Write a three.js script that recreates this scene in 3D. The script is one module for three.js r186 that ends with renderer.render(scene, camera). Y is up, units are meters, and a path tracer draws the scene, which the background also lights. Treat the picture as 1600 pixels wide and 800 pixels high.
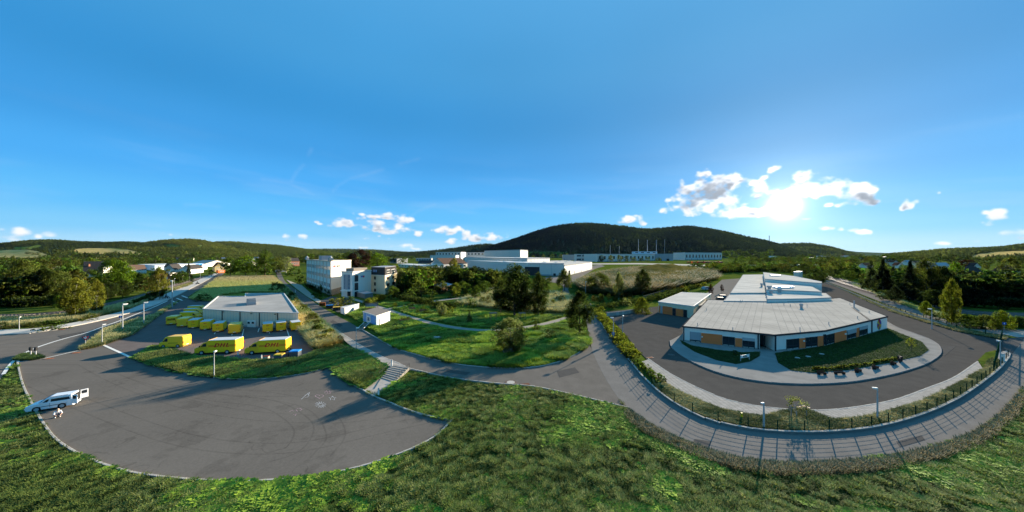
import * as THREE from 'three';
import { mergeGeometries, mergeVertices } from 'three/addons/utils/BufferGeometryUtils.js';
import { RoundedBoxGeometry } from 'three/addons/geometries/RoundedBoxGeometry.js';
import { MarchingCubes } from 'three/addons/objects/MarchingCubes.js';
import { FontLoader } from 'three/addons/loaders/FontLoader.js';
import { TextGeometry } from 'three/addons/geometries/TextGeometry.js';

// ---------- camera, sky, sun, exposure ----------
const EYE = 16, F = 500, CX = 800, CY = 400;                 // height of the camera, survey focal length and centre
const scene = new THREE.Scene();
const camera = new THREE.PerspectiveCamera(2 * Math.atan(400 / F) * 180 / Math.PI, 2, 0.5, 30000);
camera.position.set(0, EYE, 0);
const EXPOSURE = 3.0, SKY_GAIN = 1.07;
const renderer = new THREE.WebGLRenderer({ antialias: true });
renderer.toneMapping = THREE.LinearToneMapping;
renderer.toneMappingExposure = EXPOSURE;
renderer.shadowMap.enabled = true;

const SUN_AZ = Math.atan2(1225 - CX, F), SUN_EL = 12 * Math.PI / 180;
const sunDir = new THREE.Vector3(Math.sin(SUN_AZ) * Math.cos(SUN_EL), Math.sin(SUN_EL), -Math.cos(SUN_AZ) * Math.cos(SUN_EL));
const sun = new THREE.DirectionalLight(new THREE.Color().setRGB(1, 0.88, 0.7), 5);
sun.name = 'sun';
sun.position.copy(sunDir).multiplyScalar(400); sun.castShadow = true; sun.shadow.mapSize.set(4096, 4096);
Object.assign(sun.shadow.camera, { left: -250, right: 250, top: 200, bottom: -200, near: 1, far: 1200 });
scene.add(sun); scene.add(sun.target);

// ---------- seeded noise ----------
function rngOf(seed) { let a = seed >>> 0; return () => { a = (a + 0x6D2B79F5) | 0; let t = Math.imul(a ^ (a >>> 15), 1 | a); t = (t + Math.imul(t ^ (t >>> 7), 61 | t)) ^ t; return ((t ^ (t >>> 14)) >>> 0) / 4294967296; }; }
const hash2 = (x, y, s = 0) => { let h = Math.imul(x, 374761393) + Math.imul(y, 668265263) + Math.imul(s, 2147483647 ^ 0x5bd1e995); h = Math.imul(h ^ (h >>> 13), 1274126177); return ((h ^ (h >>> 16)) >>> 0) / 4294967296; };
function vnoise(x, y, s = 0, per = 0) {
  let ix = Math.floor(x), iy = Math.floor(y); const fx = x - ix, fy = y - iy, u = fx * fx * (3 - 2 * fx), v = fy * fy * (3 - 2 * fy);
  let jx = ix + 1, jy = iy + 1;
  if (per) { ix = ((ix % per) + per) % per; iy = ((iy % per) + per) % per; jx = ((jx % per) + per) % per; jy = ((jy % per) + per) % per; }
  const a = hash2(ix, iy, s), b = hash2(jx, iy, s), c = hash2(ix, jy, s), d = hash2(jx, jy, s);
  return a + (b - a) * u + (c - a) * v + (a - b - c + d) * u * v;
}
function fbm(x, y, oct = 4, s = 0, per = 0) { let v = 0, a = 0.5, n = 0; for (let i = 0; i < oct; i++) { v += a * vnoise(x, y, s + i, per); n += a; x *= 2; y *= 2; per *= 2; a *= 0.5; } return v / n; }
const clamp = (x, a = 0, b = 1) => Math.min(b, Math.max(a, x)), lerp = (a, b, t) => a + (b - a) * t;
const sstep = (a, b, x) => { const t = clamp((x - a) / (b - a)); return t * t * (3 - 2 * t); };
const s2l = (c) => { c /= 255; return c <= 0.04045 ? c / 12.92 : ((c + 0.055) / 1.055) ** 2.4; };
const lin = (r, g, b) => [s2l(r), s2l(g), s2l(b)];

// ---------- the sky: air, a hazy glow round the sun, small cumulus and a few vapour trails ----------
function buildSky() {
  const W = 4096, H = 2048, data = new Float32Array(W * H * 4), dens = new Float32Array(W * H), trail = new Float32Array(W * H);
  const ramp = [[0, lin(186, 222, 240)], [1.4, lin(168, 216, 244)], [3.5, lin(128, 202, 246)], [6.5, lin(96, 188, 247)], [11, lin(76, 170, 240)], [16, lin(63, 154, 223)], [22, lin(55, 145, 210)], [30, lin(66, 152, 212)], [40, lin(76, 159, 217)], [90, lin(70, 150, 210)]];
  const air = (el) => { let i = 0; while (i < ramp.length - 2 && ramp[i + 1][0] < el) i++; const t = sstep(0, 1, clamp((el - ramp[i][0]) / (ramp[i + 1][0] - ramp[i][0]))); return [0, 1, 2].map((c) => lerp(ramp[i][1][c], ramp[i + 1][1][c], t)); };
  const dirOf = (px, py) => { const x = (px - CX) / F, y = (CY - py) / F, l = Math.hypot(x, y, 1); return [x / l, y / l, -1 / l]; };
  const azel = (d) => [Math.atan2(d[0], -d[2]), Math.asin(d[1])];
  const colOf = (az) => { const r = Math.atan2(-Math.cos(az), Math.sin(az)); return (r / (2 * Math.PI) + 0.5) * W; };   // longitude of the map
  const rowOf = (el) => (el / Math.PI + 0.5) * H;
  const puffs = [
    [1100,298,36,19],[1085,315,34,19],[1120,318,32,15],[1112,290,26,15],[1132,305,24,18],[1070,322,18,10],[1125,336,17,7],[1145,333,19,8],[1165,333,17,8],[1185,331,18,8],[1202,322,14,7],[1150,281,19,8],[1208,266,12,5],[1185,289,19,9],[1197,303,20,9],[1193,277,8,4],[1160,311,22,9],[1095,273,13,4],[1105,270,7,5],[1066,285,8,4],[1066,295,12,6],[1035,330,9,4],[1055,326,10,6],[1003,345,8,7],[1043,313,5,3],
    [1258,275,19,7],[1248,292,20,11],[1235,304,24,11],[1265,290,22,10],[1290,296,25,13],[1315,297,26,13],[1332,305,22,13],[1350,300,22,13],[1361,312,14,9],[1366,298,6,4],[1318,320,12,4],[1293,320,8,3],[1372,316,9,5],
    [1290,357,14,3],[1315,358,6,3],[1347,364,13,4],[1330,360,10,3],[1270,341,14,3],
    [1415,317,6,5],[1419,322,9,5],[1425,321,5,5],[1432,316,7,4],[1410,326,4,3],[1467,302,3,2],[1539,332,6,3],[1557,332,14,5],[1556,341,16,5],[1543,351,12,5],[1534,347,5,3],[1504,347,5,3],[1519,343,4,2],[1580,361,22,7],[1600,365,12,6],[1595,372,9,3],[1525,377,7,2],[1470,381,16,3],[1640,356,30,8],[1690,362,20,5],
    [12,370,22,6],[32,362,16,6],[60,370,6,3.5],[80,367,14,5],[3,359,6,2],[24,376,16,3],[265,367,5,2],[255,364,3,1.5],[-40,362,26,7],
    [545,350,30,7],[560,341,10,4],[575,356,27,6],[552,335,4,2.5],[565,335,6,2],[583,338,9,3.5],[600,337,12,5],[620,340,19,7],[636,345,15,5],[588,348,15,3.5],[620,357,27,6],[610,364,15,3],[657,365,9,4],[567,373,8,2.5],[592,369,4,2],[608,373,4,2],[462,370,16,5],[455,377,8,3],[495,347,4,1.5],[502,350,5,1.5],[680,361,12,4],[705,361,20,6],[735,366,16,6],[765,370,24,6],[705,377,14,4],[740,374,26,4],[630,385,20,3.5],[570,387,8,2],[650,389,12,2],[980,345,20,7],[990,342,9,5]];
  const rN = rngOf(5);
  for (const [px, py, rx, ry] of puffs) {
    const [az, el] = azel(dirOf(px, py)), k = Math.cos(az), ra = rx / F * k * k * 1.24, re = ry / F * k * 1.4;
    const c0 = colOf(az), r0 = rowOf(el), rc = ra / (2 * Math.PI) * W, rr = re / Math.PI * H;
    for (let j = Math.floor(r0 - rr * 1.6); j <= r0 + rr * 1.6; j++) for (let i = Math.floor(c0 - rc * 1.6); i <= c0 + rc * 1.6; i++) {
      const dx = (i + 0.5 - c0) / rc, dy = (j + 0.5 - r0) / rr, p = Math.max(0, 1.15 - dx * dx - dy * dy * (dy < 0 ? 1.5 : 0.95)), at = j * W + ((i % W) + W) % W;
      if (p > 0) dens[at] = 1 - (1 - dens[at]) * (1 - Math.min(0.9, p * 0.52));
    }
  }
  const lines = [[[520,299],[528,290],[548,279],[575,272],[600,264]],[[640,340],[650,332],[662,326],[680,319]],[[455,284],[464,268],[474,258]],[[482,242],[487,232]],[[410,280],[450,286],[490,304]],[[290,320],[318,320],[345,324]],[[650,348],[690,352]],[[152,367],[200,364],[240,364],[275,367]],[[625,256],[655,248]],[[215,350],[250,353]]];
  for (const line of lines) for (let s = 0; s + 1 < line.length; s++) {
    const n = 260, a = line[s], b = line[s + 1];
    for (let q = 0; q < n; q++) {
      const t = q / n, [az, el] = azel(dirOf(lerp(a[0], b[0], t), lerp(a[1], b[1], t))), c0 = colOf(az), r0 = rowOf(el), w = 4 + 3 * vnoise(q * 0.05, s * 7 + a[0], 3), st = 0.5 + 0.5 * vnoise(q * 0.03 + a[0], s, 9);
      for (let j = -7; j <= 7; j++) for (let i = -7; i <= 7; i++) { const g = Math.exp(-(i * i + j * j) / w) * st, at = Math.floor(r0 + j) * W + Math.floor(c0 + i); if (g > trail[at]) trail[at] = g; }
    }
  }
  const glowEl = 6.8 * Math.PI / 180, sg = [Math.sin(SUN_AZ) * Math.cos(glowEl), Math.sin(glowEl), -Math.cos(SUN_AZ) * Math.cos(glowEl)];
  for (let j = 0; j < H; j++) {
    const el = ((j + 0.5) / H - 0.5) * Math.PI, base = air(Math.max(0, el * 180 / Math.PI)), y = Math.sin(el), ce = Math.cos(el);
    for (let i = 0; i < W; i++) {
      const at = j * W + i, ro = ((i + 0.5) / W - 0.5) * 2 * Math.PI, x = Math.cos(ro) * ce, z = Math.sin(ro) * ce;
      const g = Math.acos(clamp(x * sg[0] + y * sg[1] + z * sg[2], -1, 1)) * 180 / Math.PI;
      const near = Math.exp(-g / 20) * 0.25 + Math.exp(-g / 7) * 0.36, core = 4 * Math.exp(-((g / 1.15) ** 2)) + 0.6 * Math.exp(-g / 2.0);
      let c = [base[0] + near * 0.62 + core, base[1] + near * 0.60 + core, base[2] + near * 0.36 + core * 0.94];
      const drift = 0.94 + 0.12 * fbm(x * 3 + 9, z * 3 + y * 5, 3, 21);
      c = c.map((v) => v * (el > 0 ? lerp(1, drift, 0.7) : 1));
      if (el > 0) {
        if (trail[at] > 0.02) { const a = trail[at] * 0.06; c = c.map((v, k) => lerp(v, [0.75, 0.85, 0.95][k], a)); }
        const cirrus = sstep(0.5, 0.85, fbm(ro * 5 + 3, el * 40 + ro * 2, 4, 31)) * 0.10 * sstep(0.35, 0.05, el); c = c.map((v, k) => lerp(v, [0.8, 0.9, 0.98][k], cirrus));
        if (dens[at] > 0.01) {
          const n = fbm(i * 0.06, j * 0.085, 6, 41), n2 = fbm(i * 0.045 + 40, j * 0.07, 4, 51), d = dens[at] * 1.05 + (n - 0.5) * 2.1 - 0.10;
          const a = sstep(0.1, 0.72, d) * (0.80 + 0.18 * sstep(0.3, 0.8, d));
          if (a > 0) {
            const up = Math.min(H - 1, j + 6) * W + i, top = sstep(-0.06, 0.22, dens[at] - dens[up]);    // towards the upper edge
            const close = Math.exp(-g / 10), thick = sstep(0.34, 0.74, dens[at] * 0.62 + (n2 - 0.5) * 1.15 + (n - 0.5) * 0.35 - top * 0.15);
            let l = lerp(0.86, lerp(0.50, 0.34, close), thick) + top * 0.12;
            l = l + close * 0.45 * (1 - thick) + Math.exp(-g / 2.0) * 0.9;
            const tint = [lerp(0.97, 0.86, thick), lerp(0.985, 0.96, thick), lerp(1.01, 1.1, thick)]; c = c.map((v, k) => lerp(v, l * tint[k], a));
          }
        }
      }
      data[at * 4] = c[0] * SKY_GAIN / EXPOSURE; data[at * 4 + 1] = c[1] * SKY_GAIN / EXPOSURE; data[at * 4 + 2] = c[2] * SKY_GAIN / EXPOSURE; data[at * 4 + 3] = 1;
    }
  }
  const t = new THREE.DataTexture(data, W, H, THREE.RGBAFormat, THREE.FloatType);
  t.mapping = THREE.EquirectangularReflectionMapping; t.magFilter = t.minFilter = THREE.LinearFilter; t.needsUpdate = true;
  return t;
}
scene.background = buildSky(); scene.environment = scene.background;

// ---------- helpers ----------
const ORD = ['first', 'second', 'third', 'fourth', 'fifth', 'sixth', 'seventh', 'eighth', 'ninth', 'tenth', 'eleventh', 'twelfth', 'thirteenth', 'fourteenth', 'fifteenth', 'sixteenth', 'seventeenth', 'eighteenth', 'nineteenth', 'twentieth', 'twenty-first', 'twenty-second', 'twenty-third', 'twenty-fourth', 'twenty-fifth', 'twenty-sixth', 'twenty-seventh', 'twenty-eighth', 'twenty-ninth', 'thirtieth'];
const taken = new Map();
function numbered(name) { const n = taken.get(name) ?? 0; taken.set(name, n + 1); return n ? name + '_' + String(n).padStart(3, '0') : name; }
const V = (x, y, z) => new THREE.Vector3(x, y, z);
const G = (px, py, h = 0) => { const d = (EYE - h) * F / (py - CY); return V((px - CX) / F * d, h, -d); };      // survey reading -> place on the level h
const depthOf = (py, h = 0) => (EYE - h) * F / (py - CY);
const highAt = (row, d) => EYE - (row - CY) * d / F;                                                            // height seen at that reading at distance d
const tag = (o, label, category, group) => { o.userData.label = label; o.userData.category = category; if (group) o.userData.group = group; return o; };
function thing(name, label, category, pos = V(0, 0, 0), turn = 0, group) { const o = new THREE.Group(); o.name = numbered(name); o.position.copy(pos); o.rotation.y = turn; scene.add(o); return tag(o, label, category, group); }
function shade(m) { m.castShadow = m.receiveShadow = true; return m; }
function part(parent, name, geo, mat, label) { const m = shade(new THREE.Mesh(geo, mat)); m.name = name; parent.add(m); if (label) m.userData.label = label; return m; }
const rootOf = (o) => { while (o.parent && o.parent !== scene) o = o.parent; return o; };
function wpart(parent, name, geo, mat, label) { const r = rootOf(parent).position; geo.translate(-r.x, -r.y, -r.z); return part(parent, name, geo, mat, label); }   // geometry given in the world's axes
function struct(name, geo, mat) { const m = part(scene, numbered(name), geo, mat); m.userData.kind = 'structure'; return m; }
function stuff(name, geo, mat, label, category) { const m = part(scene, numbered(name), geo, mat); m.userData.kind = 'stuff'; if (label) tag(m, label, category); return m; }
function dup(root, pos, turn, label, group) { const r = root.clone(); r.name = numbered(root.name.replace(/_\d+$/, '')); r.userData = { ...root.userData }; r.position.copy(pos); if (turn !== undefined) r.rotation.y = turn; if (label) r.userData.label = label; if (group) r.userData.group = group; scene.add(r); return r; }
const merged = (list) => mergeGeometries(list.map((g) => { g = g.index ? g.toNonIndexed() : g; for (const k of Object.keys(g.attributes)) if (!['position', 'normal', 'uv'].includes(k)) g.deleteAttribute(k); return g; }));

function spline(pts, n = 8, closed = false) {          // smooth line through survey readings
  const c = new THREE.CatmullRomCurve3(pts.map(([x, y]) => V(x, y, 0)), closed, 'centripetal');
  return c.getPoints((pts.length - (closed ? 0 : 1)) * n).map((p) => [p.x, p.y]);
}
const toG = (pts, h = 0) => pts.map(([x, y]) => G(x, y, h));
// a level plate with a rim going down by t; uv in metres
function plate(pts, y, t = 0.05) {
  const c = pts.map((p) => new THREE.Vector2(p.x, p.z)); if (THREE.ShapeUtils.isClockWise(c)) c.reverse();
  const tris = THREE.ShapeUtils.triangulateShape(c, []), pos = [], uv = [], nor = [];
  const put = (p, yy, n) => { pos.push(p.x, yy, p.y); uv.push(p.x, -p.y); nor.push(...n); };
  for (const [a, b, d] of tris) { put(c[a], y, [0, 1, 0]); put(c[d], y, [0, 1, 0]); put(c[b], y, [0, 1, 0]); }
  if (t > 0) for (let i = 0; i < c.length; i++) {
    const a = c[i], b = c[(i + 1) % c.length], l = Math.hypot(b.x - a.x, b.y - a.y) || 1, n = [(b.y - a.y) / l, 0, -(b.x - a.x) / l];
    put(a, y, n); put(b, y, n); put(b, y - t, n); put(a, y, n); put(b, y - t, n); put(a, y - t, n);
  }
  const g = new THREE.BufferGeometry(); g.setAttribute('position', new THREE.Float32BufferAttribute(pos, 3)); g.setAttribute('normal', new THREE.Float32BufferAttribute(nor, 3)); g.setAttribute('uv', new THREE.Float32BufferAttribute(uv, 2)); return g;
}
// upright prism over a footprint; uv along the wall in metres
function prism(pts, y0, y1, cap = true) {
  const c = pts.map((p) => new THREE.Vector2(p.x, p.z)); if (THREE.ShapeUtils.isClockWise(c)) c.reverse();
  const pos = [], uv = [], nor = []; let run = 0; const Y1 = typeof y1 === 'function' ? y1 : () => y1;
  for (let i = 0; i < c.length; i++) {
    const a = c[i], b = c[(i + 1) % c.length], l = Math.hypot(b.x - a.x, b.y - a.y) || 1, n = [(b.y - a.y) / l, 0, -(b.x - a.x) / l], ya = Y1(a), yb = Y1(b);
    for (const [p, y, s] of [[a, ya, 0], [b, yb, l], [b, y0, l], [a, ya, 0], [b, y0, l], [a, y0, 0]]) { pos.push(p.x, y, p.y); uv.push(run + s, y); nor.push(...n); }
    run += l;
  }
  if (cap) for (const t of THREE.ShapeUtils.triangulateShape(c, [])) for (const k of [t[0], t[2], t[1]]) { pos.push(c[k].x, Y1(c[k]), c[k].y); uv.push(c[k].x, -c[k].y); nor.push(0, 1, 0); }
  const g = new THREE.BufferGeometry(); g.setAttribute('position', new THREE.Float32BufferAttribute(pos, 3)); g.setAttribute('normal', new THREE.Float32BufferAttribute(nor, 3)); g.setAttribute('uv', new THREE.Float32BufferAttribute(uv, 2)); return g;
}
function box(w, h, d, x = 0, y = 0, z = 0, ry = 0) { const g = new THREE.BoxGeometry(w, h, d); g.translate(0, h / 2, 0); if (ry) g.rotateY(ry); g.translate(x, y, z); return g; }   // stands on y
function rbox(w, h, d, r, x = 0, y = 0, z = 0, ry = 0) { const g = new RoundedBoxGeometry(w, h, d, 2, r); g.translate(0, h / 2, 0); if (ry) g.rotateY(ry); g.translate(x, y, z); return g; }
function cyl(r0, r1, h, x = 0, y = 0, z = 0, seg = 10) { const g = new THREE.CylinderGeometry(r1, r0, h, seg); g.translate(x, y + h / 2, z); return g; }
function bar(a, b, r, seg = 6) { const d = b.clone().sub(a), g = new THREE.CylinderGeometry(r, r, d.length(), seg); g.applyQuaternion(new THREE.Quaternion().setFromUnitVectors(V(0, 1, 0), d.clone().normalize())); const m = a.clone().add(b).multiplyScalar(0.5); g.translate(m.x, m.y, m.z); return g; }
// box on a wall that runs from A to B: from s0 to s1 along it, y0 to y1 up it, from -inn to +out across it (out = the right-hand side seen from above, towards the camera when A is left of B)
function onWall(A, B, s0, s1, y0, y1, out = 0.04, inn = 0.04) {
  const dx = B.x - A.x, dz = B.z - A.z, l = Math.hypot(dx, dz), ux = dx / l, uz = dz / l, nx = -uz, nz = ux, s = (s0 + s1) / 2, o = (out - inn) / 2;
  const g = new THREE.BoxGeometry(s1 - s0, y1 - y0, out + inn); g.rotateY(Math.atan2(-uz, ux)); g.translate(A.x + ux * s + nx * o, (y0 + y1) / 2, A.z + uz * s + nz * o); return g;
}
const wallLen = (A, B) => Math.hypot(B.x - A.x, B.z - A.z);
function ribbon(pts, w, y) {            // flat strip along a line of places
  const L = [], R = [];
  for (let i = 0; i < pts.length; i++) { const a = pts[Math.max(0, i - 1)], b = pts[Math.min(pts.length - 1, i + 1)], l = Math.hypot(b.x - a.x, b.z - a.z) || 1, nx = -(b.z - a.z) / l, nz = (b.x - a.x) / l; L.push([pts[i].x + nx * w / 2, pts[i].z + nz * w / 2]); R.push([pts[i].x - nx * w / 2, pts[i].z - nz * w / 2]); }
  const pos = [], uv = [], nor = []; let run = 0;
  for (let i = 0; i + 1 < pts.length; i++) { const l = pts[i].distanceTo(pts[i + 1]); for (const [p, u, v] of [[L[i], 0, 0], [L[i + 1], 0, l], [R[i + 1], w, l], [L[i], 0, 0], [R[i + 1], w, l], [R[i], w, 0]]) { pos.push(p[0], y, p[1]); uv.push(u, run + v); nor.push(0, 1, 0); } run += l; }
  const g = new THREE.BufferGeometry(); g.setAttribute('position', new THREE.Float32BufferAttribute(pos, 3)); g.setAttribute('normal', new THREE.Float32BufferAttribute(nor, 3)); g.setAttribute('uv', new THREE.Float32BufferAttribute(uv, 2)); return g;
}
function walk(pts, step) {              // places and directions every step metres along a line
  const out = []; let left = 0;
  for (let i = 0; i + 1 < pts.length; i++) { const a = pts[i], b = pts[i + 1], l = a.distanceTo(b); let s = left; while (s < l) { const p = a.clone().lerp(b, s / l); p.dir = b.clone().sub(a).normalize(); out.push(p); s += step; } left = s - l; }
  return out;
}
// turns a thing of length L (its +x) and width W so that it lies as read in the survey: long = image run of its length, wide = image run of its width
function turnFor(pos, L, W, long, wide) {
  const d = -pos.z, u = pos.x / d, v = EYE / d, run = (dx, dz) => [F / d * (dx + u * dz), F / d * v * dz]; let best = 1e9, at = 0;
  for (let k = 0; k < 720; k++) { const a = k * Math.PI / 360, c = Math.cos(a), s = Math.sin(a), p = run(L * c, -L * s), q = run(-W * s, -W * c);
    const e = (p[0] - long[0]) ** 2 + (p[1] - long[1]) ** 2 + 1.2 * Math.min((q[0] - wide[0]) ** 2 + (q[1] - wide[1]) ** 2, (q[0] + wide[0]) ** 2 + (q[1] + wide[1]) ** 2); if (e < best) { best = e; at = a; } }
  return at;
}
function inside(pts, x, y) { let r = false; for (let i = 0, j = pts.length - 1; i < pts.length; j = i++) { const [xi, yi] = pts[i], [xj, yj] = pts[j]; if ((yi > y) !== (yj > y) && x < (xj - xi) * (y - yi) / (yj - yi) + xi) r = !r; } return r; }

// ---------- materials ----------
function tex(n, per, fn, srgb = false) {
  const d = new Uint8Array(n * n * 4);
  for (let j = 0; j < n; j++) for (let i = 0; i < n; i++) { const c = fn(i / n, j / n, i, j), k = (j * n + i) * 4; for (let q = 0; q < 3; q++) d[k + q] = clamp(Array.isArray(c) ? c[q] : c) * 255; d[k + 3] = 255; }
  const t = new THREE.DataTexture(d, n, n); t.wrapS = t.wrapT = THREE.RepeatWrapping; t.magFilter = THREE.LinearFilter; t.minFilter = THREE.LinearMipmapLinearFilter; t.repeat.set(1 / per, 1 / per); if (srgb) t.colorSpace = THREE.SRGBColorSpace; t.needsUpdate = true; return t;
}
const rep = (t, per) => { const c = t.clone(); c.repeat.set(1 / per, 1 / per); c.needsUpdate = true; return c; };
const std = (rgb, rough = 0.9, o = {}) => new THREE.MeshPhysicalMaterial({ color: new THREE.Color().setRGB(...rgb), roughness: rough, specularIntensity: rough > 0.7 ? 0 : rough > 0.45 ? 0.3 : 1, ...o });
const T = {};
T.grain = tex(512, 9, (u, v) => 0.60 + 0.22 * fbm(u * 8, v * 8, 5, 1, 8) + 0.20 * fbm(u * 128, v * 128, 2, 7, 128) + (hash2(u * 512 | 0, v * 512 | 0, 3) > 0.985 ? 0.14 : 0));
T.blotch = tex(512, 60, (u, v) => { const n = fbm(u * 6, v * 6, 6, 11, 6), m = fbm(u * 40, v * 40, 3, 12, 40); return 0.50 + 0.42 * n + 0.16 * m; });
T.turf = tex(1024, 26, (u, v) => { const n = sstep(0.3, 0.7, fbm(u * 7, v * 7, 5, 61, 7)), m = fbm(u * 90, v * 90, 3, 62, 90), d = sstep(0.55, 0.75, fbm(u * 14, v * 14, 4, 63, 14)); return [lerp(lerp(0.36, 0.62, n), 0.88, d) * (0.55 + 0.7 * m), lerp(lerp(0.5, 0.72, n), 0.80, d) * (0.55 + 0.7 * m), lerp(lerp(0.3, 0.36, n), 0.58, d) * (0.55 + 0.7 * m)]; });
T.dry = tex(512, 22, (u, v) => { const n = sstep(0.3, 0.7, fbm(u * 6, v * 6, 5, 71, 6)), m = fbm(u * 70, v * 70, 3, 72, 70); return [lerp(0.5, 0.95, n) * (0.55 + 0.7 * m), lerp(0.56, 0.84, n) * (0.55 + 0.7 * m), lerp(0.3, 0.56, n) * (0.55 + 0.7 * m)]; });
T.roof = tex(1024, 24, (u, v) => { const l = (a, w) => { const q = a - Math.round(a); return Math.abs(q) < w ? 1 : 0; }; return 0.66 + 0.34 * (fbm(u * 6, v * 6, 5, 81, 6) - 0.2) + 0.1 * fbm(u * 60, v * 60, 2, 82, 60) - 0.14 * l(u * 16, 0.04) - 0.1 * l(v * 4 + 0.25 * (Math.floor(u * 16) % 2), 0.008); });
T.paver = tex(512, 4, (u, v) => { const a = u * 8, b = v * 16, fa = Math.abs(a - Math.round(a)), fb = Math.abs(b - Math.round(b)); return (fa < 0.05 || fb < 0.09 ? 0.52 : 0.80 + 0.2 * hash2(Math.floor(a), Math.floor(b), 4)) * (0.9 + 0.15 * fbm(u * 12, v * 12, 3, 91, 12)); });
T.speck = tex(512, 12, (u, v) => { const n = hash2(u * 512 >> 1, v * 512 >> 1, 14); return 0.62 + 0.25 * fbm(u * 10, v * 10, 4, 92, 10) + (n > 0.985 ? 0.5 : 0); });
T.rib = tex(256, 2, (u, v) => 0.86 + 0.12 * Math.sin(u * Math.PI * 2 * 8) + 0.03 * vnoise(u * 40, v * 4, 5, 4));
T.wall = tex(256, 6, (u, v) => 0.84 + 0.13 * fbm(u * 5, v * 3, 5, 95, 1) + 0.04 * hash2(u * 256 | 0, v * 256 | 0, 6));
T.seam = tex(256, 6, (u, v) => { const a = u * 6, f = Math.abs(a - Math.round(a)); return (f < 0.03 ? 0.68 : 0.93) + 0.05 * fbm(u * 5, v * 5, 4, 96, 5); });
T.stone = tex(256, 5, (u, v) => { const r = Math.floor(v * 12), a = u * 9 + (r % 2) * 0.5 + hash2(r, 1) * 0.3, fx = Math.abs(a - Math.round(a)), fy = v * 12 - r; return fx < 0.05 || fy < 0.1 ? 0.55 : 0.7 + 0.3 * hash2(Math.floor(a + 0.5), r, 8); });
T.tile = tex(256, 4, (u, v) => { const f = v * 14 - Math.floor(v * 14); return 0.65 + 0.3 * f - 0.12 * hash2(Math.floor(u * 24), Math.floor(v * 14), 9); });
const ASPH = [0.20, 0.172, 0.142];
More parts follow.
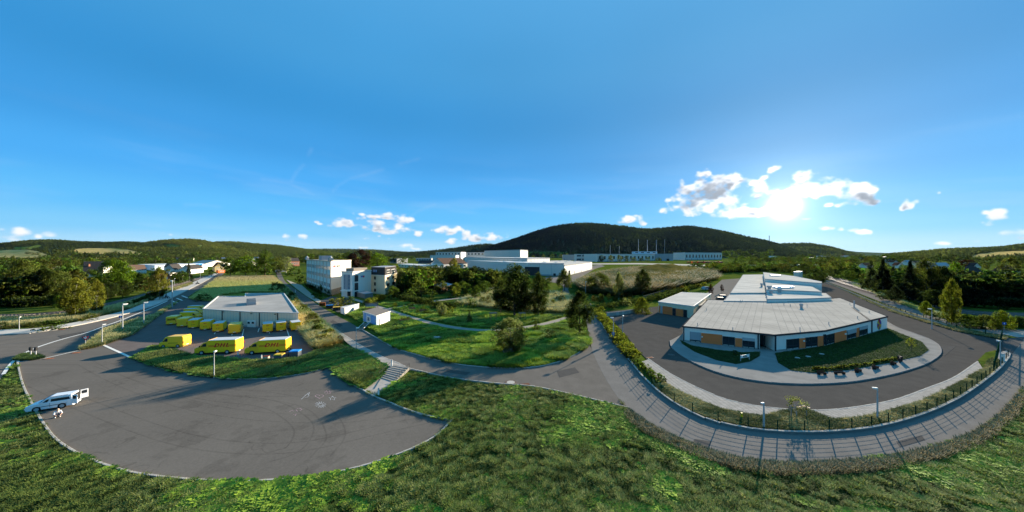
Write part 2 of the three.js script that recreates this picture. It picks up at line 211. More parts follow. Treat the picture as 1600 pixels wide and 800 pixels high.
const M = {
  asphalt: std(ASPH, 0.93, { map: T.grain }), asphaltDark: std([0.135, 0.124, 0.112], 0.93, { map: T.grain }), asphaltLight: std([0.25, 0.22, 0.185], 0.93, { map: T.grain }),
  concrete: std([0.50, 0.44, 0.37], 0.95, { map: rep(T.blotch, 14) }), kerb: std([0.56, 0.5, 0.43], 0.95, { map: rep(T.blotch, 3) }), gravel: std([0.42, 0.36, 0.29], 1, { map: T.grain }),
  paver: std([0.46, 0.41, 0.35], 0.95, { map: T.paver }), speck: std([0.36, 0.33, 0.29], 0.95, { map: T.speck }),
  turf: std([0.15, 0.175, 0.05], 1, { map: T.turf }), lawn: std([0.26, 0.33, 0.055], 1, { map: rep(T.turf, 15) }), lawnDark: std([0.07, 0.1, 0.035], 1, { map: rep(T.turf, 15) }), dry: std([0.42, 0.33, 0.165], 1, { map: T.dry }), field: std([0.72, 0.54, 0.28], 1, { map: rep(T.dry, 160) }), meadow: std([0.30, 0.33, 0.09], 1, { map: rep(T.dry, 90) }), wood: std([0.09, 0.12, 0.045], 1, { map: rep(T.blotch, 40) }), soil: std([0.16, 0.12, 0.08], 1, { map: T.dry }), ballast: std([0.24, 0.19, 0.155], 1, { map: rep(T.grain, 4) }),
  paint: std([0.8, 0.74, 0.64], 0.8), rail: std([0.2, 0.16, 0.13], 0.45, { metalness: 0.7 }), sleeper: std([0.30, 0.25, 0.21], 0.95),
  white: std([0.86, 0.79, 0.68], 0.75, { map: T.wall }), plainWhite: std([0.86, 0.80, 0.70], 0.6), cream: std([0.82, 0.68, 0.46], 0.85, { map: T.wall }), beige: std([0.86, 0.69, 0.50], 0.7, { map: T.rib }), depotRoof: std([0.47, 0.435, 0.385], 1, { map: T.roof }), greyRoof: std([0.56, 0.495, 0.41], 1, { map: T.roof }), paleRoof: std([0.72, 0.65, 0.55], 1, { map: T.roof }), darkRoof: std([0.075, 0.068, 0.062], 0.8, { map: T.tile }), redRoof: std([0.3, 0.11, 0.06], 0.85, { map: T.tile }), brownRoof: std([0.19, 0.12, 0.085], 0.85, { map: T.tile }), brick: std([0.36, 0.16, 0.1], 0.9, { map: T.stone }), stone: std([0.52, 0.40, 0.28], 0.95, { map: T.stone }), orange: std([0.92, 0.22, 0.07], 0.85, { map: T.wall }), blueWall: std([0.27, 0.45, 0.72], 0.6, { map: T.wall }), paleBlue: std([0.62, 0.72, 0.80], 0.6, { map: T.seam }), sheetWhite: std([0.70, 0.65, 0.57], 0.55, { map: T.seam }), sheetGrey: std([0.36, 0.36, 0.36], 0.6, { map: T.seam }), greyWall: std([0.42, 0.40, 0.37], 0.8, { map: T.wall }), yellowWall: std([0.68, 0.52, 0.24], 0.85, { map: T.wall }),
  glass: std([0.025, 0.03, 0.035], 0.08, { metalness: 0.0 }), glassBlue: std([0.1, 0.17, 0.24], 0.1), frame: std([0.05, 0.05, 0.052], 0.85), seamStrip: std([0.33, 0.3, 0.26], 1), frameWhite: std([0.78, 0.76, 0.72], 0.5), frameBrown: std([0.2, 0.09, 0.045], 0.7), metal: std([0.4, 0.4, 0.39], 0.75), zinc: std([0.42, 0.41, 0.39], 0.75), black: std([0.02, 0.02, 0.02], 0.6), rubber: std([0.022, 0.022, 0.022], 0.9), yellow: std([0.97, 0.55, 0.014], 0.35), yellowWarm: std([0.94, 0.47, 0.012], 0.35), boxYellow: std([0.97, 0.58, 0.016], 0.5), boxTop: std([0.58, 0.58, 0.57], 0.6, { map: T.wall }), red: std([0.72, 0.012, 0.02], 0.5), carWhite: std([0.82, 0.81, 0.79], 0.25), green: std([0.009, 0.04, 0.022], 0.8), blueSign: std([0.02, 0.09, 0.4], 0.5), darkWood: std([0.035, 0.025, 0.02], 0.9), woodBrown: std([0.27, 0.16, 0.09], 0.9, { map: T.wall }), woodGrey: std([0.30, 0.25, 0.2], 0.95, { map: T.rib }), blueLid: std([0.02, 0.28, 0.68], 0.5), binGrey: std([0.09, 0.095, 0.1], 0.7), chalkW: std([0.55, 0.53, 0.5], 1), chalkP: std([0.48, 0.31, 0.31], 1), bark: std([0.13, 0.1, 0.075], 1, { map: T.rib }), paleBark: std([0.42, 0.38, 0.32], 1), skin: std([0.5, 0.3, 0.2], 0.6), cloth: std([0.62, 0.6, 0.58], 0.9), jeans: std([0.06, 0.09, 0.16], 0.9), clearDome: std([0.72, 0.78, 0.82], 0.15), rust: std([0.34, 0.12, 0.045], 0.8), orangePaint: std([0.7, 0.2, 0.03], 0.5),
};
// ---------- foliage ----------
const leafMat = (rgb, t = 0.45) => new THREE.MeshPhysicalMaterial({ color: new THREE.Color().setRGB(...rgb), roughness: 0.85, transmission: t, thickness: 0, side: THREE.DoubleSide, vertexColors: true, specularIntensity: 0.15 });
const LEAF = { dark: leafMat([0.165, 0.25, 0.05]), mid: leafMat([0.25, 0.40, 0.06]), bright: leafMat([0.36, 0.60, 0.05]), olive: leafMat([0.33, 0.42, 0.085]), yellow: leafMat([0.54, 0.58, 0.08]), pale: leafMat([0.64, 0.74, 0.27], 0.6), copper: leafMat([0.13, 0.065, 0.045]), conifer: leafMat([0.085, 0.135, 0.046], 0.3), hedge: leafMat([0.46, 0.56, 0.07]), lime: leafMat([0.48, 0.64, 0.06]) };
// leaves gathered in clumps through a volume; spots = [x, y, z, r] of the clumps, out = the way each clump looks
function leaves(rng, spots, per, size, lean = 0.5) {
  const pos = [], nor = [], col = [];
  const a = V(0, 0, 0), b = V(0, 0, 0), n = V(0, 0, 0);
  for (const s of spots) {
    const tone = 0.62 + 0.72 * rng(), warm = (rng() - 0.5) * 0.22;
    for (let k = 0; k < per; k++) {
      const th = rng() * 6.2832, cz = rng() * 2 - 1, sz = Math.sqrt(1 - cz * cz), rr = s[3] * (0.35 + 0.65 * Math.cbrt(rng()));
      const dx = Math.cos(th) * sz, dy = cz, dz = Math.sin(th) * sz, x = s[0] + dx * rr, y = s[1] + dy * rr * 0.8, z = s[2] + dz * rr;
      n.set(dx * 0.7 + (s[4] ?? 0) * lean + (rng() - 0.5) * 1.3, dy * 0.7 + 0.35 + (rng() - 0.5) * 1.3, dz * 0.7 + (s[5] ?? 0) * lean + (rng() - 0.5) * 1.3).normalize();
      a.set(rng() - 0.5, rng() - 0.5, rng() - 0.5).cross(n).normalize(); b.crossVectors(n, a);
      const l = size * (0.6 + 0.8 * rng()), w = l * (0.55 + 0.3 * rng()), f = l * 0.22;
      const P = [[x - a.x * l / 2, y - a.y * l / 2, z - a.z * l / 2], [x + b.x * w / 2 + n.x * f, y + b.y * w / 2 + n.y * f, z + b.z * w / 2 + n.z * f], [x + a.x * l / 2, y + a.y * l / 2, z + a.z * l / 2], [x - b.x * w / 2 + n.x * f, y - b.y * w / 2 + n.y * f, z - b.z * w / 2 + n.z * f]];
      const t = tone * (0.78 + 0.44 * rng()), c = [t * (1 + warm), t, t * (1 - warm * 0.6)];
      for (const q of [0, 1, 2, 0, 2, 3]) { pos.push(...P[q]); nor.push(n.x, n.y, n.z); col.push(...c); }
    }
  }
  const g = new THREE.BufferGeometry(); g.setAttribute('position', new THREE.Float32BufferAttribute(pos, 3)); g.setAttribute('normal', new THREE.Float32BufferAttribute(nor, 3)); g.setAttribute('color', new THREE.Float32BufferAttribute(col, 3)); return g;
}
// crown of a tree one unit high and about one unit wide (stretched when planted)
const FORM = {
  round: { base: 0.16, r: (t) => Math.pow(Math.sin(Math.PI * clamp(0.08 + t * 0.90)), 0.62) * 0.5 },
  tall: { base: 0.12, r: (t) => Math.pow(Math.sin(Math.PI * clamp(0.12 + t * 0.86)), 0.8) * 0.5 },
  egg: { base: 0.20, r: (t) => Math.pow(Math.sin(Math.PI * clamp(0.22 + t * 0.77)), 0.75) * 0.5 },
  cone: { base: 0.06, r: (t) => (1 - t * 0.96) * 0.5 * (0.86 + 0.2 * Math.abs(Math.sin(t * 22))) },
  spire: { base: 0.05, r: (t) => Math.pow(1 - t * 0.97, 0.7) * 0.42 * (0.8 + 0.3 * Math.abs(Math.sin(t * 15))) },
  young: { base: 0.42, r: (t) => Math.pow(Math.sin(Math.PI * clamp(0.1 + t * 0.85)), 0.7) * 0.5 },
  bush: { base: 0.0, r: (t) => Math.sqrt(Math.max(0.02, 1 - t * t)) * 0.5 },
};
function crown(seed, form, clumps, per, leaf, gap = 0.3) {
  const rng = rngOf(seed), f = FORM[form], spots = [], lump = [0, 1, 2, 3, 4].map(() => [rng() * 6.28, rng(), 0.7 + 0.5 * rng()]);
  for (let tries = 0; spots.length < clumps && tries < clumps * 30; tries++) {
    const t = rng(), th = rng() * 6.2832; let R = f.r(t);
    R *= 0.80 + 0.42 * vnoise(th * 1.3 + 9, t * 4 + seed, seed) ; if (rng() > R * 2.4 + 0.12) continue;
    if (vnoise(Math.cos(th) * 2.2 + 20, Math.sin(th) * 2.2 + t * 5 + 30, seed + 3) < gap) continue;
    const q = form === 'cone' || form === 'spire' ? 0.45 + 0.55 * rng() : 0.25 + 0.75 * Math.sqrt(rng()), rad = R * q;
    const size = (form === 'cone' || form === 'spire' ? 0.055 : 0.085) * (0.7 + 0.7 * rng());
    spots.push([Math.cos(th) * Math.max(0, rad - size * 0.3), f.base + t * (1 - f.base) - size * 0.3, Math.sin(th) * Math.max(0, rad - size * 0.3), size, Math.cos(th), Math.sin(th)]);
  }
  return leaves(rng, spots, per, leaf);
}
function trunk(seed, form) {
  const rng = rngOf(seed), gs = [], top = form === 'bush' ? 0.5 : form === 'cone' || form === 'spire' ? 0.92 : 0.62, r = form === 'bush' ? 0.018 : 0.024;
  const bend = [V(0, -0.02, 0), V((rng() - 0.5) * 0.03, top * 0.35, (rng() - 0.5) * 0.03), V((rng() - 0.5) * 0.05, top * 0.7, (rng() - 0.5) * 0.05), V((rng() - 0.5) * 0.06, top, (rng() - 0.5) * 0.06)], c = new THREE.CatmullRomCurve3(bend);
  const tg = new THREE.TubeGeometry(c, 6, 1, 6), p = tg.attributes.position;
  for (let i = 0; i <= 6; i++) { const m = c.getPointAt(i / 6), k = r * (1.25 - i / 6); for (let j = 0; j <= 6; j++) { const q = i * 7 + j; p.setXYZ(q, m.x + (p.getX(q) - m.x) * k, m.y + (p.getY(q) - m.y) * k, m.z + (p.getZ(q) - m.z) * k); } }
  gs.push(tg);
  const n = form === 'cone' || form === 'spire' ? 0 : 8;
  for (let k = 0; k < n; k++) { const s = 0.3 + 0.65 * k / n, a = c.getPointAt(s), th = k * 2.4 + rng(), l = FORM[form].r(0.4) * (0.5 + 0.35 * rng()); const g = new THREE.CylinderGeometry(0.003, 0.010 * (1.2 - s * 0.6), 1, 5), b = V(a.x + Math.cos(th) * l, a.y + l * (0.5 + 0.5 * rng()), a.z + Math.sin(th) * l), d = b.clone().sub(a); g.scale(1, d.length(), 1); g.applyQuaternion(new THREE.Quaternion().setFromUnitVectors(V(0, 1, 0), d.clone().normalize())); g.translate((a.x + b.x) / 2, (a.y + b.y) / 2, (a.z + b.z) / 2); gs.push(g); }
  return merged(gs);
}
const PROTO = {};
function proto(form, detail, k) {
  const key = form + detail + k; if (PROTO[key]) return PROTO[key];
  const seed = 100 + k * 17 + form.length * 31 + form.charCodeAt(0), con = form === 'cone' || form === 'spire';
  const [clumps, per, leaf] = form === 'young' ? [46, 12, 0.05] : detail === 2 ? (con ? [330, 28, 0.030] : [250, 32, 0.033]) : detail === 1 ? (con ? [150, 15, 0.045] : [130, 19, 0.052]) : (con ? [60, 7, 0.085] : [52, 8, 0.095]);
  return PROTO[key] = { crown: crown(seed, form, clumps, per, leaf, form === 'bush' ? 0.12 : 0.36), trunk: trunk(seed, form), n: 0 };
}
let treeCount = 0;
// a tree read in the survey: foot at (px, base), its top at the reading `top`, `w` wide
function tree(px, base, top, w, form, tone, label, group, kind = 'tree', name) {
  const d = depthOf(base), pos = G(px, base), h = Math.max(0.5, (base - top) * d / F * 1.03), wd = w * d / F * 1.04, k = treeCount++ % 3, detail = base > 452 && (base - top) > 24 ? 2 : base - top > 17 ? 1 : 0;
  const p = proto(form, detail, k), t = thing(name ?? (kind === 'bush' ? 'bush' : form === 'young' ? 'young_tree' : form === 'cone' || form === 'spire' ? 'conifer_tree' : 'broadleaf_tree'), label, kind, pos, (treeCount * 2.39996) % 6.283, group);
  const c = part(t, kind === 'bush' ? 'foliage' : 'crown', p.crown, LEAF[tone]), s = part(t, kind === 'bush' ? 'stem' : 'trunk', p.trunk, tone === 'yellow' || tone === 'pale' ? M.paleBark : M.bark);
  for (const o of [c, s]) o.scale.set(wd, h, wd);
  s.scale.x = s.scale.z = Math.min(wd, h * 0.8);
  return t;
}
// hedge or thicket along a line of readings
function hedgeGeo(line, w, h, seed, leaf = 0.22, density = 1) {
  const rng = rngOf(seed), spots = [], pts = toG(line); let L = 0; for (let i = 0; i + 1 < pts.length; i++) L += pts[i].distanceTo(pts[i + 1]);
  const n = Math.min(900, Math.round(L * w * 2.2 * density));
  for (let i = 0; i < n; i++) { let s = rng() * L, j = 0; while (j + 2 < pts.length && s > pts[j].distanceTo(pts[j + 1])) { s -= pts[j].distanceTo(pts[j + 1]); j++; } const a = pts[j], b = pts[j + 1], p = a.clone().lerp(b, s / a.distanceTo(b)), o = (rng() - 0.5) * w, hh = h * (0.75 + 0.4 * vnoise(p.x * 0.7, p.z * 0.7, seed)); spots.push([p.x + o, hh * (0.15 + 0.85 * Math.sqrt(rng())) * 0.9, p.z + o * 0.6 * (rng() - 0.5), 0.35 * h, 0, 0]); }
  return leaves(rng, spots, 16, leaf);
}
// ---------- grass: blades gathered in tufts, strewn as instances ----------
function tuftGeo(seed, n, h, spread, wide, broad = false) {
  const rng = rngOf(seed), pos = [], nor = [], col = [];
  for (let i = 0; i < n; i++) {
    const th = rng() * 6.283, r = spread * Math.sqrt(rng()), x = Math.cos(th) * r, z = Math.sin(th) * r, lean = (broad ? 0.9 : 0.45) * h * (0.4 + rng()), hh = h * (0.5 + 0.7 * rng()) * (broad ? 0.6 : 1), ph = th + (rng() - 0.5) * 1.6, w = wide * (0.7 + 0.6 * rng());
    const tx = x + Math.cos(ph) * lean, tz = z + Math.sin(ph) * lean, px = -Math.sin(ph) * w / 2, pz = Math.cos(ph) * w / 2, mx = x + Math.cos(ph) * lean * 0.35, mz = z + Math.sin(ph) * lean * 0.35, my = hh * (broad ? 0.75 : 0.6), tone = 0.7 + 0.6 * rng();
    const A = [x - px * 0.6, 0, z - pz * 0.6], B = [x + px * 0.6, 0, z + pz * 0.6], C = [mx + px, my, mz + pz], D = [mx - px, my, mz - pz], E = [tx, hh, tz], nn = V(Math.cos(ph) * -0.3, 1, Math.sin(ph) * -0.3).normalize();
    for (const q of [A, B, C, A, C, D, D, C, E]) { pos.push(...q); nor.push(nn.x, nn.y, nn.z); col.push(tone, tone, tone); }
  }
  const g = new THREE.BufferGeometry(); g.setAttribute('position', new THREE.Float32BufferAttribute(pos, 3)); g.setAttribute('normal', new THREE.Float32BufferAttribute(nor, 3)); g.setAttribute('color', new THREE.Float32BufferAttribute(col, 3)); return g;
}
// a wood too dense to tell its trees apart, strewn over a region of readings
function woodland(label, region, n, h, seed, tones) {
  const rng = rngOf(seed), xs = region.map((p) => p[0]), ys = region.map((p) => p[1]), x0 = Math.min(...xs), x1 = Math.max(...xs), y0 = Math.min(...ys), y1 = Math.max(...ys), sets = [[], [], []], m = new THREE.Matrix4(), q = new THREE.Quaternion(), c = new THREE.Color();
  for (let t = 0, got = 0; got < n && t < n * 9; t++) { const px = lerp(x0, x1, rng()), py = lerp(y0, y1, rng()); if (!inside(region, px, py)) continue; const p = G(px, py), v = vnoise(p.x * 0.03, p.z * 0.03, seed), s = h * (0.6 + 0.5 * rng() + 0.3 * v), w = s * (0.75 + 0.4 * rng()); q.setFromAxisAngle(V(0, 1, 0), rng() * 6.283); sets[got % 3].push([m.compose(p, q, V(w, s, w)).clone(), mixc(tones[0], tones[1], clamp(v * 0.7 + rng() * 0.5)).map((k) => k * (0.75 + 0.5 * rng()))]); got++; }
  sets.forEach((l, k) => { if (!l.length) return; const im = new THREE.InstancedMesh(proto(['round', 'egg', 'tall'][k], 0, 1).crown, WOODLEAF, l.length); l.forEach(([a, b], i) => { im.setMatrixAt(i, a); im.setColorAt(i, c.setRGB(...b)); }); im.name = numbered('woods'); shade(im); scene.add(im); im.userData.kind = 'stuff'; tag(im, label + [' of rounded trees', ' of egg shaped trees', ' of taller trees'][k], 'woods'); });
}
const TUFT = [tuftGeo(1, 14, 0.30, 0.24, 0.045), tuftGeo(2, 11, 0.42, 0.20, 0.04), tuftGeo(3, 9, 0.26, 0.20, 0.16, true), tuftGeo(4, 12, 0.8, 0.25, 0.05), tuftGeo(5, 10, 0.5, 0.4, 0.22, true)];
const grassMat = leafMat([1, 1, 1], 0.4), WOODLEAF = leafMat([1, 1, 1], 0.45);
// strews tufts over a region of survey readings: n tufts, pick(x, z, rng) -> colour and size or nothing
function strew(name, label, region, n, tuft, pick, seed, y = 0.02) {
  const rng = rngOf(seed), xs = region.map((p) => p[0]), ys = region.map((p) => p[1]), x0 = Math.min(...xs), x1 = Math.max(...xs), y0 = Math.min(...ys), y1 = Math.max(...ys), mats = [], cols = [];
  const m = new THREE.Matrix4(), q = new THREE.Quaternion(), up = V(0, 1, 0), c = new THREE.Color();
  for (let t = 0; mats.length < n && t < n * 8; t++) {
    const px = lerp(x0, x1, rng()), py = lerp(y0, y1, rng()); if (!inside(region, px, py)) continue;
    const p = G(px, py), r = pick(p.x, p.z, rng); if (!r) continue;
    const s = r.s * (0.7 + 0.6 * rng()); q.setFromAxisAngle(up, rng() * 6.283); m.compose(V(p.x, y, p.z), q, V(s * (r.w ?? 1), s, s * (r.w ?? 1))); mats.push(m.clone()); cols.push(r.c);
  }
  const im = new THREE.InstancedMesh(TUFT[tuft], grassMat, mats.length); mats.forEach((a, i) => { im.setMatrixAt(i, a); im.setColorAt(i, c.setRGB(...cols[i])); });
  im.name = numbered(name); shade(im); scene.add(im); im.userData.kind = 'stuff'; tag(im, label, name === 'weeds' ? 'weeds' : 'grass'); return im;
}
const mixc = (a, b, t) => a.map((v, k) => lerp(v, b[k], t));
const GREEN = [0.205, 0.25, 0.038], LUSH = [0.25, 0.41, 0.035], DEEP = [0.06, 0.08, 0.018], STRAW = [0.64, 0.54, 0.22], OLIVE = [0.35, 0.34, 0.10];
// ---------- the ground, roads and pavements ----------
{
  const pos = [], uv = [], idx = [], rings = [0, 12, 25, 45, 70, 110, 170, 260, 400, 650, 1100, 2000, 4000, 9000, 20000], K = 48;
  rings.forEach((r) => { for (let k = 0; k < K; k++) { const a = k / K * 6.28318; pos.push(Math.cos(a) * r, r > 3000 ? -0.06 - r * 0.001 : -0.06, Math.sin(a) * r); uv.push(Math.cos(a) * r, Math.sin(a) * r); } });
  for (let i = 0; i + 1 < rings.length; i++) for (let k = 0; k < K; k++) { const a = i * K + k, b = i * K + (k + 1) % K, c = a + K, d = b + K; idx.push(a, b, c, b, d, c); }
  const g = new THREE.BufferGeometry(); g.setAttribute('position', new THREE.Float32BufferAttribute(pos, 3)); g.setAttribute('uv', new THREE.Float32BufferAttribute(uv, 2)); g.setIndex(idx); g.computeVertexNormals(); struct('ground', g, M.turf);
}
// car park
const LOT_LOW = spline([[27, 566], [35, 600], [50, 632], [66, 660], [85, 685], [105, 700], [142, 719], [200, 738], [280, 749], [360, 753], [430, 751], [500, 744], [560, 731], [610, 715], [650, 699], [682, 681], [706, 658]], 5);
const LOT_UP = [...spline([[706, 658], [672, 651], [640, 642], [610, 630], [583, 619], [562, 607], [540, 595], [515, 574]], 4), ...spline([[515, 574], [490, 581], [450, 588], [410, 592], [370, 592.5], [335, 590], [300, 585], [270, 580], [250, 575], [220, 564.5], [203, 557.5]], 4)];
const LOT = [...LOT_LOW, ...LOT_UP.slice(1, 29), ...LOT_UP.slice(30), [160, 538], [122, 548], [70, 560]];
{
  const px = LOT, pts = toG(px), n = 2048, x0 = -64, x1 = 0, z0 = -58, z1 = -21;
  const arcs = [[330, 640, 300, 70], [400, 655, 260, 55], [420, 640, 200, 110], [250, 690, 260, 30]];
  const tracks = [spline([[60, 600], [150, 640], [300, 690], [450, 700], [600, 670], [690, 650]], 30), spline([[250, 604], [330, 620], [420, 632], [450, 645], [475, 670], [460, 700], [420, 715]], 30), spline([[300, 610], [430, 620], [500, 640], [525, 680], [500, 715]], 30), spline([[120, 560], [200, 600], [330, 640], [520, 655], [660, 640]], 30), spline([[160, 570], [260, 600], [420, 615], [560, 610]], 30)].map((l) => toG(l));
  const dirt = new Float32Array(n * n);
  tracks.forEach((l, q) => { for (const off of [-0.75, 0.75]) for (let i = 0; i + 1 < l.length; i++) { const a = l[i], b = l[i + 1], dx = b.x - a.x, dz = b.z - a.z, ll = Math.hypot(dx, dz) || 1; for (let s = 0; s < 8; s++) { const X = a.x + dx * s / 8 - dz / ll * off, Z = a.z + dz * s / 8 + dx / ll * off, ci = (X - x0) / (x1 - x0) * n, cj = (Z - z0) / (z1 - z0) * n; for (let j = -6; j <= 6; j++) for (let k = -4; k <= 4; k++) { const at = Math.floor(cj + j) * n + Math.floor(ci + k); if (at >= 0 && at < n * n) dirt[at] = Math.max(dirt[at], Math.exp(-(j * j / 12 + k * k / 5)) * (0.5 + 0.5 * vnoise(i * 0.4, q, 4))); } } } });
  const d = new Uint8Array(n * n * 4);
  for (let j = 0; j < n; j++) for (let i = 0; i < n; i++) { const X = x0 + i / n * (x1 - x0), Z = z0 + j / n * (z1 - z0), k = (j * n + i) * 4, v = 0.76 + 0.20 * (fbm(X * 0.16, Z * 0.2, 4, 201) - 0.5) + 0.16 * (fbm(X * 9, Z * 9, 2, 203) - 0.5) + 0.14 * (hash2(i, j, 5) - 0.5) - 0.17 * dirt[j * n + i] - 0.10 * sstep(0.62, 0.74, fbm(X * 0.5 + 3, Z * 0.5, 4, 207)) - (Math.abs(fbm(X * 0.25, Z * 0.25, 3, 209) - 0.5) < 0.0028 ? 0.12 : 0) - (Math.abs(((X + Z * 0.35) / 5.2) % 1) < 0.006 ? 0.07 : 0) - (hash2(i >> 2, j >> 2, 77) > 0.99993 ? 0.4 : 0); d[k] = d[k + 1] = d[k + 2] = clamp(v) * 255; d[k + 3] = 255; }
  const t = new THREE.DataTexture(d, n, n); t.magFilter = THREE.LinearFilter; t.minFilter = THREE.LinearMipmapLinearFilter; t.needsUpdate = true;
  const g = plate(pts, 0.012, 0.06), p = g.attributes.position, u = g.attributes.uv; for (let i = 0; i < p.count; i++) u.setXY(i, (p.getX(i) - x0) / (x1 - x0), (p.getZ(i) - z0) / (z1 - z0));
  struct('car_park', g, std(ASPH, 0.92, { map: t }));
}
const MAIN_UP = spline([[-260, 546], [-60, 528], [0, 523.5], [50, 520.5], [100, 512.5], [150, 502.5], [200, 490], [240, 478], [270, 465], [300, 450], [325, 437], [338, 428.5], [346, 421]], 5);
const MAIN_LOW = spline([[353, 421], [349, 428], [328, 444], [305, 456], [292, 464.5], [275, 471], [240, 491.5], [205, 511.5]], 5);
struct('main_road', plate(toG([...MAIN_UP, ...MAIN_LOW, [190, 507], [165, 515], [148, 532], [128, 547], [70, 560], [30, 566], [24, 561], [8, 580], [-30, 640], [-260, 690]]), 0.0, 0.05), M.asphalt);
struct('loading_yard', plate(toG([[203, 557.5], [160, 538], [200, 523], [275, 473], [293, 465], [335, 472], [332, 500], [468, 513], [497, 547], [470, 560], [440, 566], [300, 557], [238, 538]]), 0.006, 0.05), std([0.20, 0.16, 0.138], 0.93, { map: T.grain }));
const ST_UP = spline([[438, 424], [446, 440], [462, 452], [475, 461], [500, 478], [520, 490], [545, 503], [567, 516], [590, 529], [620, 545], [650, 554], [680, 562], [720, 570], [760, 574], [800, 575.5], [830, 574], [860, 569], [885, 561], [905, 550.5], [921, 539]], 5);
const ST_LOW = spline([[430, 424], [437, 439], [450, 450], [462, 461], [473, 473], [487, 485], [500, 498], [522, 513], [540, 525], [560, 538], [580, 549], [600, 559], [620, 567], [640, 576], [660, 581], [685, 587], [720, 593], [770, 599], [830, 604], [870, 611.5], [920, 623], [980, 637.5]], 5);
struct('street', plate(toG([...ST_UP, [926, 548], [940, 575], [958, 605], ...ST_LOW.slice().reverse()]), 0.004, 0.05), M.asphalt);
const BEND_OUT = spline([[913, 478], [916, 500], [920, 522], [925, 546], [935, 570], [949, 596], [965, 620], [981, 638], [1003, 656], [1032, 673], [1070, 691], [1110, 706], [1150, 717], [1200, 724.5], [1260, 727], [1320, 724], [1380, 718], [1430, 709], [1480, 696], [1520, 681], [1556, 658], [1583, 632], [1602, 604], [1640, 560]], 6);
const BEND_IN = spline([[923, 474], [935, 500], [950, 522], [968, 545], [985, 566], [1003, 588], [1030, 614], [1060, 635], [1100, 655], [1150, 668], [1200, 675], [1260, 677.5], [1320, 675], [1360, 670.5], [1400, 662], [1450, 646], [1500, 622.5], [1540, 595], [1562, 577], [1578, 558]], 6);
struct('bend_road', plate(toG([...BEND_IN, [1600, 530], [1700, 520], ...BEND_OUT.slice().reverse()]), 0.008, 0.05), std([0.235, 0.21, 0.182], 0.93, { map: T.grain }));
struct('service_road', plate(toG([[945, 487], [1000, 482], [1100, 470], [1240, 446], [1285, 439], [1330, 459], [1385, 484], [1450, 504], [1500, 519], [1560, 530], [1640, 530], [1640, 548], [1555, 552], [1528, 566], [1490, 592], [1450, 609], [1400, 627], [1350, 637], [1300, 643], [1190, 638], [1140, 628], [1100, 613], [1050, 588], [1012, 563], [995, 545], [975, 520]]), 0.0, 0.05), std([0.115, 0.102, 0.088], 0.93, { map: T.grain }));  // asphalt toned darker, putting the nursery shade into its colour
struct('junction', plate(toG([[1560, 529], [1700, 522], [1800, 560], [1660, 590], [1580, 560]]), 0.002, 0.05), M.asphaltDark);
// lane between fence and railway on the right, and the pale footways
struct('path', plate(toG([...spline([[1286, 436], [1330, 449], [1400, 472], [1450, 489], [1500, 502], [1560, 512], [1650, 518]], 5), ...spline([[1650, 528], [1570, 523], [1500, 512], [1450, 499], [1400, 481], [1335, 456], [1290, 440]], 5)]), 0.003, 0.04), M.asphaltLight);
struct('pavement', plate(toG([...spline([[-60, 521], [0, 516], [60, 513], [110, 505.5], [150, 496.5], [200, 484], [225, 474], [260, 459], [290, 446], [320, 433], [333, 427]], 5), ...MAIN_UP.slice(6, -5).reverse().map(([x, y]) => [x, y - 0.5])]), 0.10, 0.15), std([0.68, 0.61, 0.52], 0.95, { map: rep(T.blotch, 14) }));
struct('forecourt', plate(toG([[1564, 521], [1640, 514], [1660, 524], [1590, 527]]), 0.012, 0.04), M.concrete);
const ST_WALK = [[446, 451], [458, 462], [469, 474], [483, 487], [496, 500], [517, 515], [534, 527], [540, 534], [560, 549], [580, 562], [598, 571], [612, 573], [642, 578]];
struct('pavement', plate(toG([...spline(ST_WALK, 4), ...ST_LOW.slice(14, 68).reverse().map(([x, y]) => [x - 0.6, y + 0.4])]), 0.09, 0.14), M.concrete);
struct('pavement', plate(toG([[447, 437], [472, 446], [492, 464], [502, 470], [498, 474], [478, 462], [462, 450]]), 0.02, 0.07), std([0.55, 0.46, 0.35], 0.95, { map: rep(T.blotch, 9) }));
struct('forecourt', plate(toG([[500, 470], [517, 463], [545, 468], [560, 478], [528, 488], [513, 480]]), 0.016, 0.05), M.asphaltDark);
// paved band on the outer side of the service road, with a notch for the young tree
const PAVE_OUT = [...spline([[1003, 566], [1022, 587], [1056, 609], [1090, 625.5], [1130, 641], [1188, 652]], 5), [1235, 641.5], [1262, 641.5], [1300, 657], ...spline([[1302, 657], [1340, 654.5], [1400, 640.5], [1450, 623], [1500, 598], [1536, 577]], 5), [1528, 565.5]];
const PAVE_IN = spline([[1528, 565.5], [1490, 591], [1450, 607], [1400, 625], [1350, 635], [1300, 641], [1250, 641.3], [1190, 636], [1140, 626], [1100, 611], [1050, 586], [1014, 562]], 5);
struct('pavement', plate(toG([...PAVE_OUT, ...PAVE_IN]), 0.10, 0.16), M.paver);
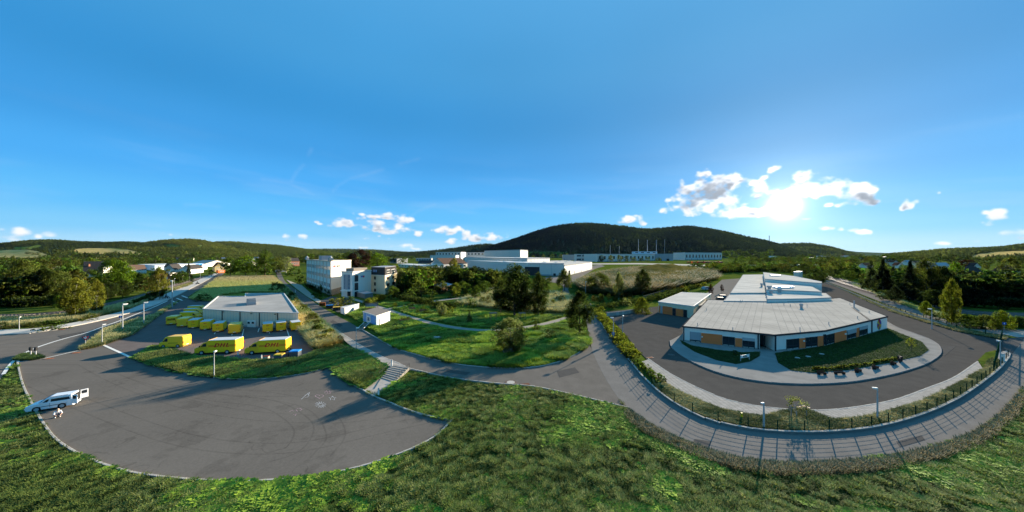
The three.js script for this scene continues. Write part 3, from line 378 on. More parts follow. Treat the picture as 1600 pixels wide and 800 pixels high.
// paved apron round the nursery
const APRON = spline([[1047, 533], [1049, 542], [1065, 556], [1090, 570], [1120, 582], [1160, 592], [1210, 598.5], [1270, 600.5], [1330, 597], [1380, 588.5], [1420, 578.5], [1453, 566], [1470, 552], [1468, 542], [1455, 532], [1430, 522], [1400, 511], [1386, 503]], 5);
struct('pavement', plate(toG([...APRON, [1340, 520], [1210, 545], [1120, 535], [1068, 522]]), 0.11, 0.16), M.speck);
const LAWN_L = [[1063, 532.5], [1080, 541], [1120, 548], [1160, 552], [1187, 551], [1187, 557], [1172, 566], [1150, 570], [1120, 564], [1085, 550.5], [1066, 538]];
const LAWN_R = [[1211, 553], [1216, 568], [1236, 580], [1270, 584], [1330, 579], [1390, 568], [1438, 557], [1451, 548], [1440, 535], [1405, 521], [1386, 513], [1340, 528], [1280, 543]];
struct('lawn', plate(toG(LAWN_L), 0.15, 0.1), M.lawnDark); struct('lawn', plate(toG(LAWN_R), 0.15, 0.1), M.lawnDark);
// verge between the low wall and the paved band
const VERGE_IN = [...BEND_IN.slice(36, -4).map(([x, y]) => [x, y - 2]), [1556, 560], [1546, 562], ...PAVE_OUT.slice().reverse().slice(1).map(([x, y]) => [x, y + 0.6])];
struct('verge', plate(toG(VERGE_IN), 0.13, 0.2), M.dry);
struct('verge', plate(toG([[1528, 564], [1540, 552], [1556, 548], [1554, 566], [1538, 577]]), 0.135, 0.2), M.turf);
struct('pavement', plate(toG([[1558, 575], [1560, 552], [1572, 549], [1580, 553], [1577, 561]]), 0.12, 0.18), M.concrete);
// garden between the street and the path, the curved gravel path
const GARDEN = [[604, 528], ...ST_UP.slice(40).map(([x, y]) => [x, y - 0.8]), [917, 520], [905, 494], [800, 492], [720, 484], [640, 474], [600, 475], [575, 480], [545, 492]];
struct('lawn', plate(toG(GARDEN), 0.08, 0.13), M.lawn);
const PATH = [...spline([[540, 464], [575, 474], [605, 484], [640, 495], [680, 506], [720, 513], [760, 516], [800, 514], [840, 508], [870, 501], [888, 495.5]], 10)];
struct('path', ribbon(PATH.map(([x, y]) => G(x, y, 0.1)), 1.9, 0.10), M.gravel);
struct('path', ribbon(spline([[603, 483], [630, 478.5], [660, 474.2]], 6).map(([x, y]) => G(x, y, 0.1)), 1.9, 0.104), M.gravel);
struct('path', ribbon(spline([[672, 471], [700, 467.5], [735, 463], [768, 449]], 6).map(([x, y]) => G(x, y)), 3.2, 0.0), M.gravel);
// works lane on the far side: from the pale wall past the factory
struct('path', plate(toG([...spline([[882, 478], [890, 462], [888, 450], [896, 440], [915, 429], [930, 420], [945, 416]], 5), ...spline([[938, 413], [920, 417], [905, 426], [888, 431], [850, 433], [842, 437], [872, 443], [880, 448], [876, 460], [866, 478]], 5)]), -0.01, 0.04), M.asphaltLight);
struct('path', plate(toG([[760, 420], [772, 421], [783, 430], [780, 433], [755, 427]]), -0.01, 0.04), M.asphaltLight);
struct('car_park', plate(toG([[1095, 470], [1112, 450], [1128, 437], [1156, 435], [1150, 447], [1142, 458], [1128, 472]]), 0.004, 0.04), M.asphaltLight);
// dry meadow behind the depot, reed bank beyond the bend
struct('meadow', plate(toG([[298, 470], [318, 447], [342, 431], [428, 430], [444, 447], [470, 477], [500, 505], [528, 540], [497, 548], [470, 515], [466, 505], [440, 456], [340, 470]]), -0.02, 0.04), M.meadow);
struct('meadow', plate(toG([[355, 431], [425, 430], [430, 441], [345, 441]]), -0.012, 0.03), M.dry);
struct('meadow', plate(toG([[712, 474], [740, 462], [790, 452], [880, 458], [905, 470], [905, 492], [830, 489], [790, 486]]), -0.02, 0.04), std([0.24, 0.19, 0.085], 1, { map: T.dry }));
struct('lawn', plate(toG([[1326, 419], [1351, 418.6], [1353, 434], [1330, 433]]), 0.02, 0.05), std([0.22, 0.42, 0.06], 1, { map: rep(T.turf, 15) }));
// reed bank: a long low mound
function mound(name, ring, h, mat, lumps = 0.3) {        // ring of readings, swelling to h
  const pts = toG(ring), c = pts.reduce((a, p) => a.add(p), V(0, 0, 0)).multiplyScalar(1 / pts.length), pos = [], uv = [], idx = [], R = 8, K = pts.length;
  for (let r = 0; r <= R; r++) for (let k = 0; k < K; k++) { const t = r / R, p = c.clone().lerp(pts[k], t), y = r === R ? -0.1 : h * Math.pow(Math.cos(t * Math.PI / 2), 0.6) * (1 - lumps + lumps * 2 * vnoise(p.x * 0.08, p.z * 0.08, 7)); pos.push(p.x, y, p.z); uv.push(p.x, -p.z); }
  for (let r = 0; r < R; r++) for (let k = 0; k < K; k++) { const a = r * K + k, b = r * K + (k + 1) % K; idx.push(a, a + K, b, b, a + K, b + K); }
  const g = new THREE.BufferGeometry(); g.setAttribute('position', new THREE.Float32BufferAttribute(pos, 3)); g.setAttribute('uv', new THREE.Float32BufferAttribute(uv, 2)); g.setIndex(idx); g.computeVertexNormals();
  const n = g.attributes.normal; let up = 0; for (let i = 0; i < n.count; i++) up += n.getY(i); if (up < 0) { idx.reverse(); g.setIndex(idx); g.computeVertexNormals(); }
  return struct(name, g, mat);
}
const REED = std([0.16, 0.14, 0.06], 1, { map: T.dry });
mound('reed_bank', [[905, 446], [930, 433], [960, 427], [1000, 426], [1060, 424], [1110, 430], [1120, 436], [1080, 445], [1010, 458], [960, 462], [920, 457]], 4.0, REED);
mound('reed_bank', [[985, 424], [1010, 420], [1060, 419], [1100, 424], [1090, 431], [1040, 434], [1000, 432]], 7, REED);

// mended places in the asphalt
const PATCH = std([0.125, 0.112, 0.098], 0.95, { map: rep(T.grain, 5) });
[[[1462, 540], [1494, 541], [1476, 556], [1470, 552]], [[700, 577], [735, 582], [728, 586], [694, 581]], [[870, 580], [898, 574], [905, 582], [874, 590]], [[90, 525], [130, 518], [134, 521], [96, 529]], [[1085, 686], [1112, 690], [1108, 699], [1082, 694]], [[1400, 690], [1440, 680], [1446, 688], [1406, 699]], [[520, 500], [536, 508], [531, 511], [516, 503]]].forEach((q) => struct('asphalt_patch', plate(toG(q), 0.014, 0.03), PATCH));
// kerbs: laid stone by stone along the edges of roads
function kerb(name, label, line, opt = {}) {
  const pts = toG(line), L = opt.len ?? 1, t = thing(name, label, 'kerb', pts[0].clone()), hi = opt.h ?? 0.12, w = opt.w ?? 0.16, spots = walk(pts, L), geos = [0, 1, 2].map((k) => rbox(L - 0.025, hi + 0.06 + k * 0.004, w, 0.015));
  const mats = [opt.mat ?? M.kerb, opt.mat2 ?? (opt.mat ?? M.kerb)]; let rest = [];
  spots.forEach((p, i) => { const g = geos[i % 3], ry = Math.atan2(-p.dir.z, p.dir.x), q = p.clone().addScaledVector(p.dir, L / 2); q.y = -0.06; if (i < 290) { const m = part(t, 'kerb_stone', g, mats[i % 2]); m.position.copy(q).sub(t.position); m.rotation.y = ry; } else { const c = g.clone(); c.rotateY(ry); c.translate(q.x - t.position.x, q.y, q.z - t.position.z); rest.push(c); } });
  if (rest.length) part(t, 'kerb_stones', merged(rest), mats[0]).userData.kind = 'stuff';
  return t;
}
const kLight = std([0.62, 0.56, 0.47], 0.95, { map: rep(T.blotch, 3) });
kerb('kerb', 'pale stone kerb curving along the near grass side of the car park', LOT_LOW, { len: 0.8, mat2: kLight });
kerb('kerb', 'pale stone kerb between the car park and the sloping grass below the steps', LOT_UP.slice(0, 29), { mat2: kLight });
kerb('kerb', 'pale stone kerb between the car park and the grass strip below the yellow vans', LOT_UP.slice(28), { mat2: kLight });
kerb('kerb', 'white stone kerb along the garden lawn on the outside of the street', ST_UP.slice(34), { mat: kLight, len: 1.2 });
kerb('kerb', 'pale stone kerb along the rough meadow side of the street', ST_LOW.slice(66), { mat2: kLight });
kerb('kerb', 'pale stone kerb between the street and its narrow footway', ST_LOW.slice(14, 67), { mat2: kLight, len: 1.5, h: 0.1 });
kerb('kerb', 'dark edged kerb round the paved apron of the nursery', APRON, { mat: std([0.3, 0.27, 0.24], 0.95), len: 1.2, h: 0.14 });
kerb('kerb', 'pale kerb along the shaded paved band of the service road', PAVE_IN, { mat2: kLight, len: 1.2, h: 0.11 });
kerb('kerb', 'pale kerb behind the paved band beside the narrow verge', PAVE_OUT.slice(0, -1), { mat2: kLight, len: 1.2, h: 0.13, w: 0.1 });
kerb('kerb', 'pale kerb between the main road and its wide footway', MAIN_UP.slice(5, -4), { mat2: kLight, len: 3, h: 0.11, w: 0.25 });
// painted lines
const line = (name, pts, w, y = 0.02) => struct(name, ribbon(pts.map(([x, y2]) => G(x, y2)), w, y), M.paint);
line('road_marking', spline([[5, 585], [14, 572], [26, 560], [48, 547], [75, 537], [105, 528], [135, 520], [165, 509], [185, 502], [205, 494], [240, 480], [262, 470]], 6), 0.32);
line('road_marking', [[159, 538], [203, 558]], 0.35, 0.03);
line('road_marking', [[22, 559], [30, 566], [70, 560], [122, 548]], 0.22, 0.03);
for (const [x, y] of [[268, 470], [276, 466], [284, 462]]) line('road_marking', [[x, y], [x + 9, y + 3.5]], 0.5);
for (const [a, b, c, d] of [[403, 519, 405, 513], [421, 521, 422, 513], [452, 526, 447, 512], [378, 527, 381, 514], [362, 524, 366, 513], [335, 522, 340, 512]]) line('road_marking', [[a, b], [c, d]], 0.14, 0.016);
// inset plates in the asphalt
for (const [x, y, s, label] of [[798, 597.5, 0.75, 'round manhole cover with pale concrete middle beside the street kerb'], [1049, 554.5, 0.55, 'round iron manhole cover in the shaded yard before the annex']]) { const t = thing('manhole_cover', label, 'manhole cover', G(x, y)); part(t, 'ring', cyl(s, s, 0.03, 0, 0.0, 0, 24), std([0.12, 0.08, 0.06], 0.7)); part(t, 'lid', cyl(s * 0.68, s * 0.68, 0.036, 0, 0, 0, 24), y > 590 ? kLight : std([0.1, 0.09, 0.08], 0.7)); }
for (const [x, y, label] of [[821, 601, 'rusty gully grate beside the round manhole at the street kerb'], [77, 560.5, 'rusty gully grate near the small planted island with two dark boxes'], [119, 551.5, 'rusty gully grate nearest the give way sign'], [1256, 637, 'dark gully grate beside the young tree at the paved band'], [1016, 559, 'dark gully grate at the pointed end of the paved band'], [95, 515, 'rusty gully grate at the footway kerb near the railway post'], [163, 501, 'rusty gully grate at the footway kerb near the blue sign']]) { const t = thing('gully_grate', label, 'drain grate', G(x, y)), ry = 0.3; part(t, 'frame', box(1.1, 0.035, 0.6, 0, 0, 0, ry), std([0.1, 0.045, 0.035], 0.7)); for (let k = -2; k <= 2; k++) part(t, 'bar', box(0.06, 0.012, 0.5, k * 0.18, 0.035, 0), M.rust).rotation.y = ry; }
// ---------- buildings ----------
const onLine = (A, B, px) => { const u = (px - CX) / F, dx = B.x - A.x, dz = B.z - A.z; return (-u * A.z - A.x) / (dx + u * dz); };      // share of the wall A-B at that reading
function spot(A, B, r) { const l = wallLen(A, B), s0 = onLine(A, B, r[0]), s1 = onLine(A, B, r[2]), d = -(A.z + (B.z - A.z) * (s0 + s1) / 2); return { s0: s0 * l, s1: s1 * l, y1: highAt(r[1], d), y0: highAt(r[3], d), d }; }
// a window on a wall: frame proud of the wall, pane set inside it, optional bars
function windowOn(parent, A, B, s0, s1, y0, y1, o = {}) {
  const fw = o.fw ?? Math.min(0.12, (s1 - s0) * 0.12), w = wpart(parent, o.name ?? 'window', merged([onWall(A, B, s0, s1, y0, y0 + fw, 0.09, 0.05), onWall(A, B, s0, s1, y1 - fw, y1, 0.09, 0.05), onWall(A, B, s0, s0 + fw, y0 + fw, y1 - fw, 0.09, 0.05), onWall(A, B, s1 - fw, s1, y0 + fw, y1 - fw, 0.09, 0.05), ...(o.bars ?? []).map((t) => { const s = lerp(s0, s1, t); return onWall(A, B, s - fw / 2, s + fw / 2, y0 + fw, y1 - fw, 0.085, 0.04); }), ...(o.cross ?? []).map((t) => { const y = lerp(y0, y1, t); return onWall(A, B, s0 + fw, s1 - fw, y - fw / 2, y + fw / 2, 0.08, 0.04); })]), o.frame ?? M.frameWhite);
  wpart(w, 'pane', onWall(A, B, s0 + fw * 0.9, s1 - fw * 0.9, y0 + fw * 0.9, y1 - fw * 0.9, 0.035, 0.03), o.glass ?? M.glass);
  if (o.sill) wpart(w, 'sill', onWall(A, B, s0 - 0.08, s1 + 0.08, y0 - 0.09, y0 - 0.005, 0.18, 0.03), o.sill);
  return w;
}
const winAt = (parent, A, B, r, o) => { const q = spot(A, B, r); return windowOn(parent, A, B, q.s0, q.s1, q.y0, q.y1, o); };
const panelAt = (parent, name, A, B, r, mat, out = 0.05, inn = 0.03) => { const q = spot(A, B, r); return wpart(parent, name, onWall(A, B, q.s0, q.s1, q.y0, q.y1, out, inn), mat); };
function winGrid(t, A, B, cols, rows, o = {}) {          // rows = [[y0, y1], ...] in metres
  const l = wallLen(A, B), p = (l - 2 * (o.pad ?? 0.6)) / cols, w = p * (o.fill ?? 0.55);
  for (const [y0, y1] of rows) for (let k = 0; k < cols; k++) { const s = (o.pad ?? 0.6) + p * (k + 0.5); windowOn(t, A, B, s - w / 2, s + w / 2, y0, y1, o); }
}
function gable(c, y, rise, along, over = 0.35, thick = 0.16) {     // c = four corners A (near left), B (near right), C (far right), D (far left)
  const [A, B, C, D] = c, e1 = along ? [A, B, C, D] : [B, C, D, A], m = (p, q, t) => V(lerp(p.x, q.x, t), 0, lerp(p.z, q.z, t));
  const R0 = m(e1[0], e1[3], 0.5), R1 = m(e1[1], e1[2], 0.5), ax = R1.clone().sub(R0).normalize(); R0.addScaledVector(ax, -over); R1.addScaledVector(ax, over);
  const gs = [], slab = (p, q) => { // eave line p-q up to the ridge
    const P = p.clone().addScaledVector(ax, -over), Q = q.clone().addScaledVector(ax, over), out = P.clone().sub(R0).normalize().multiplyScalar(over), k = over / P.distanceTo(R0) * rise; P.add(out); Q.add(out); P.y = Q.y = y - k; const a = R0.clone(), b = R1.clone(); a.y = b.y = y + rise;
    const pts = [P, Q, b, a], pos = [], uv = []; const quad = (a1, b1, c1, d1) => { for (const v of [a1, b1, c1, a1, c1, d1]) pos.push(v.x, v.y, v.z); const w = a1.distanceTo(b1), h = b1.distanceTo(c1); uv.push(0, 0, w, 0, w, h, 0, 0, w, h, 0, h); };
    const dn = pts.map((v) => v.clone().setY(v.y - thick)); quad(...pts); quad(dn[1], dn[0], dn[3], dn[2]); for (let i = 0; i < 4; i++) quad(pts[(i + 1) % 4], pts[i], dn[i], dn[(i + 1) % 4]);
    const g = new THREE.BufferGeometry(); g.setAttribute('position', new THREE.Float32BufferAttribute(pos, 3)); g.setAttribute('uv', new THREE.Float32BufferAttribute(uv, 2)); g.computeVertexNormals(); return g; };
  gs.push(slab(e1[0], e1[1]), slab(e1[2].clone(), e1[3].clone()).clone());
  const ends = [[e1[0], e1[3]], [e1[1], e1[2]]].map(([p, q]) => { const a = V(p.x, y - 0.02, p.z), b = V(q.x, y - 0.02, q.z), t = m(p, q, 0.5).setY(y + rise - thick), g = new THREE.BufferGeometry(); g.setAttribute('position', new THREE.Float32BufferAttribute([a, b, t, b, a, t].flatMap((v) => [v.x, v.y, v.z]), 3)); g.setAttribute('uv', new THREE.Float32BufferAttribute([0, 0, 4, 0, 2, 3, 4, 0, 0, 0, 2, 3], 2)); g.computeVertexNormals(); return g; });
  return { roof: merged([fixedSlab(gs[0]), fixedSlab(gs[1])]), ends: merged(ends) };
}
const fixedSlab = (g) => g;
// general block: near corners a, b read on the ground, `deep` metres back (or far corners read at roof level), its eaves at the reading `top`
function block(name, label, cat, o) {
  const A = G(...o.a), B = G(...o.b), dx = B.x - A.x, dz = B.z - A.z, l = Math.hypot(dx, dz), n = V(dz / l, 0, -dx / l).multiplyScalar(0.45).add(A.clone().add(B).setY(0).normalize().multiplyScalar(0.55)).normalize(), H = o.h ?? highAt(o.top, -A.z);
  const C = o.back ? G(o.back[1][0], o.back[1][1], H) : B.clone().addScaledVector(n, o.deep), D = o.back ? G(o.back[0][0], o.back[0][1], H) : A.clone().addScaledVector(n, o.deep); C.y = D.y = 0;
  const pos = A.clone().add(B).add(C).add(D).multiplyScalar(0.25), t = thing(name, label, cat, pos, 0, o.group), wm = o.wall ?? M.white;
  wpart(t, 'wall', prism([A, B, C, D], -0.05, H, !o.rise), wm);
  let r;
  if (o.rise) { const g = gable([A, B, C, D], H, o.rise, o.along ?? true, o.over ?? 0.4); wpart(t, 'gable', g.ends, o.gable ?? wm); r = wpart(t, 'roof', g.roof, o.roof ?? M.darkRoof); }
  else {
    const grow = (k) => { const c = pos; return [A, B, C, D].map((p) => { const d = p.clone().sub(c); d.y = 0; const L = d.length(); return c.clone().setY(0).addScaledVector(d, (L + k) / L); }); };
    r = wpart(t, 'roof', plate(grow(0.15), H + 0.14, 0.13), o.roof ?? M.depotRoof);
    if (o.parapet) for (const [p, q] of [[A, B], [B, C], [C, D], [D, A]]) wpart(r, 'parapet', onWall(p, q, -0.05, wallLen(p, q) + 0.05, H + 0.145, H + 0.145 + o.parapet, 0.14, 0.1), o.parapetMat ?? wm);
  }
  return { t, A, B, C, D, H, roof: r, n };
}
const dome = (w, h, d) => { const g = new THREE.CylinderGeometry(0.5, 0.5, 1, 14, 1, false, 0, Math.PI); g.rotateZ(Math.PI / 2); g.rotateX(-Math.PI / 2); g.scale(w, h * 2, d); return g; };

const font = await new FontLoader().loadAsync('fonts/droid/droid_sans_bold.typeface.json');
function lettering(s, size, depth = 0.02, slant = 0) { const g = new TextGeometry(s, { font, size, depth, curveSegments: 4, bevelEnabled: false }); g.computeBoundingBox(); const b = g.boundingBox; g.translate(-(b.max.x + b.min.x) / 2, -(b.max.y + b.min.y) / 2, -depth / 2); if (slant) g.applyMatrix4(new THREE.Matrix4().set(1, slant, 0, 0, 0, 1, 0, 0, 0, 0, 1, 0, 0, 0, 0, 1)); return g; }
function textOn(parent, name, str, A, B, r, mat, slant = 0, fit = 1) {      // lettering on a wall filling the read rectangle
  const q = spot(A, B, r), g = lettering(str, 1, 0.06, slant); g.computeBoundingBox(); const b = g.boundingBox, w = b.max.x - b.min.x, h = b.max.y - b.min.y; g.translate(-(b.max.x + b.min.x) / 2, -(b.max.y + b.min.y) / 2, 0);
  g.scale((q.s1 - q.s0) / w * fit, (q.y1 - q.y0) / h, 1); const dx = B.x - A.x, dz = B.z - A.z, l = Math.hypot(dx, dz), s = (q.s0 + q.s1) / 2; g.rotateY(Math.atan2(-dz / l, dx / l)); g.translate(A.x + dx / l * s - dz / l * 0.05, (q.y0 + q.y1) / 2, A.z + dz / l * s + dx / l * 0.05); return wpart(parent, name, g, mat);
}

// --- depot with the yellow vans before it ---
{
  const H = 3.3, fr = [G(317, 505), G(392, 511), G(466, 513)], back = [G(443.5, 458.5, H), G(384, 459, H), G(383, 463.7, H), G(341, 463.5, H)].map((p) => p.setY(0)), foot = [...fr, ...back], pos = fr[1].clone();
  const t = thing('depot', 'long low beige depot with flat grey roof behind the yellow vans', 'building', pos);
  wpart(t, 'wall', prism(foot, -0.05, H, false), M.beige);
  const rf = wpart(t, 'roof', prism(foot, H - 0.02, H + 0.06), M.depotRoof);
  for (let i = 0; i < foot.length; i++) { const p = foot[i], q = foot[(i + 1) % foot.length]; wpart(rf, 'parapet', onWall(p, q, -0.06, wallLen(p, q) + 0.06, H + 0.065, H + 0.2, 0.12, 0.14), M.sheetWhite); }
  wpart(t, 'plinth', merged([onWall(fr[0], fr[1], 0, wallLen(fr[0], fr[1]), -0.04, 0.3, 0.04, 0), onWall(fr[1], fr[2], 0, wallLen(fr[1], fr[2]), -0.04, 0.3, 0.04, 0)]), M.zinc);
  for (let k = 0; k < 2; k++) { const l = wallLen(fr[k], fr[k + 1]), n = 17; for (let i = 1; i < n; i++) wpart(t, 'wall_joint', onWall(fr[k], fr[k + 1], l * i / n - 0.02, l * i / n + 0.02, 0.3, H - 0.02, 0.012, 0), M.sheetGrey); }
  const wallAt = (px) => (px < 392 ? [fr[0], fr[1]] : [fr[1], fr[2]]);
  for (const px of [347.5, 375.5, 405.5, 434]) { const [A, B] = wallAt(px), l = wallLen(A, B), s = onLine(A, B, px) * l; wpart(t, 'downpipe', onWall(A, B, s - 0.06, s + 0.06, 0.1, H, 0.13, 0), M.frame); }
  for (const r of [[323, 499, 326.3, 504.4], [339.5, 500, 343.3, 505.6]]) winAt(t, ...wallAt(r[0]), r, { glass: M.glass });
  for (const r of [[357, 501.5, 361.5, 506.8], [367, 502.2, 372, 507.6], [416, 502, 420.5, 507.5], [427, 501.5, 431, 507.5]]) winAt(t, ...wallAt(r[0]), r, { glass: std([0.30, 0.34, 0.22], 0.2), bars: [0.5] });
  for (const r of [[328.5, 501.6, 331.3, 507.6], [361.9, 502.6, 366.3, 509.6], [421.5, 502.5, 426.6, 511.8], [445, 502.4, 447.4, 509.4]]) { const d = panelAt(t, 'door', ...wallAt(r[0]), r, M.plainWhite, 0.1); const [A, B] = wallAt(r[0]), q = spot(A, B, r); wpart(d, 'handle', onWall(A, B, q.s1 - 0.22, q.s1 - 0.1, (q.y0 + q.y1) / 2, (q.y0 + q.y1) / 2 + 0.06, 0.16, -0.1), M.frame); }
  const G0 = [fr[0], fr[1]]; for (const r of [[387, 500.6, 392, 511], [392, 500.6, 399.8, 511.4]]) { const [A, B] = r[0] < 392 ? G0 : [fr[1], fr[2]], d = panelAt(t, 'loading_door', A, B, r, M.plainWhite, 0.12), m = (r[0] + r[2]) / 2; const q = spot(A, B, [m - 1.7, 502.6, m + 1.7, 505.6]); wpart(d, 'pane', onWall(A, B, q.s0, q.s1, q.y0, q.y1, 0.15, -0.1), M.glass); }
  for (const px of [349.5, 393.5, 431]) { const [A, B] = wallAt(px), l = wallLen(A, B), s = onLine(A, B, px) * l; wpart(t, 'wall_lamp', onWall(A, B, s - 0.16, s + 0.16, H - 0.32, H - 0.2, 0.3, 0), M.frame); }
  const c = G(392.5, 474, H + 0.15), sk = part(t, 'skylight', box(2.0, 0.34, 6.4), M.sheetGrey); sk.position.copy(c).sub(pos); sk.rotation.y = 0.686; for (let k = -1; k <= 1; k++) part(sk, 'dome', dome(1.8, 0.6, 2.0), std([0.45, 0.47, 0.48], 0.3)).position.set(0, 0.34, k * 2.1); for (const k of [-1.5, -0.5, 0.5, 1.5]) part(sk, 'rib', dome(1.9, 0.66, 0.1), M.zinc).position.set(0, 0.34, k * 2.1);
}
// --- office block with pilasters and its glazed stair wing, the flats behind ---
{
  const A = G(479.5, 446.5), B = G(517, 462), C = G(548.5, 452), H = highAt(408.5, -B.z) , D = A.clone().add(C).sub(B);
  const t = thing('office_block', 'tall white office block with rows of windows and a red sign on its blank wall', 'building', B.clone()), stoneH = 2.4;
  wpart(t, 'wall', prism([A, B, C, D], stoneH, H, true), M.white); wpart(t, 'plinth', prism([A, B, C, D], -0.05, stoneH, false).scale(1, 1, 1), M.stone);
  const l = wallLen(A, B), n = 8;
  for (let k = 0; k <= n; k++) wpart(t, 'pilaster', onWall(A, B, clamp(l * k / n - 0.16, 0, l), clamp(l * k / n + 0.16, 0.2, l), stoneH, H + 0.02, 0.22, 0), std([0.62, 0.46, 0.34], 0.9));
  const fl = (H - stoneH - 0.9) / 3;
  for (let f = 0; f < 3; f++) for (let k = 0; k < n; k++) for (const q of [0.30, 0.68]) { const s = l * (k + q) / n, w = l / n * 0.12; windowOn(t, A, B, s - w, s + w, stoneH + f * fl + 0.75, stoneH + f * fl + fl * 0.72, { glass: M.glass, fw: 0.09 }); }
  for (let k = 0; k < n; k++) windowOn(t, A, B, l * (k + 0.3) / n, l * (k + 0.66) / n, 0.8, 1.9, { glass: M.glass, frame: M.frameBrown });
  const lc = wallLen(B, C);
  wpart(t, 'cornice', merged([onWall(A, B, -0.1, l + 0.1, H, H + 0.35, 0.35, 0.1), onWall(B, C, -0.1, lc + 0.1, H, H + 0.35, 0.25, 0.1)]), std([0.6, 0.5, 0.38], 0.9));
  wpart(t, 'roof', prism([A, B, C, D], H + 0.02, H + 0.2), M.depotRoof);
  for (const s of [0.5, l - 0.6]) { const px = V(lerp(A.x, B.x, s / l), H + 0.3, lerp(A.z, B.z, s / l)); wpart(t, 'turret', merged([box(1.5, 1.1, 1.5, px.x, H + 0.3, px.z, 0.9), (() => { const g = new THREE.ConeGeometry(0.8, 0.9, 10); g.translate(px.x, H + 1.85, px.z); return g; })()]), M.greyWall); }
  wpart(t, 'roof_hut', (() => { const p = V(lerp(A.x, C.x, 0.45), 0, lerp(A.z, C.z, 0.45)); return box(5, 2.2, 4, p.x, H + 0.2, p.z, 0.8); })(), M.sheetGrey);
  const s = wpart(t, 'sign', merged([]
    .concat((() => { const q = spot(B, C, [520, 413.5, 524.5, 417.6]); return [onWall(B, C, q.s0, q.s1, q.y0, q.y0 + (q.y1 - q.y0) * 0.35, 0.07, 0)]; })())), M.red);
  textOn(s, 'lettering', 'AE', B, C, [520.2, 413.8, 524.8, 417.2], M.red, 0.25); textOn(s, 'lettering', 'INTEC', B, C, [525.4, 414.2, 532.4, 417.2], M.frame);
  // stair wing
  const E = G(533.5, 463), Fp = G(550.5, 464.5), K = G(580, 459), h2 = highAt(426, -Fp.z), L = E.clone().add(K).sub(Fp), t2 = thing('stair_wing', 'white three storey entrance wing with tall glazing joined to the office block', 'building', Fp.clone());
  wpart(t2, 'wall', prism([E, Fp, K, L], -0.05, h2), M.white); const rr = wpart(t2, 'roof', prism([E, Fp, K, L], h2 + 0.01, h2 + 0.15), M.depotRoof);
  for (const [p, q] of [[E, Fp], [Fp, K], [K, L]]) wpart(rr, 'parapet', onWall(p, q, 0, wallLen(p, q), h2 + 0.16, h2 + 0.5, 0.2, 0.2), M.white);
  wpart(rr, 'roof_box', prism([E, Fp, K, L].map((p) => p.clone().lerp(V((E.x + K.x) / 2, 0, (E.z + K.z) / 2), 0.28)), h2 + 0.15, h2 + 1.6), M.woodGrey);
  for (const r of [[537.2, 429, 539.6, 452], [543.8, 429, 547.3, 452.5]]) winAt(t2, E, Fp, r, { glass: M.glassBlue, cross: [0.25, 0.5, 0.75], bars: [0.5], frame: M.zinc });
  panelAt(t2, 'wall_panel', E, Fp, [540, 429, 543.4, 452.5], M.sheetGrey, 0.12); winAt(t2, E, Fp, [543, 455.5, 548, 463], { glass: M.glass, frame: M.frame, name: 'door', bars: [0.5] });
  panelAt(t2, 'canopy', E, Fp, [538, 453, 549.5, 454.4], M.plainWhite, 1.8);
  for (const [y0, y1] of [[430, 440], [442, 453.5], [455.4, 463.5]]) winAt(t2, Fp, K, [554, y0, 559.5, y1], { glass: M.glass, frame: M.frame, cross: [0.42], bars: [0.5] });
  const s2 = textOn(t2, 'lettering', 'vm', Fp, K, [563.6, 430.8, 567, 433.2], M.blueSign); panelAt(t2, 'sign', Fp, K, [567.4, 430.5, 569.2, 433.4], M.red, 0.07);
  // flats with the dark mansard
  const P = G(579, 458), Q = G(601.5, 460), R = G(620, 452.5), h3 = highAt(430, -Q.z), S = P.clone().add(R).sub(Q), t3 = thing('apartment_building', 'pale apartment building with dark shingled mansard roof beside the entrance wing', 'building', Q.clone());
  wpart(t3, 'wall', prism([P, Q, R, S], -0.05, h3), M.cream); const mid = V((P.x + R.x) / 2, 0, (P.z + R.z) / 2), inn = [P, Q, R, S].map((p) => p.clone().lerp(mid, 0.07)), hm = highAt(418, -Q.z);
  const mg = (() => { const o = [P, Q, R, S].map((p) => p.clone().lerp(mid, -0.03)), pos = [], uv = []; for (let i = 0; i < 4; i++) { const a = o[i], b = o[(i + 1) % 4], c = inn[(i + 1) % 4], d = inn[i], w = wallLen(a, b); for (const [p, y, u, v] of [[a, h3, 0, 0], [b, h3, w, 0], [c, hm, w, 3], [a, h3, 0, 0], [c, hm, w, 3], [d, hm, 0, 3]]) { pos.push(p.x, y, p.z); uv.push(u, v); } } const g = new THREE.BufferGeometry(); g.setAttribute('position', new THREE.Float32BufferAttribute(pos, 3)); g.setAttribute('uv', new THREE.Float32BufferAttribute(uv, 2)); g.computeVertexNormals(); return g; })();
  const mr = wpart(t3, 'mansard', mg, M.darkRoof); wpart(mr, 'flat_roof', prism(inn, hm - 0.05, hm + 0.12), M.sheetGrey); wpart(t3, 'eave', prism([P, Q, R, S].map((p) => p.clone().lerp(mid, -0.05)), h3 - 0.15, h3 + 0.02), M.plainWhite);
  for (const r of [[584.5, 432, 587.5, 436.6], [584.6, 441, 587.4, 446], [584.8, 451, 587.6, 455.5]]) winAt(t3, P, Q, r, { frame: M.frameBrown, bars: [0.5], sill: M.zinc });
  for (const r of [[604, 432.5, 608, 436.5], [612.5, 431, 616.5, 435], [604.5, 442.5, 608.5, 447], [612.8, 440.5, 616.8, 445]]) winAt(t3, Q, R, r, { frame: M.frameBrown, bars: [0.5], sill: M.zinc });
  for (const r of [[604, 421.5, 609, 426], [611.5, 420.5, 617, 425]]) winAt(t3, Q, R, r, { frame: M.plainWhite, glass: M.glass, bars: [0.5], name: 'dormer_window' }); winAt(t3, P, Q, [583, 421.8, 588.5, 425], { frame: M.blueWall, glass: M.glassBlue, bars: [0.5], name: 'dormer_window' });
}
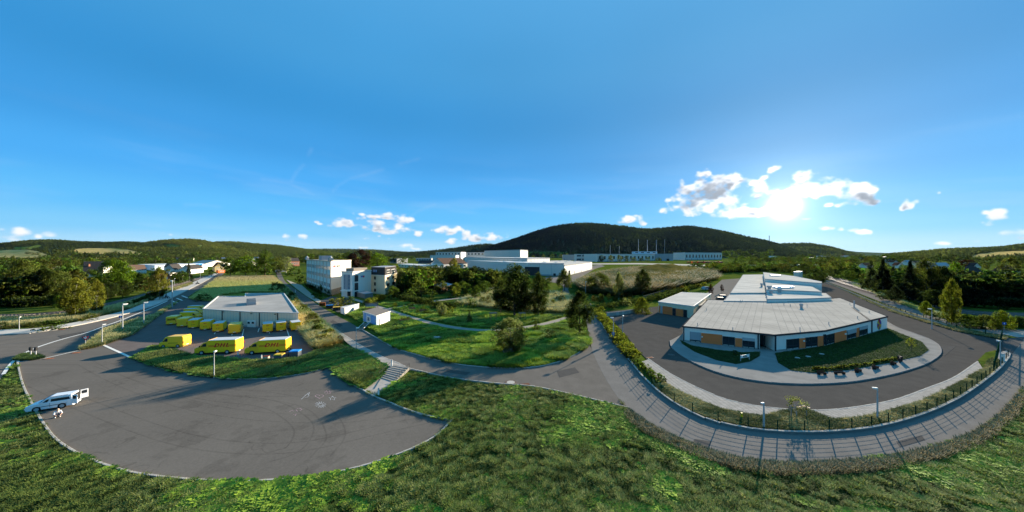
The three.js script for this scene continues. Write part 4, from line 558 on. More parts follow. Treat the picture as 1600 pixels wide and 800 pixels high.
// white container and the pale blue hut
{
  const b = block('storage_container', 'long white storage container on the grass beside the yellow-green bushes', 'container', { a: [538.5, 491.5], b: [561, 483.5], back: [[532.3, 480.2], [553.5, 476]], top: 482, roof: M.sheetWhite, wall: M.sheetWhite });
  panelAt(b.t, 'grey_panel', b.A, b.B, [543, 484, 560.5, 488.5], M.sheetGrey, 0.03); const q = [b.D, b.A]; wpart(b.t, 'door', onWall(q[0], q[1], 0.2, wallLen(...q) - 0.2, 0.1, b.H - 0.2, 0.06, 0), M.paleBlue);  // grey sheet panel along the container side
  const Hh = 2.55, A = G(567.5, 503.2), B = G(588, 511.3), C = G(609.3, 503), D = A.clone().add(C).sub(B), t = thing('hut', 'small pale blue hut with flat grey roof and a white sign board with red script', 'hut', B.clone()), H = highAt(494, -B.z);
  wpart(t, 'wall', prism([A, B, C, D], 0.25, H, true), M.blueWall); wpart(t, 'plinth', prism([A, B, C, D].map((p) => p.clone().lerp(B, 0.01)), -0.05, 0.25, false), M.white);
  const mid = V((A.x + C.x) / 2, 0, (A.z + C.z) / 2), big = [A, B, C, D].map((p) => p.clone().lerp(mid, -0.04)), r = wpart(t, 'roof', prism(big, H, H + 0.16), M.woodGrey); wpart(r, 'fascia', merged([onWall(big[0], big[1], 0, wallLen(big[0], big[1]), H - 0.06, H + 0.17, 0.04, 0), onWall(big[1], big[2], 0, wallLen(big[1], big[2]), H - 0.06, H + 0.17, 0.04, 0)]), M.plainWhite);
  wpart(t, 'wall_panel', onWall(B, C, 0.0, wallLen(B, C), 0.25, H - 0.05, 0.02, 0), M.paleBlue);
  const d = panelAt(t, 'door', A, B, [573.6, 494, 579, 508], M.plainWhite, 0.08); panelAt(d, 'pane', A, B, [574.8, 495.5, 577.8, 501], M.glassBlue, 0.1);
  for (const px of [567.8, 573, 579.5, 587.5]) { const s = onLine(A, B, px) * wallLen(A, B); wpart(t, 'batten', onWall(A, B, s - 0.06, s + 0.06, 0.25, H - 0.05, 0.05, 0), M.plainWhite); }
  const sg = panelAt(t, 'sign_board', B, C, [592.3, 495.5, 605.5, 506.5], M.frame, 0.06), sb = panelAt(sg, 'sign_face', B, C, [592.8, 496, 605, 506], M.plainWhite, 0.09); textOn(sg, 'lettering', 'elia', B, C, [594, 499.2, 600.2, 503.2], M.red, 0.3);
  const st = thing('wooden_steps', 'small wooden steps with white rails up to the door of the blue hut', 'steps', G(566, 514)); const p0 = G(563.5, 515.5), p1 = G(573.5, 509.5); for (let k = 0; k < 5; k++) { const p = p0.clone().lerp(p1, k / 5); wpart(st, 'tread', box(1.3, 0.1, 0.55, p.x, 0.04 + k * 0.09, p.z, 0.6), M.woodGrey); } wpart(st, 'landing', box(1.7, 0.1, 1.2, p1.x, 0.5, p1.z, 0.6), M.woodGrey); for (const o of [-0.65, 0.65]) wpart(st, 'side_rail', bar(p0.clone().add(V(o, 0.35, 0)), p1.clone().add(V(o, 0.9, 0)), 0.05), M.plainWhite);
}
// barn among the trees
{
  const b = block('wooden_shed', 'brown boarded shed with grey sheet roof among the trees', 'shed', { a: [689, 459], b: [707, 452.5], back: [[677, 446], [693, 441]], top: 450, wall: M.woodBrown, roof: M.sheetGrey });
  const l = wallLen(b.A, b.B), l2 = wallLen(b.D, b.A); for (let k = 0; k < 24; k++) wpart(b.t, 'board', onWall(b.A, b.B, l * k / 24 + 0.02, l * (k + 1) / 24 - 0.02, 0, b.H, 0.04 + 0.02 * (k % 3), 0), k % 4 ? M.woodBrown : std([0.36, 0.22, 0.13], 0.9)); wpart(b.t, 'opening_shade_sheet', onWall(b.D, b.A, l2 * 0.12, l2 * 0.92, 0, b.H * 0.72, 0.03, 0), M.black);  // black sheet on the wall paints the shade inside the open end
}
// --- nursery: low white building with bent front, orange panels, pale roofs in steps ---
{
  const H = 2.72, P0 = G(1067, 533), P1 = G(1187, 546.5), P2 = G(1210, 549.5), P3 = G(1290, 541), P4 = G(1386, 514.5), Bk = [G(1312, 466, H), G(1252, 471.5, H), G(1190, 472, H), G(1106, 469, H)].map((p) => p.setY(0));
  const E1 = P1.clone().add(V(1.2, 0, -3.2)), E2 = P2.clone().add(V(0.9, 0, -3.2)), foot = [P0, P1, E1, E2, P2, P3, P4, ...Bk], t = thing('nursery', 'long low white building with bent front, orange wall panels and pale flat roofs', 'building', P2.clone());
  wpart(t, 'wall', prism(foot, 0.1, H, false), M.white);
  const roofPts = [P0, P1, P2, P3, P4, ...Bk], rf = wpart(t, 'roof', prism(roofPts, H, H + 0.1), M.greyRoof);
  for (let i = 0; i < roofPts.length; i++) { const p = roofPts[i], q = roofPts[(i + 1) % roofPts.length]; wpart(rf, 'roof_edge', onWall(p, q, -0.08, wallLen(p, q) + 0.08, H - 0.1, H + 0.15, 0.16, 0.05), M.frame); }
  const plinth = [[P0, P1], [P2, P3], [P3, P4]].map(([a, b]) => onWall(a, b, 0, wallLen(a, b), 0, 0.28, 0.05, 0)); wpart(t, 'plinth', merged(plinth), M.concrete);
  for (const [A, B, px] of [[P0, P1, 1068.4], [P0, P1, 1184.6], [P2, P3, 1211], [P3, P4, 1361.5]]) { const s = onLine(A, B, px) * wallLen(A, B); wpart(t, 'downpipe', onWall(A, B, s - 0.09, s + 0.09, 0.1, H, 0.16, 0), M.frame); }
  const W = { frame: M.frame, glass: M.glass, bars: [0.5], cross: [0.4], fw: 0.1 };
  for (const r of [[1078, 519, 1095, 537.5], [1129, 526, 1148, 543.5], [1160, 529.5, 1179.5, 545.5]]) winAt(t, P0, P1, r, W);
  for (const [r, m] of [[[1095.5, 521.6, 1128.5, 540], M.orange], [[1148.5, 528.5, 1159.5, 544], M.orange], [[1078, 518.8, 1095, 531], M.sheetGrey], [[1160, 528, 1179.5, 532.5], M.zinc]]) panelAt(t, m === M.orange ? 'wall_panel' : 'shutter', P0, P1, r, m, m === M.orange ? 0.07 : 0.13);
  for (const r of [[1228.5, 529.5, 1248, 546.8], [1258, 526.5, 1276.5, 544.6]]) winAt(t, P2, P3, r, W); winAt(t, P3, P4, [1290.5, 522, 1303, 540.5], W); for (const r of [[1323, 516, 1337, 532.6], [1342, 511, 1355, 527.5]]) winAt(t, P3, P4, r, W); winAt(t, P2, P3, [1286, 522.4, 1290, 540.8], { ...W, bars: [] });
  for (const r of [[1248.3, 528.4, 1257.6, 545], [1277, 525, 1285.8, 541.6]]) panelAt(t, 'wall_panel', P2, P3, r, M.orange, 0.07);
  for (const r of [[1303.5, 518, 1322, 537], [1337.4, 512.6, 1341.6, 528.4]]) panelAt(t, 'wall_panel', P3, P4, r, M.orange, 0.07); for (const r of [[1323, 514.6, 1337, 521], [1342, 509.6, 1355, 514.4]]) panelAt(t, 'shutter', P3, P4, r, M.zinc, 0.13);
  for (const [A, B, px, row] of [[P0, P1, 1097, 526], [P2, P3, 1255, 532.5], [P3, P4, 1320, 521.5]]) { const q = spot(A, B, [px - 1, row - 1, px + 1, row + 1]); wpart(t, 'wall_lamp', onWall(A, B, q.s0, q.s1, q.y0, q.y1, 0.2, 0), M.plainWhite); }
  wpart(t, 'entrance', onWall(E1, E2, 0.1, wallLen(E1, E2) - 0.1, 0.1, H - 0.25, 0.08, 0), M.glass); wpart(t, 'entrance_frame', merged([0.02, 0.33, 0.66, 0.96].map((k) => onWall(E1, E2, wallLen(E1, E2) * k, wallLen(E1, E2) * k + 0.12, 0.1, H - 0.2, 0.14, 0))), M.frame);
  // round emblem of coloured petals
  { const q = spot(P3, P4, [1366.8, 499.5, 1380, 513.8]), s = (q.s0 + q.s1) / 2, y = (q.y0 + q.y1) / 2 - 0.05, R = (q.y1 - q.y0) * 0.58, l = wallLen(P3, P4), ux = (P4.x - P3.x) / l, uz = (P4.z - P3.z) / l, ang = Math.atan2(-uz, ux), cx = P3.x + ux * s - uz * 0.03, cz = P3.z + uz * s + ux * 0.03;
    const put = (g) => { g.rotateY(ang); g.translate(cx, y, cz); return g; }; const em = wpart(t, 'emblem', put(new THREE.CylinderGeometry(R * 0.33, R * 0.33, 0.07, 20).rotateX(Math.PI / 2)), std([0.62, 0.25, 0.02], 0.7));
    const cols = [[0.5, 0.02, 0.08], [0.45, 0.04, 0.12], [0.25, 0.02, 0.2], [0.04, 0.02, 0.22], [0.04, 0.02, 0.25], [0.7, 0.36, 0.02], [0.65, 0.3, 0.02], [0.6, 0.35, 0.03], [0.2, 0.02, 0.2], [0.3, 0.02, 0.2], [0.5, 0.42, 0.05], [0.55, 0.4, 0.04], [0.45, 0.03, 0.05], [0.4, 0.02, 0.05], [0.05, 0.03, 0.2], [0.6, 0.5, 0.05], [0.5, 0.42, 0.05], [0.5, 0.02, 0.04]];
    cols.forEach((c, k) => { const a = Math.PI / 2 - k / cols.length * 6.2832, g = new THREE.BoxGeometry(R * 0.62, R * 0.27, 0.05); const ps = g.attributes.position; for (let i = 0; i < ps.count; i++) if (ps.getX(i) < 0) ps.setY(i, ps.getY(i) * 0.45); g.translate(R * 0.66, 0, 0); g.rotateZ(a); wpart(em, 'petal', put(g), std(c, 0.7)); }); }
  for (let k = 1; k < 24; k++) { const a = k / 24, top = Bk[3].clone().lerp(Bk[0], a), fr = a < 0.42 ? P0.clone().lerp(P1, a / 0.42) : a < 0.7 ? P2.clone().lerp(P3, (a - 0.42) / 0.28) : P3.clone().lerp(P4, (a - 0.7) / 0.3); const A = fr.clone().lerp(top, 0.012), B = top.clone().lerp(fr, 0.012); wpart(rf, 'roof_seam', ribbon([A, B], 0.09, H + 0.106), M.seamStrip); }
  // roof fittings of the front wing
  for (const [px, row, h, r] of [[1252, 481, 0.95, 0.42]]) { const p = G(px, row, H + 0.1); wpart(t, 'roof_vent', merged([cyl(r * 0.7, r * 0.7, h * 0.7, p.x, H + 0.1, p.z), cyl(r, r, h * 0.35, p.x, H + 0.1 + h * 0.65, p.z), cyl(r, r * 0.4, h * 0.15, p.x, H + 0.1 + h, p.z)]), M.zinc); }
  for (const [px, row] of [[1157, 471.5], [1160, 471.5], [1261, 479], [1335, 480], [1328, 476], [1358, 489], [1104, 485], [1090, 509], [1145, 516], [1295, 507], [1340, 498], [1250, 516], [1235, 478], [1225, 476]]) { const p = G(px, row, H + 0.1); wpart(t, 'roof_pipe', cyl(0.06, 0.06, 0.55, p.x, H + 0.1, p.z, 8), M.zinc); }
  { const a = G(1331, 480.5, H + 0.12), b = G(1359, 501, H + 0.12); wpart(t, 'roof_cable', merged([bar(a, b, 0.05), bar(a.clone().add(V(0.35, 0, 0)), b.clone().add(V(0.3, 0, 0)), 0.04)]), M.frame); }
  const p5 = G(1334.5, 480, H + 0.1); wpart(t, 'chimney_pipe', cyl(0.14, 0.14, 1.7, p5.x, H + 0.1, p5.z, 10), M.metal);
  // stepped roofs behind
  const wing = (name, pts, h, base, roof) => { const f = pts.map(([x, y]) => G(x, y, h).setY(0)); const w = wpart(t, name, prism(f, base, h, false), M.white); wpart(w, 'wing_roof', prism(f, h, h + 0.1), roof); for (let i = 0; i < f.length; i++) wpart(w, 'wing_edge', onWall(f[i], f[(i + 1) % f.length], -0.05, wallLen(f[i], f[(i + 1) % f.length]) + 0.05, h - 0.12, h + 0.16, 0.12, 0.05), i % 2 ? M.greyWall : M.zinc); return [w, f]; };
  wing('rear_wing', [[1131, 471], [1141, 459.5], [1197, 459.5], [1199, 471.5]], 2.9, 0, M.paleRoof);
  wing('rear_wing', [[1199, 468], [1197.5, 455.5], [1290, 458.5], [1299, 465.5], [1262, 467]], 3.5, 0, M.paleRoof);
  wing('rear_wing', [[1197.5, 453], [1195.5, 440], [1266, 446.5], [1284, 456.5], [1250, 455]], 4.4, 0, M.paleRoof);
  wing('rear_wing', [[1195, 436], [1192.5, 425.5], [1243, 432], [1284, 440.5], [1284, 443]], 5.6, 0, M.paleRoof);
  wing('rear_wing', [[1141.5, 458.2], [1161, 429.5], [1192, 429], [1196, 458]], 3.3, 0, M.paleRoof);
  for (const [px, row, w, h] of [[1211, 431.5, 14, 5.7], [1224, 450, 28, 4.5]]) { const p = G(px, row, h); const ww = w * -p.z / F; wpart(t, 'skylight', box(ww, 0.5, 1.6, p.x, h + 0.1, p.z), M.clearDome); }
  for (const [px, row, h, r] of [[1204.5, 459, 3.6, 0.8], [1218, 457.5, 3.6, 0.7], [1202, 453, 4.4, 0.8], [1190, 448, 3.4, 0.6]]) { const p = G(px, row, h); wpart(t, 'roof_vent', merged([cyl(r * 0.6, r * 0.6, 0.9, p.x, h, p.z), cyl(r, r * 0.8, 0.5, p.x, h + 0.9, p.z)]), M.zinc); }
  { const A = G(1268, 459.5), B = G(1284, 461); const p = V(lerp(P4.x, Bk[0].x, 1.0), 0, 0); }
  // annex
  const aH = highAt(474, depthOf(491.5)), A = G(1029, 489), B = G(1083.5, 497.5), C = G(1111, 459, aH).setY(0), D = G(1066, 457, aH).setY(0), an = thing('annex', 'low cream annex with orange panels and white flat roof beside the nursery', 'building', A.clone());
  wpart(an, 'wall', prism([A, B, C, D], 0, aH, false), M.cream); const ar = wpart(an, 'roof', prism([A, B, C, D], aH, aH + 0.1), M.paleRoof); for (const [p, q] of [[A, B], [B, C], [C, D], [D, A]]) wpart(ar, 'roof_edge', onWall(p, q, -0.06, wallLen(p, q) + 0.06, aH - 0.12, aH + 0.16, 0.12, 0.05), M.sheetWhite);
  for (const r of [[1035.5, 479, 1050.6, 491.5], [1056.3, 482.6, 1067.5, 494.6], [1030, 477.5, 1031.8, 489]]) panelAt(an, 'wall_panel', A, B, r, M.orange, 0.06); panelAt(an, 'shutter', A, B, [1032, 477.8, 1035.2, 490], M.zinc, 0.06);
  for (const r of [[1051, 481.5, 1056, 494], [1068, 484, 1073.6, 497]]) winAt(an, A, B, r, { frame: M.frame, cross: [0.5], name: 'window' });
  const lk = thing('covered_passage', 'small flat canopy joining the annex and the nursery', 'canopy', G(1092, 478)); const c1 = G(1090, 474.5, 2.3), c2 = G(1101, 472, 2.3); wpart(lk, 'canopy_roof', prism([G(1089, 478, 2.3), G(1097, 477, 2.3), G(1104, 470.5, 2.3), G(1096, 470, 2.3)].map((p) => p.setY(0)), 2.2, 2.35), M.paleRoof); for (const p of [c1, c2]) wpart(lk, 'post', cyl(0.08, 0.08, 2.2, p.x, 0, p.z), M.zinc);
  block('storage_container', 'white and grey equipment cabin behind the stepped roofs beside the fence', 'container', { a: [1240, 434], b: [1249, 434.5], deep: 8, top: 424.5, wall: M.sheetWhite, roof: M.plainWhite });
}
// ---------- hills, fields and far forest ----------
const HILLS = [];
function rowAt(profile, px) { let i = 0; while (i < profile.length - 2 && profile[i + 1][0] < px) i++; const [x0, y0] = profile[i], [x1, y1] = profile[i + 1], t = clamp((px - x0) / (x1 - x0)), a = profile[Math.max(0, i - 1)][1], d = profile[Math.min(profile.length - 1, i + 2)][1]; const m0 = (y1 - a) / 2, m1 = (d - y0) / 2, t2 = t * t, t3 = t2 * t; return (2 * t3 - 3 * t2 + 1) * y0 + (t3 - 2 * t2 + t) * m0 + (-2 * t3 + 3 * t2) * y1 + (t3 - t2) * m1; }
function hill(profile, Z0, Z1, mat, seed) {
  const x0 = profile[0][0], x1 = profile[profile.length - 1][0], nu = 90, nt = 26, pos = [], uv = [], idx = [];
  const at = (px, t) => { const u = (px - CX) / F, yr = Math.max(0, EYE + (CY - rowAt(profile, px)) * Z1 / F), Z = lerp(Z0, Z1, t), k = t <= 1 ? lerp(t, Math.sin(t * Math.PI / 2), 0.4) : Math.max(0, 1 - (t - 1) * 1.5); return V(u * Z, Math.max(-3, yr * k * (1 + (t <= 0.95 ? 0.07 * (vnoise(u * 9, t * 4, seed) - 0.5) : 0)) - 2 * (1 - Math.min(1, t))), -Z); };
  for (let i = 0; i <= nt; i++) for (let j = 0; j <= nu; j++) { const p = at(lerp(x0, x1, j / nu), i / nt * 1.35); pos.push(p.x, p.y, p.z); uv.push(p.x, p.z); }
  for (let i = 0; i < nt; i++) for (let j = 0; j < nu; j++) { const a = i * (nu + 1) + j, b = a + 1, c = a + nu + 1, d = c + 1; idx.push(a, b, c, b, d, c); }
  const g = new THREE.BufferGeometry(); g.setAttribute('position', new THREE.Float32BufferAttribute(pos, 3)); g.setAttribute('uv', new THREE.Float32BufferAttribute(uv, 2)); g.setIndex(idx); g.computeVertexNormals();
  const m = struct('hill', g, mat), h = { at, x0, x1, m, hit(px, row) { let a = 0, b = 1; const f = (t) => { const p = at(px, t); return CY - (p.y - EYE) * F / -p.z; }; for (let k = 0; k < 24; k++) { const c = (a + b) / 2; if (f(c) > row) a = c; else b = c; } return at(px, (a + b) / 2); } };
  HILLS.push(h); return h;
}
const crownFar = [crown(901, 'round', 16, 6, 0.2, 0.05), crown(902, 'tall', 16, 6, 0.19, 0.05), crown(903, 'cone', 18, 5, 0.17, 0.05)];
const farLeaf = leafMat([1, 1, 1], 0.3);
const DARKF = [0.09, 0.15, 0.04], MIDF = [0.26, 0.35, 0.07], LITF = [0.46, 0.52, 0.10], SPRUCE = [0.065, 0.11, 0.04];
function forest(label, h, n, size, seed, colors, skip = [], region) {
  const rng = rngOf(seed), sets = [[], [], []], m = new THREE.Matrix4(), q = new THREE.Quaternion(), up = V(0, 1, 0);
  for (let k = 0; k < n * 3 && sets[0].length + sets[1].length + sets[2].length < n; k++) {
    const px = lerp(h.x0, h.x1, rng()), t = Math.pow(rng(), 0.8) * 1.06, p = h.at(px, t), row = CY - (p.y - EYE) * F / -p.z;
    if (p.y < 1 || skip.some((s) => inside(s, px, row)) || (region && !region(px, row))) continue;
    const s = size * (0.6 + 0.8 * rng()), c = vnoise(p.x * 0.004, p.z * 0.004, seed) * 0.6 + rng() * 0.4, kind = c < 0.42 ? (rng() < 0.7 ? 2 : 1) : rng() < 0.6 ? 0 : 1, col = mixc(mixc(colors[0], colors[1], sstep(0.25, 0.7, c)), colors[2], sstep(0.62, 0.95, c) * 0.8);
    q.setFromAxisAngle(up, rng() * 6.28); sets[kind].push([m.compose(p.setY(p.y - 1), q, V(s * 0.8, s * (kind ? 1.35 : 1), s * 0.8)).clone(), col]);
  }
  const c = new THREE.Color();
  sets.forEach((l, k) => { if (!l.length) return; const im = new THREE.InstancedMesh(crownFar[k], farLeaf, l.length); l.forEach(([a, b], i) => { im.setMatrixAt(i, a); im.setColorAt(i, c.setRGB(...b)); }); im.name = numbered('forest'); shade(im); scene.add(im); im.userData.kind = 'stuff'; tag(im, label + [' of round crowns', ' of tall crowns', ' of conifers'][k], 'forest'); });
}
function fieldOn(h, ring, mat, lift = 2.5) {
  const xs = ring.map((p) => p[0]), ys = ring.map((p) => p[1]), x0 = Math.min(...xs), x1 = Math.max(...xs), y0 = Math.min(...ys), y1 = Math.max(...ys), sx = (x1 - x0) / 60, sy = (y1 - y0) / 24, pos = [], uv = [];
  for (let y = y0; y < y1; y += sy) for (let x = x0; x < x1; x += sx) { if (!inside(ring, x + sx / 2, y + sy / 2)) continue; const c = [[x, y], [x, y + sy], [x + sx, y + sy], [x + sx, y]].map(([a, b]) => h.hit(a, b)); for (const k of [0, 1, 2, 0, 2, 3]) { pos.push(c[k].x, c[k].y + lift, c[k].z); uv.push(c[k].x, c[k].z); } }
  const g = new THREE.BufferGeometry(); g.setAttribute('position', new THREE.Float32BufferAttribute(pos, 3)); g.setAttribute('uv', new THREE.Float32BufferAttribute(uv, 2)); g.computeVertexNormals(); return struct('field', g, mat);
}
const hA = hill([[-420, 386], [-200, 388], [-60, 385], [0, 381.5], [20, 379.5], [45, 377], [90, 376.5], [130, 378.5], [170, 379.5], [200, 379], [235, 381], [270, 385], [330, 392], [380, 399]], 1300, 3000, M.wood, 1);
const hB = hill([[170, 399], [200, 388], [225, 381], [245, 378], [262, 376], [290, 375], [310, 376], [325, 378.5], [345, 384], [380, 392], [420, 399]], 1700, 3400, M.wood, 2);
const hC = hill([[260, 398], [300, 388], [330, 381], [345, 379], [380, 380], [400, 382], [430, 384], [455, 387.5], [475, 390.5], [500, 394], [540, 399]], 2400, 4200, M.wood, 3);
const hD = hill([[420, 399], [450, 394.5], [475, 391.0], [500, 390.0], [540, 390.1], [580, 391.0], [620, 393.5], [660, 396.0], [720, 399]], 4200, 6500, M.wood, 4);
const hE = hill([[600, 399], [630, 396.0], [660, 394.0], [690, 391.0], [720, 387.0], [750, 382.5], [775, 382.5], [800, 384.5], [830, 390.5], [870, 399]], 3200, 5200, M.wood, 5);
const hF = hill([[700, 399], [740, 396.2], [765, 389.2], [780, 382.7], [800, 376.7], [830, 366.2], [860, 357.2], [880, 353.7], [910, 351.7], [940, 352.2], [980, 356.2], [1010, 359.7], [1030, 358.7], [1060, 356.2], [1080, 355.5], [1110, 359.7], [1140, 365.7], [1170, 373.2], [1200, 379.2], [1230, 388.2], [1262, 398.2], [1280, 399]], 2700, 4800, M.wood, 6);
const hG = hill([[1100, 399], [1150, 390.0], [1180, 384.5], [1210, 382.2], [1240, 381.4], [1265, 381.4], [1290, 385.0], [1310, 389.5], [1330, 396.0], [1350, 399]], 3600, 5600, M.wood, 7);
hill([[1270, 399], [1300, 389.5], [1320, 391], [1340, 393.4], [1380, 395], [1420, 396.8], [1450, 397.4], [1480, 399]], 7500, 9500, M.wood, 8);
const hH = hill([[1380, 399], [1420, 396], [1440, 394.5], [1460, 392.5], [1480, 391], [1500, 390], [1540, 388.6], [1570, 387], [1590, 384], [1620, 381], [1700, 378], [1850, 376], [2000, 384]], 1500, 3000, M.wood, 9);
// fields cut into the woods
const FA = [[[-60, 392], [0, 391.5], [18, 391], [42, 391], [58, 393], [72, 398], [78, 403.5], [30, 404.5], [-60, 404]], [[22, 386.8], [46, 386.2], [58, 383.2], [66, 383.8], [60, 388], [50, 391], [24, 390.6]], [[111, 392.5], [120, 389.6], [140, 388.3], [168, 388.6], [200, 391], [222, 395.5], [226, 399.8], [180, 397], [150, 398], [128, 398]], [[74, 400], [90, 400.6], [92, 404], [76, 403]], [[165, 387.5], [190, 389], [194, 391], [170, 389]]];
FA.forEach((f, i) => fieldOn(hA, f, [M.field, M.meadow, M.field, std([0.09, 0.2, 0.035], 1, { map: rep(T.dry, 90) }), M.meadow][i]));
const FB = [[[243, 387.5], [254, 383], [268, 382], [286, 384], [292, 386], [276, 388.5], [262, 389]], [[286, 400], [292, 397], [304, 395.5], [306, 400], [300, 405], [290, 404]], [[308, 383], [316, 383], [318, 387], [310, 389]]];
FB.forEach((f, i) => fieldOn(hB, f, std([0.2, 0.23, 0.07], 1, { map: rep(T.dry, 120) })));
fieldOn(hE, [[664, 392.5], [690, 390.4], [692, 391.8], [666, 394.2]], M.meadow);
const FF = [[[760, 396.5], [800, 394], [850, 394.2], [905, 394.6], [905, 397], [850, 399.6], [770, 399.8]], [[1128, 397.4], [1152, 396.4], [1152, 399.4], [1130, 400]]];
FF.forEach((f) => fieldOn(hF, f, std([0.1, 0.17, 0.04], 1, { map: rep(T.dry, 200) })));
const FH = [[[1516, 402], [1530, 397.4], [1560, 394], [1590, 392.6], [1700, 391], [1700, 398], [1600, 400], [1570, 401.4], [1550, 403], [1520, 405]], [[1452, 395.6], [1486, 392.4], [1488, 394.6], [1460, 397]]];
FH.forEach((f) => fieldOn(hH, f, M.field));
forest('wooded left hill behind the tan fields', hA, 22000, 9.5, 11, [DARKF, MIDF, LITF], FA);
forest('wooded round hill with the chapel', hB, 9000, 13, 12, [MIDF, LITF, LITF], FB);
forest('long wooded ridge right of the chapel hill', hC, 9000, 15, 13, [MIDF, MIDF, LITF]);
forest('far low wooded ridge behind the office block', hD, 5000, 18, 14, [DARKF, MIDF, MIDF]);
forest('dark wooded slope left of the big hill', hE, 6500, 15, 15, [SPRUCE, DARKF, MIDF]);
forest('dark spruce wood on the big hill', hF, 26000, 23, 16, [SPRUCE, DARKF, MIDF], FF);
forest('hazy wood on the hill under the sun', hG, 6500, 18, 17, [DARKF, MIDF, MIDF]);
forest('woods above the tan field on the right hill', hH, 12000, 13, 18, [DARKF, MIDF, LITF], FH);
// ---------- far buildings: town, works and houses ----------
function far(name, label, o) {
  const b = block(name, label, o.cat ?? 'building', o), rows = o.floors ?? 1, fh = b.H / rows, list = [];
  for (let f = 0; f < rows; f++) list.push([f * fh + fh * 0.32, f * fh + fh * 0.72]);
  if (o.win) winGrid(b.t, b.A, b.B, o.win, list, { pad: o.pad ?? 1, fill: o.fill ?? 0.5, frame: o.frame ?? M.frameWhite, bars: o.bars ?? [], fw: 0.14 });
  if (o.side) { const [p, q] = o.sideRight ? [b.B, b.C] : [b.D, b.A]; winGrid(b.t, p, q, o.side, list, { pad: o.pad ?? 1, fill: o.fill ?? 0.5, frame: o.frame ?? M.frameWhite, fw: 0.14 }); }
  if (o.chimney) for (const k of o.chimney) { const p = b.A.clone().lerp(b.C, k); wpart(b.roof, 'chimney', box(0.9, 1.6, 0.9, p.x, b.H + o.rise * 0.55, p.z), M.brick); }
  if (o.doors) for (const [s, w, h, m] of o.doors) { const l = wallLen(b.A, b.B); wpart(b.t, 'door', onWall(b.A, b.B, l * s - w / 2, l * s + w / 2, 0, h, 0.08, 0), m ?? M.sheetGrey); }
  if (o.lights) for (let k = 0; k < o.lights; k++) { const p = b.A.clone().lerp(b.B, (k + 0.5) / o.lights).lerp(b.D.clone().lerp(b.C, (k + 0.5) / o.lights), 0.35 + 0.3 * (k % 2)); wpart(b.roof, 'skylight', box(2.4, 0.7, 3.2, p.x, b.H + 0.14, p.z, 0.3), M.plainWhite); }
  if (name === 'factory' || name === 'warehouse') for (const [p, q] of [[b.A, b.B], [b.B, b.C]]) { const l = wallLen(p, q), n = Math.min(30, Math.max(3, Math.round(l / 9))); for (let k = 1; k < n; k++) wpart(b.t, 'wall_joint', onWall(p, q, l * k / n - 0.12, l * k / n + 0.12, 0, b.H, 0.05, 0), k % 5 ? M.zinc : M.frame); wpart(b.t, 'plinth', onWall(p, q, 0.1, l - 0.1, 0, b.H * 0.1, 0.07, 0), M.sheetGrey); wpart(b.t, 'gutter', onWall(p, q, 0, l, b.H * 0.94, b.H, 0.25, 0), M.zinc); for (let k = 0; k < n; k += 4) wpart(b.t, 'service_door', onWall(p, q, l * (k + 0.4) / n, l * (k + 0.4) / n + 1.4, b.H * 0.02, b.H * 0.3, 0.09, 0), M.frame); }
  return b;
}
// white works with stepped roofs
far('factory', 'long white factory hall with roof lights beside the works lane', { a: [882, 432], b: [925, 420.5], back: [[806, 408.3], [880, 407]], top: 414.5, wall: M.sheetWhite, roof: M.paleRoof, lights: 8, doors: [[0.12, 7, 4, M.frame]] });
far('factory', 'white factory hall with big dark loading gate left of the roof light hall', { a: [825, 430], b: [881, 431.5], back: [[730, 407], [828, 409]], top: 411, wall: M.sheetWhite, roof: M.sheetWhite, lights: 5, doors: [[0.12, 13, 7, M.frame], [0.75, 2, 2, M.frame]] });
far('factory', 'long white factory wing nearest the shrubs behind the wooden shed', { a: [726, 410.5], b: [824, 424], deep: 60, top: 401.5, wall: M.sheetWhite, roof: M.sheetWhite, lights: 3, doors: [[0.5, 3, 3]] });
far('factory', 'low white loading bay with grey doors by the parked white car', { a: [746, 418], b: [768, 418.5], deep: 18, top: 412.5, wall: M.sheetWhite, roof: M.greyRoof, doors: [[0.3, 5, 5], [0.7, 5, 5]] });
far('factory', 'far white industrial hall with plain walls below the dark hill', { a: [757, 406], b: [813, 407], deep: 80, top: 391.5, wall: M.sheetWhite, roof: M.sheetWhite });
far('factory', 'far white block with rooftop plant left of the dark hill', { a: [681, 405.5], b: [720, 406], deep: 60, top: 394, wall: M.sheetWhite, roof: M.sheetGrey, win: 8, floors: 2 });
far('factory', 'stepped white works building with small roof huts', { a: [720, 405], b: [757, 405.5], deep: 60, top: 394.5, wall: M.sheetWhite, roof: M.sheetGrey, win: 7, floors: 2 });
far('factory', 'white cube shaped hall on the pale field under the hill', { a: [800, 400.9 + 1.6], b: [814, 402.6], deep: 120, h: 30, wall: M.sheetWhite, roof: M.sheetWhite });
far('workshop', 'flat white workshop row with brown awnings among the gardens', { a: [622, 417], b: [660, 421], deep: 30, top: 412.5, wall: M.cream, roof: M.sheetWhite, win: 7 });
far('workshop', 'low white shed with one dark door behind the garden trees', { a: [661, 424], b: [693, 423.5], deep: 26, top: 418, wall: M.sheetWhite, roof: M.sheetWhite, doors: [[0.2, 2.4, 4, M.frame]] });
far('supermarket', 'white shop with wide brown hipped roof behind the gardens', { a: [693, 421], b: [730, 419], deep: 46, top: 412.5, wall: M.white, roof: M.brownRoof, rise: 7, along: true, win: 5 });
far('house', 'low house with pyramid grey roof before the brown roofed shop', { a: [653, 416], b: [676, 416.5], deep: 14, top: 411, wall: M.cream, roof: M.darkRoof, rise: 4.3, win: 4 });
far('warehouse', 'dark grey warehouse with flat roof beyond the bright tree', { a: [620, 411.5], b: [637, 411], deep: 40, top: 404, wall: M.sheetGrey, roof: M.sheetGrey, doors: [[0.7, 10, 6]] });
